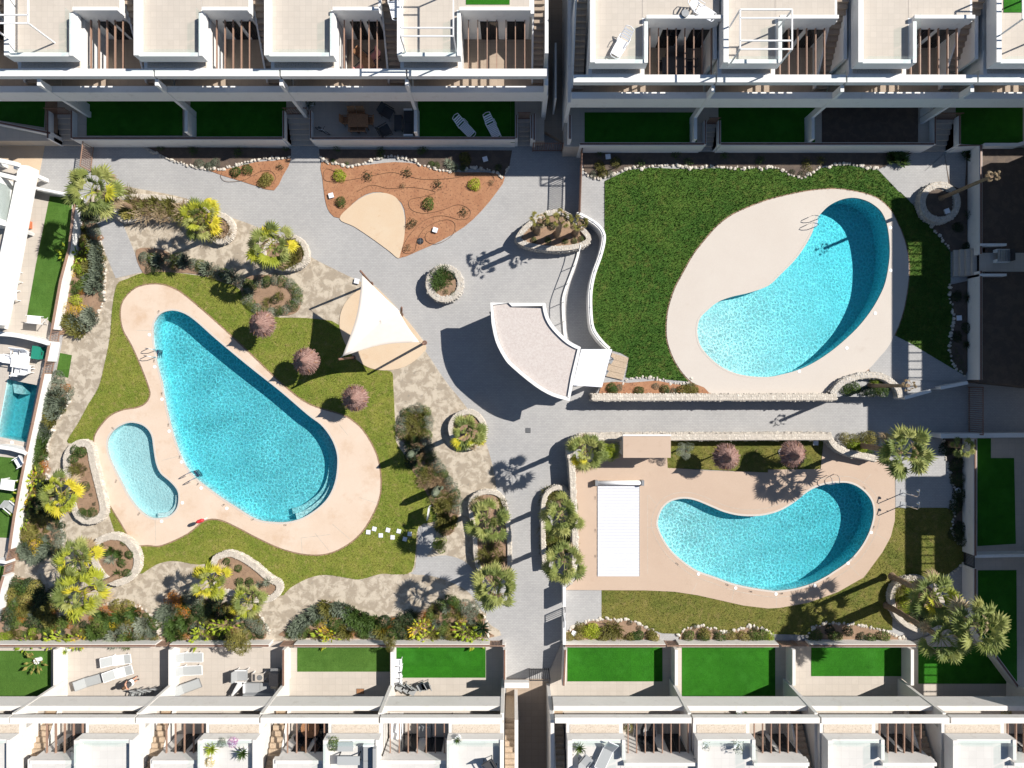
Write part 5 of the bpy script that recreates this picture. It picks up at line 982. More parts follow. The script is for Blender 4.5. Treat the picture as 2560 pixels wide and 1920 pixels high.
def lounger_sling(label, px, py, z, rz, fab='fabric_pale', towel=None, fr='metal_white', back=.3, group='sling sun loungers'):
    x, y = P(px, py, z+.3); th = thing('sun_lounger', label, 'sun lounger', (x, y, z), rz, group)
    f = MB()
    for s_ in (-1, 1): f.bar((-.95,.30*s_,.32),(.28,.30*s_,.32),.045); f.bar((.28,.30*s_,.32),(.92,.30*s_,.32+back),.045)
    f.bar((-.95,-.30,.32),(-.95,.30,.32),.045); f.bar((.92,-.30,.32+back),(.92,.30,.32+back),.045); link('frame', f.mesh('frame'), fr, th)
    link('seat', MB().add([(-.93,-.29,.33),(.28,-.29,.33),(.28,.29,.33),(-.93,.29,.33),(-.93,-.29,.345),(.28,-.29,.345),(.28,.29,.345),(-.93,.29,.345)],[(3,2,1,0),(4,5,6,7),(0,1,5,4),(2,3,7,6),(1,2,6,5),(3,0,4,7)]).mesh('seat'), fab, th)
    link('backrest', MB().add([(.29,-.29,.335),(.9,-.29,.33+back),(.9,.29,.33+back),(.29,.29,.335),(.29,-.29,.35),(.9,-.29,.345+back),(.9,.29,.345+back),(.29,.29,.35)],[(3,2,1,0),(4,5,6,7),(0,1,5,4),(2,3,7,6),(1,2,6,5),(3,0,4,7)]).mesh('backrest'), fab, th)
    for (a, b) in ((-.75,-.3),(-.75,.3),(.25,-.3),(.25,.3)): link('leg', MB().bar((a,b,.31),(a+(.08 if a < 0 else -.05),b,0),.04).mesh('leg'), fr, th)
    if towel: link('towel', MB().box(towel[0],towel[1],-.34,.34,.347,.372).mesh('towel'), 'fabric_white', th)
    return th
SL = 'sling sun loungers'
lounger_sling('lounger with white towel, upper of three on the lower left terrace', 292, 1650, .12, math.radians(186), towel=(-.5,.27))
lounger_sling('lounger with white towel, middle of three on the lower left terrace', 297, 1682, .12, math.radians(195), towel=(-.45,.27))
lounger_sling('empty grey lounger frame, lowest of three on the lower left terrace', 225, 1703, .12, math.radians(196), fab='fabric_pale', fr='metal_grey')
lounger_sling('pale lounger under the tree shadow beside the white divider', 472, 1643, .12, math.radians(180))
lounger_sling('pale lounger with raised back, second on the sofa terrace', 470, 1676, .12, math.radians(182), back=.4)
lounger_sling('grey lounger set askew below the pale ones', 468, 1718, .12, math.radians(200), fab='fabric_pale', fr='metal_grey')
lounger_sling('grey lounger on the roof terrace right of the south alley', 1515, 1885, 6.24, math.radians(65), fab='fabric_pale', fr='metal_white', back=.45)
lounger_sling('white framed lounger under the pergola, left of two', 1597, 1834, 3.15, math.radians(85), fab='fabric_dark', fr='metal_white', back=.2)
lounger_sling('white framed lounger under the pergola, right of two', 1628, 1834, 3.15, math.radians(95), fab='fabric_dark', fr='metal_white', back=.2)
def chair(label, px, py, z, rz, fab='fabric_grey', fr='metal_white', group='garden chairs', arms=True, w=.5):
    x, y = P(px, py, z+.45); th = thing('garden_chair', label, 'chair', (x, y, z), rz, group); h = w/2
    link('seat', MB().box(-h,h,-h,h,.40,.46).mesh('seat'), fab, th)
    link('backrest', MB().add([(h-.04,-h,.46),(h+.02,-h,.46),(h+.02,h,.46),(h-.04,h,.46),(h+.13,-h,.95),(h+.18,-h,.95),(h+.18,h,.95),(h+.13,h,.95)],[(3,2,1,0),(4,5,6,7),(0,1,5,4),(1,2,6,5),(2,3,7,6),(3,0,4,7)]).mesh('backrest'), fab, th)
    for a in (-h+.03, h-.03):
        for b in (-h+.03, h-.03): link('leg', MB().box(a-.02,a+.02,b-.02,b+.02,0,.40).mesh('leg'), fr, th)
    if arms:
        for s_ in (-1, 1): link('arm_rest', MB().box(-h,h+.05,s_*(h+.02)-.025,s_*(h+.02)+.025,.62,.66).mesh('arm_rest'), fr, th)
    return th
def table(label, px, py, z, rz, lx, ly, h=.72, top='fabric_white', fr='metal_white', rnd=False, cat='table'):
    x, y = P(px, py, z+h); th = thing('garden_table', label, cat, (x, y, z), rz)
    link('tabletop', (MB().disc(0,0,h-.05,h,lx/2,28) if rnd else MB().box(-lx/2,lx/2,-ly/2,ly/2,h-.05,h)).mesh('tabletop'), top, th)
    for a in (-1, 1):
        for b in (-1, 1): k = .33 if rnd else .44; link('leg', MB().box(a*lx*k-.03,a*lx*k+.03,b*ly*k-.03,b*ly*k+.03,0,h-.05).mesh('leg'), fr, th)
    return th
# north dining terrace
table('oval brown wooden dining table on the shaded terrace', 895, 301, 1.0, 0, 1.3, .85, .74, 'wood', 'wood')
for (px, py, rz, lab) in [(868,301,180,'left end'),(922,302,0,'right end'),(880,288,90,'upper left side'),(902,288,90,'upper right side'),(884,319,-90,'lower left side'),(904,319,-90,'lower right side')]:
    chair('brown wooden chair at the %s of the oval dining table' % lab, px, py, 1.0, math.radians(rz), 'wood', 'wood', 'wooden dining chairs')
chair('dark armchair on the shaded terrace, upper one', 968, 281, 1.0, math.radians(150), 'fabric_dark', 'metal_dark', 'dark lounge set', True, .68)
chair('dark armchair on the shaded terrace, lower one', 963, 326, 1.0, math.radians(210), 'fabric_dark', 'metal_dark', 'dark lounge set', True, .68)
table('dark oblong coffee table beside the long dark sofa', 995, 306, 1.0, 0, .5, 1.0, .4, 'fabric_dark', 'metal_dark')
def sofa(label, px, py, z, rz, L, fab='fabric_dark'):
    x, y = P(px, py, z+.4); th = thing('garden_sofa', label, 'sofa', (x, y, z), rz)
    link('base', MB().box(-.38,.38,-L/2,L/2,.05,.28).mesh('base'), 'metal_grey', th); link('backrest', MB().box(.24,.40,-L/2,L/2,.28,.80).mesh('backrest'), fab, th)
    n = max(2, int(L/.7))
    for k in range(n): link('cushion', MB().box(-.38,.235,-L/2+k*L/n+.01,-L/2+(k+1)*L/n-.01,.28,.43).mesh('cushion'), fab, th)
    for s_ in (-1, 1): link('arm_rest', MB().box(-.38,.24,s_*(L/2+.04)-.05,s_*(L/2+.04)+.05,.05,.55).mesh('arm_rest'), 'metal_white', th)
sofa('long dark sofa against the white divider', 1024, 307, 1.0, 0, 1.6)
table('brown square table under the north pergola', 920, 158, 4.0, .5, .7, .7, .72, 'wood', 'wood')
for (px, py, rz, lab) in [(936,142,40,'upper right'),(902,172,220,'lower left'),(936,174,-40,'lower right'),(905,140,140,'wooden upper left')]:
    chair('pink-cushioned chair at the %s of the brown square table' % lab, px, py, 4.0, math.radians(rz), 'fabric_pink' if 'wooden' not in lab else 'wood', 'metal_dark', 'pink cushioned chairs')
table('black dining table under the pergola right of the alley', 1687, 163, 5.0, 0, 1.5, .95, .74, 'fabric_dark', 'metal_dark')
for (px, py, rz, lab) in [(1676,142,90,'upper left'),(1701,142,90,'upper right'),(1656,166,180,'left end'),(1723,164,0,'right end'),(1678,186,-90,'lower left'),(1700,186,-90,'lower right')]:
    chair('black wicker chair at the %s of the black dining table' % lab, px, py, 5.0, math.radians(rz), 'fabric_dark', 'metal_dark', 'black wicker chairs')
x, y = P(1711, 38, 8.3); th = thing('floor_bucket', 'small dark lidded bucket on the roof beside the lounger', 'bucket', (x, y, 8.08)); link('body', MB().tube([(0,0,0),(0,0,.42)], [.17,.2], 12).mesh('body'), 'metal_dark', th); link('lid', MB().disc(0,0,.42,.46,.21,14).mesh('lid'), 'metal_grey', th); link('handle', MB().tube([(-.2,0,.4),(-.25,0,.3),(-.22,0,.15)], .02, 5).mesh('handle'), 'metal_dark', th)
# bicycle-like bare plant pot stand on the dining terrace
x, y = P(806, 327, 1.3); th = thing('folding_bicycle', 'small pale folded bicycle by the garden steps', 'bicycle', (x, y, 1.0), math.radians(-25))
for s_ in (-.28, .28):
    w_ = link('wheel', MB().tube([(s_+.24*math.cos(a*math.pi/8),.0,.25+.24*math.sin(a*math.pi/8)) for a in range(17)], .022, 5, False).mesh('wheel'), 'metal_dark', th)
link('frame', MB().tube([(-.28,0,.25),(-.05,0,.55),(.2,0,.6),(.28,0,.25)], .025, 6).mesh('frame'), 'metal_white', th); link('handlebar', MB().tube([(.22,-.22,.85),(.2,0,.82),(.22,.22,.85)], .018, 6).mesh('handlebar'), 'metal_dark', th); link('saddle', MB().box(-.16,.06,-.06,.06,.76,.82).mesh('saddle'), 'fabric_dark', th); link('seat_post', MB().tube([(-.05,0,.5),(-.06,0,.77)], .016, 6).mesh('seat_post'), 'steel', th); link('steerer', MB().tube([(.25,0,.45),(.21,0,.84)], .016, 6).mesh('steerer'), 'steel', th)
# lower left: stacked grey chairs, sofa group, plastic chairs
for k, (px, py, rz) in enumerate([(338,1737,75),(355,1734,70),(371,1734,75),(390,1731,80)]): chair('grey mesh chair in the row by the wall, %s from the left' % ORD[k], px, py, .12, math.radians(rz), 'fabric_pale', 'metal_grey', 'grey mesh chairs in a row')
chair('grey armchair with white frame left of the fire table', 605, 1688, .12, math.radians(180), 'fabric_grey', 'metal_white', 'grey cushioned seats', True, .72)
th = table('white table with round burner plate between grey seats', 645, 1694, .12, 0, .85, .55, .5, 'tile_beige', 'metal_white'); link('burner', MB().disc(.12,0,.5,.53,.18,20).mesh('burner'), 'metal_grey', th); link('inlay', MB().box(-.36,-.2,-.22,.22,.5,.512).mesh('inlay'), 'fabric_dark', th)
x, y = P(686, 1696, .9); th = thing('barbecue', 'black barbecue with chrome handles by the white divider', 'barbecue', (x, y, .12)); link('hood', MB().box(-.28,.28,-.42,.42,.75,1.05).mesh('hood'), 'metal_dark', th); link('cart', MB().box(-.25,.25,-.38,.38,.08,.75).mesh('cart'), 'metal_grey', th)
for s_ in (-1, 1): link('side_shelf', MB().box(-.25,.25,s_*.43,s_*.68,.78,.82).mesh('side_shelf'), 'steel', th); link('wheel', MB().disc(0,s_*.3,0,.08,.1,10).mesh('wheel'), 'metal_dark', th)
sofa('grey sofa with striped cushions on the lower left terrace', 650, 1722, .12, math.radians(-90), 2.0, 'fabric_grey')
th = thing('parasol_folded', 'folded white parasol lying across the grey sofa', 'parasol', (*P(588,1727,.6), .12), math.radians(55)); link('canopy', MB().tube([(-.6,0,.5),(0,0,.55),(.6,0,.52)], [.03,.13,.2], 8).mesh('canopy'), 'fabric_white', th); link('pole', MB().tube([(-.9,0,.48),(-.5,0,.5)], .025, 6).mesh('pole'), 'metal_grey', th); link('stand', MB().box(-.3,.3,-.2,.2,0,.48).mesh('stand'), 'fabric_dark', th)
for k in range(4):
    c = chair('white plastic chair in the pile against the divider, %s from the top' % ORD[k], 995, 1657+k*15, .12+.0*k, math.radians([90,80,95,100][k]), 'plastic_white', 'plastic_white', 'piled white plastic chairs')
for k, (px, py, rz) in enumerate([(1000,1718,60),(1016,1722,50),(1030,1728,60),(1053,1718,30),(1064,1716,20)]): chair('grey folding chair by the bright turf, %s from the left' % ORD[k], px, py, .12, math.radians(rz), 'fabric_grey', 'metal_grey', 'grey folding chairs', False)
x, y = P(900, 1729, .2); th = thing('floor_mat', 'brown doormat on the terrace below the soft turf', 'mat', (x, y, .12)); link('pile', MB().box(-.24,.24,-.15,.15,.0,.02).mesh('pile'), 'wood', th); link('border', MB().box(-.26,.26,-.17,.17,.0,.012).mesh('border'), 'metal_dark', th)
# west gardens
table('white rectangular table in the west garden', 50, 904, .1, math.radians(-8), 1.2, .85, .74)
for (px, py, rz, lab) in [(22,897,172,'left end'),(42,886,85,'upper left side'),(62,888,85,'upper right side'),(46,925,-95,'lower left side'),(66,922,-95,'lower right side')]: chair('white chair at the %s of the west garden table' % lab, px, py, .1, math.radians(rz), 'plastic_white', 'metal_white', 'white chairs in the west garden')
chair('white armchair by the bungalow terrace, upper one', 33, 692, .1, math.radians(0), 'plastic_white', 'metal_white', 'white bungalow seats', True, .7); chair('white armchair by the bungalow terrace, lower one', 28, 738, .1, math.radians(0), 'plastic_white', 'metal_white', 'white bungalow seats', True, .7)
table('white low table between the bungalow armchairs', 22, 714, .1, math.radians(-10), .8, .6, .4)
x, y = P(97, 882, .4); th = thing('storage_box', 'green storage box beside the west gate', 'box', (x, y, .1), math.radians(-8)); link('body', MB().box(-.25,.25,-.4,.4,0,.55).mesh('body'), 'green_box', th); link('lid', MB().box(-.28,.28,-.43,.43,.55,.62).mesh('lid'), 'green_box', th); link('handle', MB().box(.28,.31,-.1,.1,.4,.45).mesh('handle'), 'metal_dark', th)
chair('white slatted chair on the west lawn, upper one', 50, 1155, .12, math.radians(30), 'plastic_white', 'metal_white', 'white chairs on the west lawn', True, .6); chair('white slatted chair on the west lawn, lower one', 30, 1268, .12, math.radians(140), 'fabric_pale', 'metal_white', 'white chairs on the west lawn', True, .6)
table('white table on the west lawn with a folded parasol', 18, 1212, .12, math.radians(-8), .9, .7, .72)
x, y = P(70, 562, .3); th = thing('clay_grill', 'terracotta block barbecue by the bungalow window', 'barbecue', (x, y, .1)); link('body', MB().box(-.16,.16,-.24,.24,0,.5).mesh('body'), 'terracotta', th); link('grate', MB().box(-.13,.13,-.2,.2,.5,.53).mesh('grate'), 'metal_dark', th)
x, y = P(98, 801, .5); th = thing('drying_rack', 'white drying rack with laundry below the west turf strip', 'rack', (x, y, .1), math.radians(-5)); link('frame', MB().bar((-.6,-.25,.9),(.6,-.25,.9),.03).bar((-.6,.25,.9),(.6,.25,.9),.03).bar((-.5,-.25,.9),(-.3,.25,0),.03).bar((.5,-.25,.9),(.3,.25,0),.03).bar((-.5,.25,.9),(-.3,-.25,0),.03).bar((.5,.25,.9),(.3,-.25,0),.03).mesh('frame'), 'metal_white', th); link('laundry', MB().box(-.45,.45,-.24,.24,.91,.93).mesh('laundry'), 'fabric_white', th)
# south pergolas and roof terraces
table('round brown table under the south pergola', 775, 1822, 3.15, 0, 1.15, 1.15, .74, 'wood', 'metal_dark', True)
for (px, py, rz, lab) in [(758,1834,200,'left'),(800,1812,10,'right'),(790,1838,-60,'lower')]: chair('dark chair at the %s side of the round brown table' % lab, px, py, 3.15, math.radians(rz), 'fabric_dark', 'metal_dark', 'dark chairs at the round table')
for (px, py, lx, ly, lab, mt) in [(988,1818,.85,1.3,'white draped furniture under the pergola, left','fabric_white'),(988,1845,.8,.8,'white draped armchair under the pergola, lower left','fabric_white'),(1062,1830,.9,.9,'grey covered armchair under the pergola, middle','fabric_pale'),(1102,1825,1.2,1.1,'grey covered sofa under the pergola, right','fabric_pale')]:
    x, y = P(px, py, 3.7); th = thing('covered_furniture', lab, 'furniture', (x, y, 3.15)); b = MB().add([(-lx/2,-ly/2,0),(lx/2,-ly/2,0),(lx/2,ly/2,0),(-lx/2,ly/2,0),(-lx*.46,-ly*.46,.5),(lx*.46,-ly*.44,.52),(lx*.45,ly*.46,.72),(-lx*.44,ly*.45,.68)], [(4,5,6,7),(0,1,5,4),(1,2,6,5),(2,3,7,6),(3,0,4,7)]); o = link('cover', b.mesh('cover'), mt, th)
    bv = o.modifiers.new('bevel', 'BEVEL'); bv.width = .08; bv.segments = 3; link('hem', MB().box(-lx/2-.01,lx/2+.01,-ly/2-.01,ly/2+.01,0,.03).mesh('hem'), mt, th)
table('white outdoor table on the roof with the grey corner sofa', 871, 1902, 6.22, 0, 1.3, .5, .6, 'fabric_pale', 'metal_dark')
sofa('grey corner sofa with pink cushion on the roof terrace', 925, 1902, 6.22, 0, 1.8, 'fabric_grey')
table('white side table beside the roof bush', 863, 1867, 6.22, 0, .9, .55, .5, 'fabric_pale', 'metal_white')
chair('grey deck chair on the roof right of the south alley', 1465, 1903, 6.24, math.radians(230), 'fabric_grey', 'metal_dark', 'roof chairs', True, .6)
chair('dark chair at the bottom edge of the roof terrace left of the alley', 1225, 1914, 6.22, math.radians(120), 'fabric_dark', 'metal_dark', 'roof chairs', True, .6)
# ================================================================ POOL FITTINGS AND SMALL THINGS
def ladder(label, px, py, zd, rz):
    x, y = P(px, py, zd); th = thing('pool_ladder', label, 'ladder', (x, y, zd), rz, 'steel pool ladders')
    for s_ in (-1, 1): link('rail', MB().tube([(-.45,.25*s_,0),(-.42,.25*s_,.5),(-.3,.25*s_,.68),(-.1,.25*s_,.7),(.1,.25*s_,.55),(.15,.25*s_,0),(.15,.25*s_,-.7)], .024, 8).mesh('rail'), 'steel', th, None)
    for k in range(3): link('tread', MB().box(.08,.24,-.25,.25,-.12-k*.25,-.08-k*.25).mesh('tread'), 'steel', th)
ladder('steel ladder on the left edge of the teardrop pool', 386, 883, .06, math.radians(-10)); ladder('steel ladder between teardrop and paddling pool', 485, 1188, .06, math.radians(35)); ladder('steel ladder on the white deck of the largest pool', 2036, 556, ZT+.06, math.radians(-12)); ladder('steel ladder at the top of the bean-shaped pool', 2079, 1203, .06, math.radians(-80))
for k, (tx, ty) in enumerate([(970,1280),(1022,1252),(1078,1308),(1140,1262),(1180,1325),(1234,1272),(1286,1340),(1328,1296)]):
    x, y = P(640+tx/3.456, 960+ty/3.456, .07); th = thing('stepping_stone', 'white square stepping slab in the grass, %s from the pool' % ['first','second','third','fourth','fifth','sixth','seventh','eighth'][k], 'slab', (x, y, .03), random.uniform(-.3,.3), 'white stepping slabs')
    link('slab', MB().box(-.14,.14,-.14,.14,-.02,.05).mesh('slab'), 'cover_white', th)
for k, (px, py, lev, lab) in enumerate([(828,489,0,'at the left of the orange soil'),(1088,575,0,'near the tip of the orange soil'),(892,703,0,'beside the sail post'),(1520,392,ZT,'in the shaded bed above the lush lawn'),(2367,528,ZT+.45,'inside the round planter with the thin trunk'),(2397,795,ZT,'in the shaded strip right of the largest pool'),(2039,1107,0,'behind the right thatched parasol on the dry strip'),(2394,1226,0,'in the dark bed along the right wall'),(1435,1583,0,'in the first stone-edged bed at lower right'),(1213,398,0,'in the dark bed near the alley')]):
    x, y = P(px, py, lev+.1); th = thing('valve_box', 'white square valve box lid %s' % lab, 'valve box', (x, y, lev), random.uniform(-.4,.4), 'white valve boxes'); link('box', MB().box(-.15,.15,-.15,.15,-.05,.13).mesh('box'), 'mortar', th); link('lid', MB().box(-.165,.165,-.165,.165,.13,.16).mesh('lid'), 'cover_white', th)
x, y = P(1320, 1076, 0); th = thing('drain_grate', 'grey square drain grate in the paving near the road corner', 'grate', (x, y, -.02)); link('frame', MB().box(-.17,.17,-.17,.17,0,.012).mesh('frame'), 'metal_dark', th)
for k in range(5): link('grate_bar', MB().box(-.15,.15,-.13+k*.06,-.10+k*.06,.012,.02).mesh('grate_bar'), 'metal_grey', th)
x, y = P(1051, 603, 0); th = thing('manhole', 'round black cover in the tip of the orange soil', 'cover', (x, y, .01)); link('cover', MB().disc(0,0,0,.05,.22,20).mesh('cover'), 'metal_dark', th); link('rib', MB().bar((-.2,0,.055),(.2,0,.055),.02).bar((0,-.2,.055),(0,.2,.055),.02).mesh('rib'), 'metal_grey', th)
x, y = P(1072, 1281, .9); th = thing('pool_sign', 'white notice board standing on the lawn near the stepping slabs', 'sign', (x, y, .03), math.radians(83)); link('board', MB().box(-.42,.42,-.02,.02,.55,1.55).mesh('board'), 'metal_white', th)
for s_ in (-1, 1): link('post', MB().box(s_*.36-.025,s_*.36+.025,-.05,-.021,0,1.5).mesh('post'), 'metal_grey', th)
x, y = P(506, 1300, .7); th = thing('rescue_post', 'red rescue float on a short post at the deck edge', 'rescue float', (x, y, .06), math.radians(20)); link('float', MB().tube([(-.3,0,1.0),(-.15,0,1.02),(.15,0,1.02),(.3,0,1.0)], [.04,.12,.12,.04], 10).mesh('float'), 'fabric_red', th); link('post', MB().tube([(0,0,0),(0,0,.95)], .04, 8).mesh('post'), 'metal_white', th)
# drip hoses on the orange soil
for k, (lab, pts) in enumerate([('looping drip hose across the top of the orange soil', T(1,0,[(720,1500),(620,1460),(585,1500),(600,1560),(700,1570),(900,1540),(1050,1510),(1180,1490),(1300,1520),(1450,1550),(1700,1540),(1900,1500),(2020,1500),(2060,1560),(2010,1620)])),
    ('drip hose winding through the middle of the orange soil', T(1,0,[(870,1659),(1000,1600),(1150,1630),(1350,1620),(1550,1659)])+T(1,1,[(1450,40),(1330,70),(1340,150),(1450,185),(1600,160),(1750,110),(1850,160),(1830,230),(1750,240)])),
    ('drip hose looping near the tip of the orange soil', T(1,1,[(1750,240),(1600,205),(1450,250),(1330,370),(1270,480),(1290,530),(1370,510),(1400,400),(1480,300),(1640,240),(1720,280),(1690,380),(1560,450),(1470,420),(1480,350),(1560,340)])),
    ('drip hose curling round the left orange patch', T(0,0,[(1920,1490),(1910,1530),(1960,1570),(2100,1560)])+T(1,0,[(-50,1530),(50,1480),(130,1480),(170,1530),(140,1590),(50,1600)]))]):
    ps = W(smooth(pts, 5, False), 0); th = thing('drip_hose', lab, 'hose', (ps[0][0], ps[0][1], .02)); o = MB().tube([(x, y, .035) for x, y in ps], .013, 5).build('hose', 'hose', th)
# ================================================================ PLANTS
NTH = 'first second third fourth fifth sixth seventh eighth ninth tenth eleventh twelfth thirteenth fourteenth fifteenth sixteenth seventeenth eighteenth nineteenth twentieth twenty-first twenty-second twenty-third twenty-fourth twenty-fifth twenty-sixth twenty-seventh twenty-eighth twenty-ninth thirtieth'.split()
rng = np.random.default_rng(11)
def fan_leaf(seed, seg=18, pet=.75, R_=.78, droop=.35):
    r = np.random.default_rng(seed); b = MB()
    b.add([(0,-.018,0),(0,.018,0),(pet,.012,.02),(pet,-.012,.02)], [(0,1,2,3)])
    a0 = math.radians(118)
    for k in range(seg):
        a = -a0+2*a0*(k+.5)/seg; da = a0/seg*.98; L = R_*(1-.22*(abs(a)/a0)**2)*r.uniform(.9, 1.05); fold = .035*(1 if k % 2 else -1)
        m1 = L*.62; z1 = -droop*.10*L; tipz = -droop*L*r.uniform(.4, 1.1)
        def pt(rr, aa, z): return (pet+rr*math.cos(aa), rr*math.sin(aa), .02+z)
        b.add([pt(0,a,0), pt(m1,a-da,z1+fold*.5), pt(m1,a+da,z1-fold*.5), pt(m1*.8,a,z1*.6+.03), pt(L,a+r.normal(0,.04),tipz)], [(0,1,3),(0,3,2),(1,4,3),(3,4,2)])
    return b.mesh('leaf')
FAN = [fan_leaf(i, 17, [.72,.86,.98,.8][i % 4], [.66,.60,.56,.63][i % 4], [.25,.4,.6,.3][i % 4]) for i in range(4)]
FANM = {}
def fanmesh(i, mat):
    k = (i, mat)
    if k not in FANM: FANM[k] = FAN[i].copy(); FANM[k].materials.clear(); FANM[k].materials.append(MATS[mat])
    return FANM[k]
def trunk_mesh(h, r0=.17, r1=.12, bend=(0, 0), rings=14):
    pts = [(bend[0]*(i/rings)**2, bend[1]*(i/rings)**2, h*i/rings) for i in range(rings+1)]; rs = [(r0+(r1-r0)*i/rings)*(1.0 if i % 2 else 1.13) for i in range(rings+1)]
    rs[0] *= 1.35; return MB().tube(pts, rs, 10).mesh('trunk')
def palm(label, px, py, zc, rad, mat='leaf_palm', n=25, base=0.0, mix=None, group='fan palms', dead=3, tr=.16, seed=None):
    x, y = P(px, py, zc); th = thing('palm_tree', label, 'palm', (x, y, base), 0, group); r = np.random.default_rng(seed if seed is not None else int(px*7+py)); h = zc-base
    link('trunk', trunk_mesh(h, tr*1.15, tr*.85), 'trunk', th)
    s0 = rad/1.45
    for k in range(n):
        t_ = k/n; el = math.radians(74-92*t_**.8+r.normal(0, 8)); az = k*2.39996+r.normal(0, .2); m = mat if not mix or r.random() > mix[1] else mix[0]
        if k >= n-dead: m = 'leaf_dry'; el = math.radians(-35+r.normal(0, 10))
        o = link('leaf', fanmesh(int(r.integers(4)), m), None, th, (.08*math.cos(az), .08*math.sin(az), h+.02+.22*(1-t_))); sc = s0*r.uniform(.82, 1.12)*(.70+.30*min(1, t_*2.2)); o.scale = (sc, sc, sc)
        o.rotation_mode = 'ZYX'; o.rotation_euler = (r.normal(0, .25), -el, az); o.rotation_mode = 'XYZ'
    return th
Y = ('leaf_palm_yellow', .35); YY = ('leaf_palm_yellow', .75)
palm('tall fan palm by the slatted fence, upper left corner of the garden', 240, 478, 4.6, 1.75, mix=('leaf_palm_yellow', .12), n=27)
palm('yellow-green fan palm in the walled bed by the curved path', 509, 546, 3.6, 1.45, 'leaf_palm_yellow', mix=('leaf_palm', .4), base=.4)
palm('fan palm in the round-ended planter beside the curved path', 682, 616, 3.6, 1.50, mix=Y, base=.4)
palm('yellowish fan palm beside the U-shaped planter', 156, 1235, 2.6, 1.45, 'leaf_palm_yellow', mix=('leaf_palm', .35), base=.05)
palm('fan palm at the top of the lower left palm cluster', 196, 1398, 3.6, 1.5, 'leaf_palm_yellow', mix=('leaf_palm', .5), base=.05)
palm('biggest yellow fan palm of the lower left cluster', 208, 1482, 4.2, 1.75, mix=('leaf_palm_yellow', .5), base=.05, n=29)
palm('fan palm in the slanting planter near the lower beds', 529, 1452, 3.6, 1.35, 'leaf_palm_yellow', mix=('leaf_palm', .4), base=.4)
palm('small fan palm right of the orange blossoms', 622, 1500, 2.8, 1.2, mix=Y, base=.4)
palm('fan palm in the round planter near the grey path bend', 1170, 1082, 3.8, 1.25, mix=('leaf_palm_yellow', .3), base=.42)
palm('fan palm at the top of the long planter left of the main path', 1216, 1298, 4.5, 1.5, base=.42)
palm('fan palm at the bottom of the long planter left of the main path', 1236, 1462, 5.0, 1.58, base=.42)
palm('fan palm in the rubble corner left of the pink shed', 1466, 1128, 4.5, 1.3, mix=('leaf_palm_yellow', .15), base=.0)
palm('fan palm in the narrow rubble planter, upper one', 1404, 1287, 4.5, 1.32, base=.0)
palm('fan palm in the narrow rubble planter, lower one', 1410, 1403, 5.0, 1.38, base=.0)
palm('large fan palm beside the curved planter right of the tan deck', 2251, 1131, 5.0, 1.75, base=.0, n=29)
palm('small low fan palm in the dark bed by the right wall', 2406, 1116, 1.6, .75, base=.0, n=18, dead=0)
palm('fan palm at the top left of the lower right cluster', 2331, 1492, 5.0, 1.6, base=.42, mix=('leaf_palm_yellow', .15))
palm('fan palm at the bottom of the lower right cluster', 2350, 1592, 6.0, 1.6, base=.0)
palm('tallest fan palm at the right of the lower right cluster', 2442, 1564, 7.0, 1.75, base=.1, n=29)
for k, (bx_, by_, zc, lab) in enumerate([(1344,580,4.0,'left'),(1393,586,5.0,'middle'),(1439,584,3.6,'right')]):
    X, Y_ = P(bx_, by_, .7); kk = H/(H-zc); px, py = 1280+X/S*kk, 960-Y_/S*kk
    palm('stumpy young palm in the leaf-shaped planter, %s of three' % lab, px, py, zc, .62, 'leaf_olive', 14, .7, group='stumpy palms in the leaf planter', dead=4, tr=.17)
def pole_tree(label, bx_, by_, b0, zc):
    X, Y_ = P(bx_, by_, b0); kk = H/(H-zc); palm(label, 1280+X/S*kk, 960-Y_/S*kk, zc, .42, 'leaf_dry', 12, b0, group='bare trunked palms', dead=6, tr=.11)
pole_tree('thin tall trunk with withered top in the upper right ring planter', 2352, 496, ZT+.45, 6.4)
pole_tree('thin tall trunk with small top in the arched planter', 2175, 964, ZT+.02, 5.6)
# ---------------------------------------------------------------- shrub shapes
def leafball(n, leaf, seed, flat=.8, elong=1.6, fill=.55):
    r = np.random.default_rng(seed); d = r.normal(0, 1, (n, 3)); d /= np.linalg.norm(d, axis=1)[:, None]; d[:, 2] = np.abs(d[:, 2])
    lobes = r.normal(0, 1, (7, 3)); lobes /= np.linalg.norm(lobes, axis=1)[:, None]
    rad = .72+.30*np.max(d@lobes.T, axis=1)**3; rad *= r.uniform(fill, 1, n)**.5
    p = d*rad[:, None]; p[:, 2] *= flat; p[:, 2] += .05
    u = r.normal(0, 1, (n, 3)); u -= (u*d).sum(1)[:, None]*d*.6; u /= np.linalg.norm(u, axis=1)[:, None]; w = np.cross(u, d+r.normal(0, .5, (n, 3))); w /= np.linalg.norm(w, axis=1)[:, None]+1e-9
    s_ = leaf*r.uniform(.6, 1.3, n)[:, None]; a = p-u*s_*elong; c = p+u*s_*elong; b_ = p+w*s_*.7; e = p-w*s_*.7
    v = np.stack([a, b_, c, e], 1).reshape(-1, 3); me = bpy.data.meshes.new('foliage'); me.from_pydata(v.tolist(), [], [(4*i, 4*i+1, 4*i+2, 4*i+3) for i in range(n)]); me.update(); return me
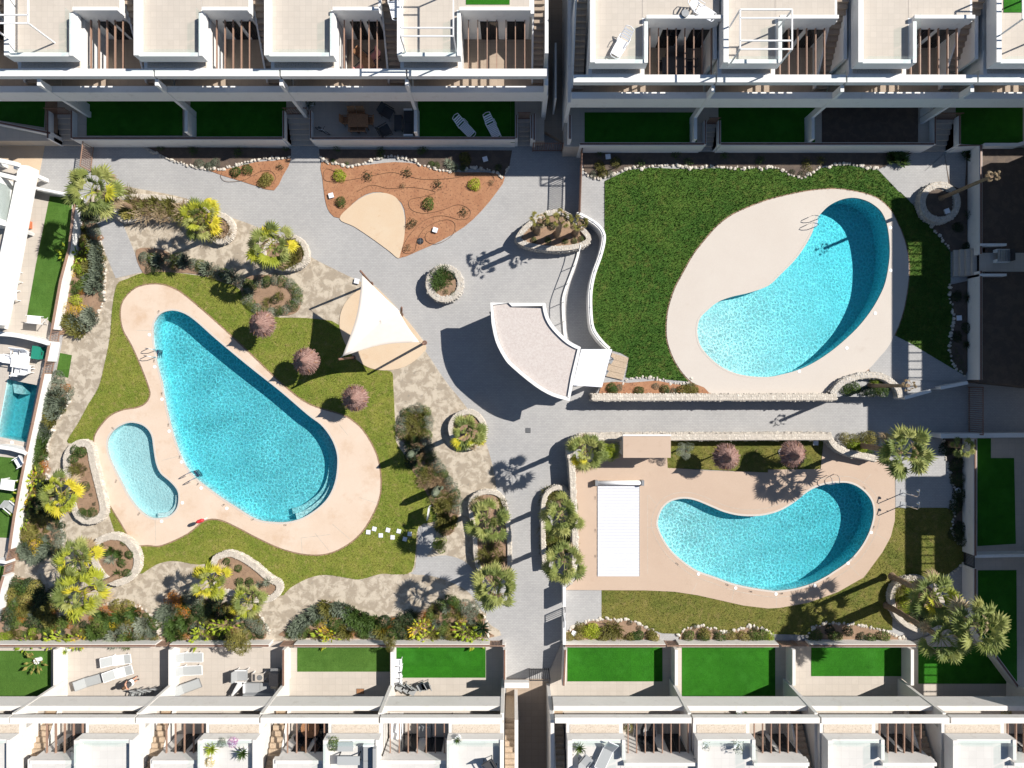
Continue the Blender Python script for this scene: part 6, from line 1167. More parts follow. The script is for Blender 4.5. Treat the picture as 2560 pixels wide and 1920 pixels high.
def feather(n, L, seed, w=.035, spread=.55):
    r = np.random.default_rng(seed); v = []; f = []
    for i in range(n):
        a = r.uniform(0, 6.283); rr = r.uniform(0, .75)**.7; x, y = rr*math.cos(a)*.8, rr*math.sin(a)*.8; l = L*r.uniform(.6, 1.2); ta = a+r.normal(0, .7); sp = spread*(.35+rr)*r.uniform(.6, 1.3); dx, dy = math.cos(ta)*sp, math.sin(ta)*sp; px_, py_ = -math.sin(ta)*w, math.cos(ta)*w; z0 = .12+.25*(1-rr)*r.random(); k = len(v)
        v += [(x-px_, y-py_, z0), (x+px_, y+py_, z0), (x+dx*l*.6+px_*1.4, y+dy*l*.6+py_*1.4, z0+l*.62), (x+dx*l*.6-px_*1.4, y+dy*l*.6-py_*1.4, z0+l*.62), (x+dx*l*1.25, y+dy*l*1.25, z0+l*.85)]; f += [(k, k+1, k+2, k+3), (k+3, k+2, k+4)]
    me = bpy.data.meshes.new('foliage'); me.from_pydata(v, [], f); me.update(); return me
def paddle(seed, n=15):
    r = np.random.default_rng(seed); b = MB()
    for i in range(n):
        a = i*2.4+r.normal(0, .3); el = r.uniform(.35, 1.2); L = r.uniform(.55, .8); bl = r.uniform(.45, .65); w = r.uniform(.10, .16); c, s_ = math.cos(a), math.sin(a)
        def pt(d, o, dz): hx = math.cos(el)*d; return (hx*c-o*s_, hx*s_+o*c, math.sin(el)*d+dz)
        b.add([pt(0,-.012,0), pt(0,.012,0), pt(L,.012,0), pt(L,-.012,0)], [(0,1,2,3)])
        b.add([pt(L,0,0), pt(L+bl*.4,-w,-.03), pt(L+bl*.45,0,.03), pt(L+bl*.4,w,-.03), pt(L+bl,0,-.16)], [(0,1,2),(0,2,3),(1,4,2),(2,4,3)])
    return b.mesh('foliage')
def agave(seed, n=38):
    r = np.random.default_rng(seed); b = MB()
    for i in range(n):
        a = i*2.4; el = math.radians(78-70*(i/n)+r.normal(0, 5)); L = r.uniform(.75, 1.0); w = .05; c, s_ = math.cos(a), math.sin(a)
        def pt(d, o, dz=0): hx = math.cos(el)*d; return (hx*c-o*s_, hx*s_+o*c, math.sin(el)*d+dz+.04)
        b.add([pt(.02,-w*.6), pt(.02,w*.6), pt(L*.5,w,.0), pt(L*.5,-w,0), pt(L,0,-.06)], [(0,1,2,3),(3,2,4)])
    return b.mesh('foliage')
SH = {'round': [leafball(620, .055, i) for i in range(4)], 'fine': [leafball(900, .036, 10+i, .7) for i in range(3)], 'feather': [feather(230, .62, 20+i) for i in range(4)], 'tuft': [feather(170, .55, 30+i, .018, .8) for i in range(3)],
      'paddle': [paddle(40+i) for i in range(3)], 'agave': [agave(50+i) for i in range(2)], 'flower': [leafball(420, .05, 60+i, .8, 1.2, .7) for i in range(2)], 'sparse': [leafball(130, .07, 70+i, .9, 1.8, .15) for i in range(3)]}
SHM = {}; stem_m = {}
def shrub(label, px, py, lev, r_, shape, mat, group=None, h=1.0, cat='shrub', name='shrub'):
    rz = rng.uniform(0, 6.28); i = int(rng.integers(len(SH[shape]))); k = (shape, i, mat)
    if k not in SHM: SHM[k] = SH[shape][i].copy(); SHM[k].materials.clear(); SHM[k].materials.append(MATS[mat])
    x, y = P(px, py, lev+r_*.6*h); th = thing(name, label, cat, (x, y, lev), rz, group)
    o = link('foliage', SHM[k], None, th); e = rng.uniform(.88, 1.12); o.scale = (r_*e, r_/e, r_*h*rng.uniform(.85, 1.15))
    if 'm' not in stem_m: stem_m['m'] = MB().tube([(0,0,-.03),(.02,.01,.25),(0,.03,.5)], [.035,.028,.015], 6).mesh('stem')
    q = link('stem', stem_m['m'], 'trunk', th); q.scale = (1, 1, r_*h); return th
DESC = {('round','leaf_green'):'leafy green shrub',('round','leaf_dark'):'dark green shrub',('fine','leaf_grey'):'grey-green dense shrub',('feather','leaf_grey'):'silvery feathery shrub',('feather','leaf_olive'):'olive feathery shrub',('feather','leaf_green'):'green feathery shrub',('tuft','leaf_olive'):'olive grass tuft',('tuft','leaf_dry'):'dry straw tuft',('tuft','leaf_green'):'green grass tuft',('paddle','leaf_lime'):'lime paddle-leaved plant',('paddle','leaf_yellow'):'yellow paddle-leaved plant',('flower','leaf_yellow'):'yellow flowering shrub',('flower','leaf_orange'):'orange flowering shrub',('round','leaf_lime'):'lime green shrub',('agave','leaf_green'):'spiky green rosette',('agave','leaf_dark'):'dark spiky rosette',('agave','leaf_grey'):'grey spiky rosette',('sparse','leaf_green'):'thin green sapling',('sparse','leaf_dark'):'thin dark sapling',('fine','leaf_olive'):'olive dense shrub',('fine','leaf_green'):'green dense shrub',('round','leaf_olive'):'olive leafy shrub',('sparse','leaf_grey'):'thin grey sapling',('fine','leaf_dark'):'dark dense shrub',('round','leaf_grey'):'grey leafy shrub',('fine','leaf_lime'):'lime dense shrub',('flower','leaf_purple'):'purple flowering shrub',('sparse','leaf_olive'):'thin olive sapling',('sparse','leaf_dry'):'dry brown seedling'}
REC = []
def plant(phrase, items, lev=0.0):
    """items: (px, py, radius m, shape, material[, height]); built together at the end"""
    for it in items: REC.append((phrase, lev, it[0], it[1], it[2]*1.24, it[3], it[4], it[5] if len(it) > 5 else 1.0))
def plant_all(limit=290):
    big = sorted(range(len(REC)), key=lambda i: -REC[i][4]*(1.35 if REC[i][5] in ('round', 'flower', 'paddle', 'agave', 'fine') else 1.0))[:limit]; bs = set(big); tot = {}; cnt = {}
    for i in big: k = (REC[i][0], DESC[REC[i][5:7]]); tot[k] = tot.get(k, 0)+1
    for i in sorted(big, key=lambda q: (REC[q][0], REC[q][2])):
        ph, lev, px, py, r_, sh, mt, hh = REC[i]; d = DESC[(sh, mt)]; k = (ph, d); cnt[k] = cnt.get(k, 0)+1
        shrub(('only %s in the %s' % (d, ph)) if tot[k] == 1 else '%s %s from the left in the %s' % (NTH[min(cnt[k]-1, 29)], d, ph), px, py, lev, r_, sh, mt, 'plants in the %s' % ph, hh)
    vs = []; fs = []; ms = []; n = 0; slots = []
    for i in range(len(REC)):
        if i in bs: continue
        ph, lev, px, py, r_, sh, mt, hh = REC[i]; me = SH[sh][int(rng.integers(len(SH[sh])))]; v = np.empty(len(me.vertices)*3); me.vertices.foreach_get('co', v); v = v.reshape(-1, 3); a = rng.uniform(0, 6.28); x, y = P(px, py, lev+.2); c, s_ = math.cos(a)*r_, math.sin(a)*r_
        vs.append(np.stack([v[:, 0]*c-v[:, 1]*s_+x, v[:, 0]*s_+v[:, 1]*c+y, v[:, 2]*r_*hh+lev], 1))
        if mt not in slots: slots.append(mt)
        for p in me.polygons: fs.append([q+n for q in p.vertices]); ms.append(slots.index(mt))
        n += len(v)
    me = bpy.data.meshes.new('low_planting'); me.from_pydata(np.concatenate(vs).tolist(), [], fs)
    for m in slots: me.materials.append(MATS[m])
    me.polygons.foreach_set('material_index', ms); me.update(); o = link('low_planting', me); tag(o, 'small plants and grass tufts filling the planting beds', 'ground cover', None, 'stuff')
def fill(poly_px, spacing, kinds, rr=(.35, .55), avoid=()):
    """blue-noise points inside an outline (photo pixels), each with a kind drawn from kinds"""
    xs = [p[0] for p in poly_px]; ys = [p[1] for p in poly_px]; pts = []; out = []; tries = 0
    while tries < 2500:
        tries += 1; x = rng.uniform(min(xs), max(xs)); y = rng.uniform(min(ys), max(ys))
        if not inside(poly_px, np.array([x]), np.array([y]))[0]: continue
        if any((x-a)**2+(y-b)**2 < spacing**2 for a, b in pts) or any((x-a)**2+(y-b)**2 < c*c for a, b, c in avoid): continue
        pts.append((x, y)); k = kinds[int(rng.integers(len(kinds)))]; out.append((x, y, rng.uniform(*rr), k[0], k[1]))
    return out
G_, D_, Gy, Ol, Li = ('round','leaf_green'), ('round','leaf_dark'), ('fine','leaf_grey'), ('feather','leaf_olive'), ('paddle','leaf_lime'); Fg, FG = ('feather','leaf_grey'), ('feather','leaf_green')
def L(c, r, pts, rad, shape, mat, h=1.0): return [(*q, rad, shape, mat, h) for q in T(c, r, pts)]
# west beds
plant('upper west bed', L(0,1,[(780,300),(800,350)],.5,'fine','leaf_grey')+L(0,1,[(820,470),(835,540),(845,610),(840,680),(835,760),(800,820)],.48,'feather','leaf_grey')+L(0,1,[(720,420),(740,470),(690,600)],.45,'round','leaf_olive')+L(0,1,[(730,560),(770,650)],.42,'feather','leaf_olive')+L(0,1,[(690,800),(720,790),(660,830)],.42,'round','leaf_green')+L(0,1,[(570,520),(640,560),(690,530)],.62,'paddle','leaf_lime')+L(0,1,[(640,590)],.4,'flower','leaf_orange')+L(0,1,[(590,690),(560,660),(640,1010),(700,1020),(560,1000)],.38,'flower','leaf_yellow')+L(0,1,[(670,660),(640,930)],.42,'round','leaf_lime')+L(0,1,[(760,1060),(780,1100),(720,1150),(650,1130)],.5,'feather','leaf_grey')+L(0,1,[(600,1110),(640,1170),(680,1200)],.5,'feather','leaf_olive')+L(0,1,[(860,880),(870,920)],.22,'fine','leaf_grey')+L(0,1,[(770,880)],.16,'sparse','leaf_dark'))
plant('lower west bed', L(0,2,[(440,30),(500,20),(560,90),(470,-60)],.5,'fine','leaf_grey')+L(0,2,[(430,110),(520,180),(430,180),(470,250)],.5,'feather','leaf_grey')+L(0,2,[(400,230),(410,290),(440,310)],.42,'feather','leaf_olive')+L(0,2,[(360,350),(370,420),(340,380)],.48,'feather','leaf_grey')+L(0,2,[(345,290)],.36,'flower','leaf_orange')+L(0,2,[(360,500),(350,550),(370,450)],.45,'feather','leaf_green')+L(0,2,[(290,640),(320,740),(350,630)],.38,'round','leaf_green')+L(0,2,[(370,690),(380,740)],.3,'flower','leaf_orange')+L(0,2,[(230,830),(290,830),(200,1040),(170,990),(160,1190)],.62,'paddle','leaf_lime')+L(0,2,[(250,820),(180,1030),(230,945)],.5,'paddle','leaf_yellow')+L(0,2,[(330,880),(380,900),(340,1000),(300,1060),(260,1120),(400,1090)],.5,'round','leaf_dark')+L(0,2,[(280,1150),(360,1170),(230,1260),(260,1300),(200,1330)],.45,'round','leaf_olive')+L(0,2,[(490,1300),(500,1350),(480,1390)],.42,'fine','leaf_grey')+L(0,2,[(290,1390),(310,1450)],.42,'flower','leaf_yellow')+L(0,2,[(200,1420),(240,1470),(380,1450),(340,1480),(420,1430),(300,1500)],.45,'feather','leaf_grey')+L(0,2,[(380,1400),(340,1330)],.35,'fine','leaf_green'))
plant('corner bed at the lower left', fill(T(0,3,[(60,60),(280,60),(420,260),(500,420),(300,430),(60,440)]), 22, [D_, D_, G_, ('round','leaf_olive')], (.45,.6))+L(0,3,[(450,180),(300,150),(200,100)],.55,'round','leaf_dark')+L(0,3,[(90,400),(70,450)],.35,'round','leaf_grey')+L(0,3,[(270,480),(60,520),(10,540)],.35,'round','leaf_lime')+L(0,3,[(410,450),(550,400)],.4,'round','leaf_green')+L(0,3,[(540,560),(640,570),(480,560),(200,600),(430,575)],.6,'paddle','leaf_lime')+L(0,3,[(680,570)],.5,'paddle','leaf_yellow'))
plant('bed left of the pale stone end', fill(T(0,3,[(860,330),(960,270),(1160,270),(1300,400),(1340,520),(1100,560),(760,560),(760,500)]), 24, [('round','leaf_olive'), G_, Gy, Fg, FG], (.42,.58))+L(0,3,[(950,430)],.42,'flower','leaf_yellow'))
plant('bed with orange blossoms', L(0,3,[(1500,210),(1460,190),(1580,320),(1540,240)],.42,'flower','leaf_orange')+L(0,3,[(1620,190),(1700,220),(1640,230)],.5,'fine','leaf_grey')+L(0,3,[(1460,290),(1420,330)],.5,'feather','leaf_grey')+L(0,3,[(1500,400),(1480,470),(1520,540),(1600,400)],.48,'feather','leaf_green')+L(0,3,[(1800,300),(1850,240),(1760,350),(1900,330),(1700,300)],.5,'round','leaf_dark')+L(0,3,[(1700,540),(1740,480),(1900,450),(1960,430)],.62,'paddle','leaf_lime')+L(0,3,[(2150,400),(2200,440),(2240,470)],.5,'fine','leaf_grey')+L(0,3,[(2000,330),(1950,290)],.4,'round','leaf_olive')+L(0,3,[(1850,410)],.3,'sparse','leaf_dry'))
sb = [(250,525),(330,430),(480,320),(640,250),(780,270),(900,330),(1100,380),(1150,410),(1300,370),(1500,280),(1700,230),(1840,250)]
plant('long southern bed', L(1,3,[(380,420),(440,360),(520,310),(340,470),(700,280),(760,290)],.5,'feather','leaf_grey')+L(1,3,[(600,270),(640,310),(1080,470),(780,480)],.48,'feather','leaf_olive')+L(1,3,[(820,310),(880,350),(960,390),(1030,400),(840,380),(930,440)],.48,'feather','leaf_green')+L(1,3,[(1100,410),(1260,390),(1200,430),(1330,370),(1250,490)],.5,'round','leaf_dark')+L(1,3,[(670,440),(900,500),(1600,480),(1500,360),(1180,500),(400,500)],.45,'round','leaf_green')+L(1,3,[(570,420),(600,480),(1470,400),(1770,390),(1080,480)],.36,'flower','leaf_yellow')+L(1,3,[(1690,250)],.28,'flower','leaf_orange')+L(1,3,[(630,540),(560,540),(1420,470),(1480,540),(1840,500),(1900,560),(1790,480)],.62,'paddle','leaf_lime')+L(1,3,[(610,500),(1380,460)],.5,'paddle','leaf_yellow')+L(1,3,[(1840,330),(1880,290),(1800,280)],.52,'fine','leaf_grey')+L(1,3,[(1600,260),(1680,220),(1720,240)],.42,'round','leaf_green')+L(1,3,[(1950,470)],.75,'agave','leaf_dark')+L(1,3,[(1700,550),(1660,510)],.4,'round','leaf_olive'))
def tree(label, px, py, zc, r_, shape, mat, n=6, base=.05):
    x, y = P(px, py, zc); th = thing('small_tree', label, 'tree', (x, y, base)); h = zc-base; link('trunk', MB().tube([(0,0,0),(.04,.02,h*.5),(0,0,h)], [.07,.055,.03], 8).mesh('trunk'), 'trunk', th)
    for i in range(n):
        a = i*2.4; d = r_*.5*(i > 0); j = int(rng.integers(len(SH[shape]))); k = (shape, j, mat)
        if k not in SHM: SHM[k] = SH[shape][j].copy(); SHM[k].materials.clear(); SHM[k].materials.append(MATS[mat])
        o = link('crown', SHM[k], None, th, (d*math.cos(a), d*math.sin(a), h-.25+rng.uniform(-.15,.2))); s_ = r_*rng.uniform(.5,.68); o.scale = (s_, s_, s_*.9); o.rotation_euler = (0, 0, rng.uniform(0,6))
        if i: link('limb', MB().tube([(0,0,h*.55),(d*math.cos(a),d*math.sin(a),h-.1)], [.03,.012], 5).mesh('limb'), 'trunk', th)
tree('small olive-yellow tree overhanging the sofa terrace wall', 598, 1605, 1.9, .95, 'round', 'leaf_olive', 7); tree('small olive tree drooping over the divider beside the turf', 974, 1612, 1.7, .55, 'round', 'leaf_olive', 4)
tree('small round grey-green tree beside the left parasol of the dry strip', 1716, 1128, 1.7, .62, 'fine', 'leaf_grey', 5, .03); tree('bright lime bush tree left of the pink shed', 1529, 1131, 1.6, .68, 'round', 'leaf_lime', 6, .03); tree('yellow-green bush tree by the shaded footway', 1101, 1363, 1.4, .6, 'round', 'leaf_lime', 5)
# east bed of the left garden, hedges
eb = T(1,2,[(1230,330),(1290,220),(1400,190),(1490,230),(1505,300),(1490,480),(1510,600),(1600,730),(1700,870),(1755,1000),(1750,1130),(1700,1280),(1600,1300),(1570,1150),(1500,1000),(1440,880),(1330,700),(1320,560),(1210,430)])
ebi = ccw(eb)
plant('winding bed beside the mottled path', [(x, y, .40, *( ('fine','leaf_grey') if i % 3 else ('fine','leaf_green'))) for i, (x, y) in enumerate(resample(T(1,2,[(1250,440),(1240,340),(1300,240),(1400,215),(1470,240),(1485,330),(1465,470),(1490,600),(1590,740),(1690,890),(1735,1010),(1725,1140)]), 19))]+L(1,2,[(1350,280),(1390,310),(1340,370),(1420,380),(1460,800),(1490,770),(1680,1030),(1640,1000)],.42,'tuft','leaf_olive')+L(1,2,[(1330,620),(1380,570),(1340,690)],.42,'round','leaf_dark')+L(1,2,[(1440,850),(1520,830),(1560,880)],.38,'tuft','leaf_dry')+L(1,2,[(1590,1060),(1620,1150),(1670,1200),(1600,1230)],.42,'feather','leaf_olive')+L(1,2,[(1370,480),(1560,950)],.32,'round','leaf_green'))
for (tx, ty, rz, lab) in [(1355,595,.6,'upper'),(1560,920,.5,'lower')]:
    x, y = P(640+tx/3.456, 960+ty/3.456, .9); th = thing('prickly_cactus', 'flat-topped grey-green column cactus in the winding bed, %s' % lab, 'cactus', (x, y, .05), rz); b = MB(); link('stem', MB().tube([(0,0,0),(0,0,1.1),(0,0,2.2),(0,0,2.6)], [.22,.26,.22,.05], 9).mesh('stem'), 'leaf_grey', th); link('arm', MB().tube([(.2,0,.8),(.42,0,1.0),(.45,0,1.6)], [.12,.13,.06], 8).mesh('arm'), 'leaf_grey', th)
plant('juniper row below the walled bed', [(x, y, .45, *[('fine','leaf_grey'),('fine','leaf_green'),('feather','leaf_grey')][i % 3]) for i, (x, y) in enumerate(resample(T(0,1,[(1230,560),(1380,590),(1540,570),(1660,620),(1780,660),(1900,700),(2020,740),(2140,800)]), 21))]+L(0,1,[(1290,670),(1340,680)],.35,'fine','leaf_dark')+L(0,1,[(1500,640),(1850,720)],.3,'tuft','leaf_olive'))
hr = [(640+130/3.456+64*math.cos(a), 480+895/3.456+40*math.sin(a)) for a in np.linspace(0, 6.1, 20)]
plant('oval hedge ring on the lawn edge', [(x, y, .40, *(('fine','leaf_grey') if i % 2 else ('fine','leaf_green'))) for i, (x, y) in enumerate(hr)]+L(1,1,[(80,790),(150,930)],.35,'fine','leaf_dark')+L(1,1,[(100,950),(200,900)],.3,'tuft','leaf_olive'))
# planters of the left garden
pl_ = lambda ph, it, lev=.42: plant(ph, it, lev)
pl_('walled bed by the curved path', fill(T(0,1,[(1080,90),(1400,80),(1700,160),(1900,230),(1950,330),(1880,390),(1700,310),(1500,200),(1250,190),(1080,200)]), 17, [('tuft','leaf_olive'),('tuft','leaf_olive'),('tuft','leaf_dry'),('feather','leaf_olive')], (.42,.58), [(509,546,20)]))
plant('corner bed under the tall palm', L(0,1,[(1020,20),(1120,30),(930,60),(1000,100),(1080,150)],.5,'tuft','leaf_olive')+L(0,1,[(700,200),(740,150),(800,200)],.5,'round','leaf_dark')+L(0,1,[(980,60),(880,130)],.45,'agave','leaf_grey'))
pl_('round-ended planter by the concrete', L(1,1,[(340,500),(320,580),(350,550),(290,600),(280,440)],.5,'tuft','leaf_olive')+L(1,1,[(240,620),(190,610)],.4,'feather','leaf_olive'))
pl_('U-shaped planter', L(0,2,[(640,570),(700,590),(620,650)],.34,'round','leaf_green')+L(0,2,[(640,740),(690,740)],.4,'tuft','leaf_olive')+L(0,2,[(730,890),(790,1110),(740,1130),(700,1110)],.34,'fine','leaf_green')+L(0,2,[(730,735),(770,960),(800,1040)],.14,'sparse','leaf_dark')+L(0,2,[(650,840)],.25,'fine','leaf_grey'))
pl_('round planter by the palm cluster', L(0,2,[(920,1450),(950,1440),(1020,1470)],.3,'feather','leaf_green')+L(0,2,[(1110,1480),(1040,1550),(1090,1640)],.3,'round','leaf_green')+L(0,2,[(1050,1380),(870,1400)],.2,'sparse','leaf_green')+L(0,2,[(940,1520)],.5,'agave','leaf_grey')+L(0,2,[(1000,1650)],.4,'agave','leaf_green'))
pl_('slanting planter', L(0,2,[(1950,1540),(2050,1600)],.26,'round','leaf_green')+L(0,3,[(2060,60),(2150,60)],.3,'round','leaf_green')+L(1,3,[(20,90),(90,60)],.42,'agave','leaf_grey'))
pl_('long planter left of the main path', L(1,2,[(2000,1450),(2060,1400),(1950,1500),(2100,1500),(2040,1550)],.42,'tuft','leaf_olive')+L(1,2,[(1920,1020),(2120,1040)],.4,'tuft','leaf_olive')+L(1,2,[(2020,1380)],.3,'tuft','leaf_dry'))
plant('narrow rubble planter on the main path', L(2,2,[(320,950),(400,960),(300,1010),(290,1250),(300,1330),(480,1250),(440,1330),(500,1290),(400,1380),(300,1420),(330,1480),(510,1400)],.48,'tuft','leaf_olive')+L(2,2,[(310,1080),(520,1080),(340,1340),(460,1420)],.42,'round','leaf_green')+L(2,2,[(390,1370)],.35,'round','leaf_lime'), .05)
# north beds and orange soil
plant('dark bed above the left orange patch', L(0,0,[(1380,1260),(1660,1290),(2050,1310)],.35,'sparse','leaf_green')+L(0,0,[(1720,1410),(1800,1430),(1850,1400)],.34,'fine','leaf_grey'))
plant('left orange patch', L(0,0,[(2030,1480),(2130,1460)],.36,'round','leaf_green')+L(1,0,[(85,1530),(60,1560)],.42,'round','leaf_olive')+L(1,0,[(200,1440)],.25,'sparse','leaf_dark'))
plant('dark bed above the orange soil', L(1,0,[(250,1270),(690,1270),(1080,1290),(1070,1330),(1420,1300),(1450,1280)],.3,'sparse','leaf_green')+L(1,0,[(1690,1420),(1720,1440),(1660,1400)],.4,'agave','leaf_grey')+L(1,0,[(1800,1350),(1810,1390)],.36,'round','leaf_olive')+L(1,0,[(1515,1410),(1560,1420),(2090,1440),(1790,1450)],.24,'fine','leaf_green')+L(1,0,[(780,1410),(660,1380)],.18,'sparse','leaf_green'))
plant('orange soil', L(1,0,[(715,1510),(1885,1590)],.42,'round','leaf_lime')+L(1,0,[(960,1520),(1300,1490),(1570,1590)],.36,'sparse','leaf_dark')+L(1,0,[(2030,1575),(1260,1600)],.22,'sparse','leaf_dry')+L(1,1,[(725,85)],.36,'round','leaf_green')+L(1,1,[(1490,90)],.42,'round','leaf_green')+L(1,1,[(1790,170),(1350,265)],.34,'sparse','leaf_dark')+L(1,1,[(1310,480),(1320,290)],.28,'sparse','leaf_dry'))
plant('shaded bed above the lush lawn', L(2,0,[(760,1310),(1420,1330),(1840,1330),(1110,1410),(1530,1400),(2150,1380)],.34,'sparse','leaf_green')+L(2,0,[(760,1430),(900,1400),(780,1490)],.36,'round','leaf_olive')+L(2,0,[(700,1500),(850,1500)],.26,'fine','leaf_grey')+L(3,0,[(460,1380),(330,1400),(350,1460)],.36,'sparse','leaf_olive')+L(3,0,[(1120,1310),(1160,1380),(1080,1360)],.45,'feather','leaf_green')+L(3,0,[(210,1480),(290,1500)],.22,'fine','leaf_dark'), ZT)
plant('shaded strips along the upper right wall', L(3,0,[(1770,1340),(1730,1330)],.42,'feather','leaf_green')+L(3,1,[(1760,190),(1750,910),(1740,1320)],.45,'agave','leaf_dark')+L(3,1,[(1740,470),(1730,1170),(1650,300),(1640,900),(1640,1250)],.36,'round','leaf_dark'), ZT)
plant('orange bed below the lush lawn', L(2,2,[(860,30),(880,60),(1320,50),(1100,60)],.34,'round','leaf_green')+L(2,2,[(930,30),(1240,20),(1400,60),(1350,70)],.26,'fine','leaf_grey')+L(2,2,[(1540,50),(1570,60),(1480,60)],.42,'round','leaf_olive')+L(2,2,[(1080,80)],.22,'sparse','leaf_green')+L(2,2,[(620,90)],.36,'agave','leaf_dry') if ('agave','leaf_dry') in DESC else L(2,2,[(860,30),(880,60),(1320,50),(1100,60)],.34,'round','leaf_green')+L(2,2,[(930,30),(1240,20),(1400,60),(1350,70)],.26,'fine','leaf_grey')+L(2,2,[(1540,50),(1570,60),(1480,60)],.42,'round','leaf_olive')+L(2,2,[(1080,80)],.22,'sparse','leaf_green'), ZT)
plant('arched planter by the largest pool', L(3,2,[(700,50),(760,40),(960,30),(1000,60)],.42,'round','leaf_green')+L(3,2,[(840,60),(900,70)],.36,'round','leaf_dark')+L(3,1,[(930,1640)],.34,'round','leaf_lime'), ZT)
plant('round plaza planter', L(1,1,[(1600,720),(1560,770),(1640,760),(1580,800),(1620,690)],.42,'tuft','leaf_green')+L(1,1,[(1690,720),(1540,700)],.34,'fine','leaf_dark')+L(1,1,[(1640,860),(1700,880)],.2,'sparse','leaf_green'), .66)
plant('leaf-shaped planter', L(2,1,[(300,260),(350,290),(200,300)],.26,'round','leaf_dark')+L(2,1,[(460,420),(540,420),(600,400),(310,410),(190,410)],.2,'round','leaf_green'), .72)
# lower-right garden
plant('curved planter right of the tan deck', L(3,2,[(680,470),(760,480),(850,470),(920,500),(900,460)],.46,'fine','leaf_olive')+L(3,2,[(790,550),(740,530),(840,550)],.42,'round','leaf_lime')+L(3,2,[(880,590)],.36,'round','leaf_green'), .1)
plant('rubble corner under the palm', L(2,2,[(560,690),(600,700)],.34,'tuft','leaf_olive')+L(2,2,[(740,560),(550,520)],.36,'round','leaf_green'))
plant('first stone-edged bed at lower right', L(2,3,[(690,470),(650,490),(720,500)],.46,'round','leaf_lime')+L(2,3,[(490,540),(580,520),(590,460),(790,560),(1020,550),(1220,550),(1210,510)],.4,'round','leaf_olive')+L(2,3,[(870,450),(830,480),(900,480)],.5,'tuft','leaf_olive')+L(2,3,[(1100,520),(1060,530)],.36,'round','leaf_green')+L(2,3,[(1020,410),(1100,460)],.2,'fine','leaf_dark'))
plant('middle stone-edged bed at lower right', L(2,3,[(1530,530),(1660,540),(1800,550)],.42,'round','leaf_green')+L(2,3,[(1670,510),(2010,540),(1900,530)],.42,'round','leaf_olive')+L(2,3,[(2100,530),(2170,530)],.46,'round','leaf_green')+L(2,3,[(1580,440),(1660,470),(1760,490),(1900,490),(2100,460),(2170,470)],.22,'fine','leaf_dark')+L(3,3,[(20,540)],.4,'round','leaf_lime'))
plant('shaded stone-edged bed at lower right', L(3,3,[(420,530),(590,540),(900,570),(1010,540)],.45,'round','leaf_green')+L(3,3,[(700,480),(810,540),(540,470)],.36,'round','leaf_dark'))
plant('oval planter under the palm cluster', L(3,3,[(1220,160),(1240,120),(1180,200),(1200,280)],.46,'round','leaf_lime')+L(3,3,[(1140,180),(1160,110),(1230,70)],.42,'tuft','leaf_olive')+L(3,3,[(1250,350),(1350,400),(1300,300),(1450,250)],.46,'round','leaf_dark'), .42)
plant('dark bed along the right garden wall', L(3,2,[(1560,560),(1650,700),(1660,830),(1680,960),(1640,1060),(1690,1250),(1700,1350),(1640,1300)],.5,'round','leaf_dark')+L(3,2,[(1740,860),(1750,990),(1750,1300)],.4,'round','leaf_green'))
def densify(phrase, poly, spacing, kinds, rr, lev=0.0):
    near = [(q[2], q[3], 13) for q in REC if abs(q[1]-lev) < .2]
    for it in fill(poly, spacing, kinds, rr, near): REC.append((phrase, lev, it[0], it[1], it[2], it[3], it[4], 1.0))
MIX = [('round','leaf_green'),('round','leaf_olive'),('feather','leaf_olive'),('feather','leaf_grey'),('tuft','leaf_olive'),('round','leaf_dark'),('flower','leaf_orange'),('tuft','leaf_green')]
densify('upper west bed', T(0,1,[(720,260),(830,320),(860,400),(880,560),(890,700),(890,830),(700,860),(620,880),(640,560),(690,300)]), 15, MIX, (.25,.4))
densify('lower west bed', T(0,2,[(415,0),(570,20),(580,150),(520,250),(450,350),(410,480),(390,560),(390,830),(430,900),(480,1080),(520,1250),(520,1380),(470,1470),(160,1500),(130,1250),(220,900),(270,650),(330,350),(380,120)]), 16, MIX, (.26,.42))
densify('corner bed at the lower left', T(0,3,[(60,60),(280,60),(420,240),(520,380),(700,340),(760,560),(200,580),(40,560),(50,300)]), 16, MIX, (.28,.44))
densify('bed left of the pale stone end', T(0,3,[(760,380),(900,270),(1170,270),(1320,410),(1345,550),(760,575)]), 15, MIX, (.28,.42))
densify('bed with orange blossoms', T(0,3,[(1450,540),(1440,430),(1490,270),(1600,190),(1800,210),(2000,270),(2200,330),(2260,420),(2280,520),(1800,560)]), 16, MIX, (.28,.42))
densify('long southern bed', T(1,3,[(280,515),(340,440),(480,330),(640,250),(780,270),(900,330),(1100,380),(1300,370),(1500,280),(1700,225),(1850,250),(1910,300),(1970,390),(1990,480),(1980,520),(1200,530)]), 16, MIX, (.26,.42))
densify('winding bed beside the mottled path', eb, 15, [('tuft','leaf_olive'),('fine','leaf_green'),('tuft','leaf_green'),('tuft','leaf_dry'),('feather','leaf_olive')], (.24,.38))
plant_all()
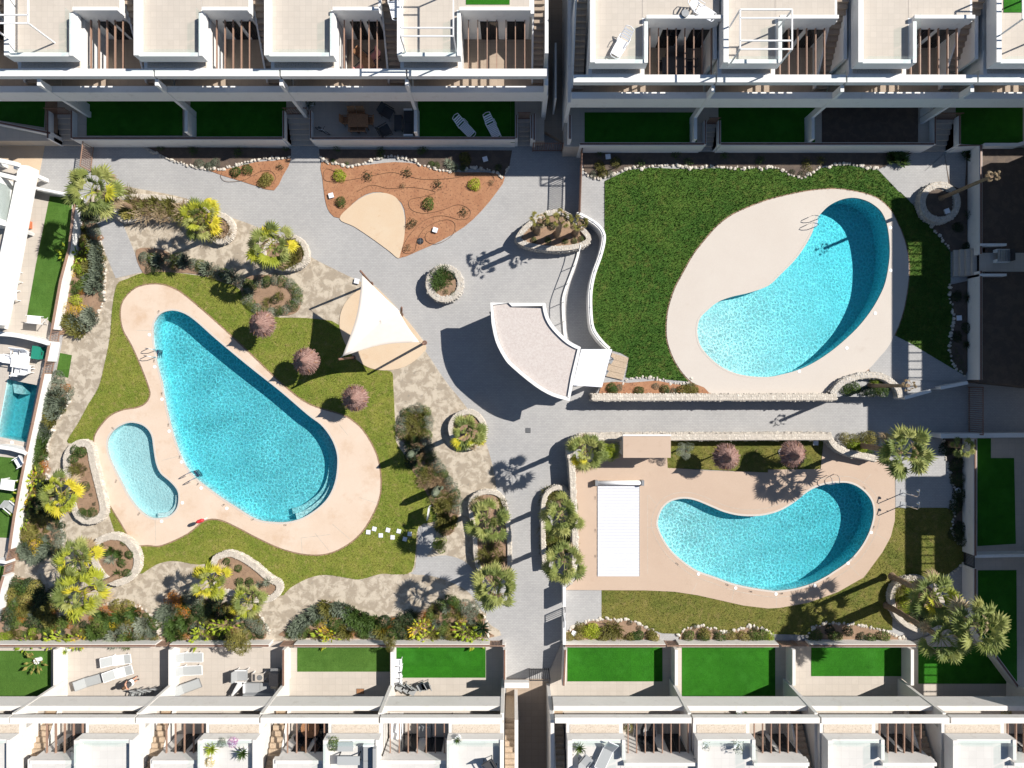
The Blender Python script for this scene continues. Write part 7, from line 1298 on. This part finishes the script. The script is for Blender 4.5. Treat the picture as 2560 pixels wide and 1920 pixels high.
# potted plants
def pot(label, px, py, z, r_, shape, mat, pr=.2):
    x, y = P(px, py, z+.5); th = thing('potted_plant', label, 'potted plant', (x, y, z)); link('pot', MB().tube([(0,0,0),(0,0,.36)], [pr*.75, pr], 14).mesh('pot'), 'plastic_white', th); k = (shape, 0, mat)
    if k not in SHM: SHM[k] = SH[shape][0].copy(); SHM[k].materials.clear(); SHM[k].materials.append(MATS[mat])
    o = link('foliage', SHM[k], None, th, (0, 0, .32)); o.scale = (r_,)*3
pot('yellow-green spiky potted plant on the flowered roof terrace', 527, 1874, 6.2, .62, 'agave', 'leaf_lime'); pot('purple flowering potted plant on the roof terrace', 581, 1858, 6.2, .36, 'flower', 'leaf_purple'); pot('tall leafy potted plant at the corner of the flowered roof', 605, 1885, 6.2, .6, 'agave', 'leaf_green'); pot('green bush in a round white pot on the sofa roof', 832, 1862, 6.2, .5, 'round', 'leaf_green', .26)
pot('small grey potted shrub on the flowered roof terrace', 553, 1860, 6.2, .34, 'round', 'leaf_grey'); pot('pale blossom pot at the bottom of the flowered roof', 524, 1908, 6.2, .34, 'flower', 'leaf_yellow'); pot('dry bush in a pot under the pergola by the stair', 715, 1852, 3.15, .5, 'sparse', 'leaf_olive')
pot('small spiky pot on the white roof terrace left of the alley', 1144, 1852, 6.2, .36, 'agave', 'leaf_green'); pot('spiky palm pot on the roof right of the south alley', 1449, 1872, 6.24, .55, 'agave', 'leaf_green'); pot('leafy pot on the pergola edge right of the south alley', 1572, 1822, 3.15, .36, 'round', 'leaf_olive'); pot('spreading plant on the balcony with lamp brackets', 1850, 1782, 3.15, .5, 'paddle', 'leaf_green'); pot('left flower box on the lower right balcony', 2520, 1782, 3.3, .4, 'round', 'leaf_olive'); pot('potted cactus on the lower left terrace wall', 160, 1630, .12, .4, 'agave', 'leaf_lime'); pot('round potted bush on the shaded dining terrace', 773, 252, 1.0, .5, 'round', 'leaf_dark', .24)
pot('fan-leaved pot plant on the shadowed turf at far left', 88, 1655, .14, .8, 'paddle', 'leaf_olive', .22)
pot('silvery potted shrub on the glass-sided roof, left', 1765, 1868, 6.24, .36, 'sparse', 'leaf_grey'); pot('silvery potted shrub on the glass-sided roof, right', 1845, 1870, 6.24, .5, 'sparse', 'leaf_grey')
# ================================================================ PERSON
x, y = P(343, 1695, .12); th = thing('person', 'person in dark top and pale shorts standing on the lower left terrace', 'person', (x, y, .12), math.radians(200))
me = bpy.data.meshes.new('body')
J = [(0,0,.92),(0,0,1.12),(.01,0,1.32),(.02,0,1.42),(.05,0,1.50),(.07,0,1.60),(0,.10,.88),(.04,.11,.48),(-.01,.11,.09),(.13,.12,.03),(0,-.10,.88),(-.03,-.11,.48),(-.08,-.11,.09),(.06,-.12,.03),
     (0,.19,1.37),(.05,.24,1.12),(.20,.20,.95),(.26,.18,.90),(0,-.19,1.37),(.02,-.25,1.12),(.14,-.24,.93),(.20,-.23,.88)]
E = [(0,1),(1,2),(2,3),(3,4),(4,5),(0,6),(6,7),(7,8),(8,9),(0,10),(10,11),(11,12),(12,13),(2,14),(14,15),(15,16),(16,17),(2,18),(18,19),(19,20),(20,21)]
RD = [.13,.12,.14,.06,.085,.095,.095,.06,.04,.03,.095,.06,.04,.03,.055,.042,.032,.028,.055,.042,.032,.028]
me.from_pydata(J, E, []); me.update(); bo = link('body', me, 'skin', th); md = bo.modifiers.new('skin', 'SKIN'); ss = me.skin_vertices[0].data
for i, r_ in enumerate(RD): ss[i].radius = (r_, r_)
ss[0].use_root = True; bo.modifiers.new('sub', 'SUBSURF').render_levels = 2
def hand(o, s_):
    b = MB().box(o[0]-.02,o[0]+.05,o[1]-.015,o[1]+.015,o[2]-.05,o[2]+.03)
    for k, l in enumerate((.06,.075,.08,.07)): b.tube([(o[0]-.012+k*.018,o[1],o[2]-.05),(o[0]-.005+k*.019,o[1],o[2]-.05-l*.6),(o[0]+.005+k*.018,o[1]-.012*s_,o[2]-.05-l)], .009, 5)
    b.tube([(o[0]+.05,o[1],o[2]-.01),(o[0]+.08,o[1],o[2]-.05)], .011, 5); link('hand', b.mesh('hand'), 'skin', th)
hand((.26,.18,.89), 1); hand((.20,-.23,.87), -1)
def loft(name, mat, secs):
    b = MB(); n = 14; v = []; f = []
    for (cx, cy, z, rx, ry) in secs: v += [(cx+rx*math.cos(k*2*math.pi/n), cy+ry*math.sin(k*2*math.pi/n), z) for k in range(n)]
    for i in range(len(secs)-1):
        for k in range(n): f.append((i*n+k, i*n+(k+1) % n, (i+1)*n+(k+1) % n, (i+1)*n+k))
    f.append(tuple((len(secs)-1)*n+k for k in range(n))); b.add(v, f); link(name, b.mesh(name, sm=True), mat, th)
loft('top', 'fabric_dark', [(0,0,.90,.15,.18),(0,0,1.10,.14,.165),(.01,0,1.28,.155,.195),(.02,0,1.38,.11,.17),(.02,0,1.42,.06,.08)]); loft('shorts', 'fabric_white', [(0,0,.66,.15,.22),(0,0,.80,.16,.21),(0,0,.93,.155,.19)]); loft('hair', 'hair', [(.04,0,1.50,.10,.105),(.055,0,1.60,.115,.11),(.06,0,1.68,.09,.085),(.06,0,1.71,.03,.03)])
link('face', MB().tube([(.16,0,1.58),(.19,0,1.55)], [.012,.02], 6).add([(.155,-.04,1.60),(.16,-.02,1.60),(.16,-.02,1.61),(.155,-.04,1.61)],[(0,1,2,3)]).add([(.16,.02,1.60),(.155,.04,1.60),(.155,.04,1.61),(.16,.02,1.61)],[(0,1,2,3)]).add([(.155,-.025,1.51),(.155,.025,1.51),(.157,.02,1.52),(.157,-.02,1.52)],[(0,1,2,3)]).mesh('face'), 'skin', th)
for s_ in (-1, 1):
    link('sandal', MB().box(-.1,.15,s_*.11-.045,s_*.11+.045,0,.025).mesh('sandal'), 'metal_dark', th)
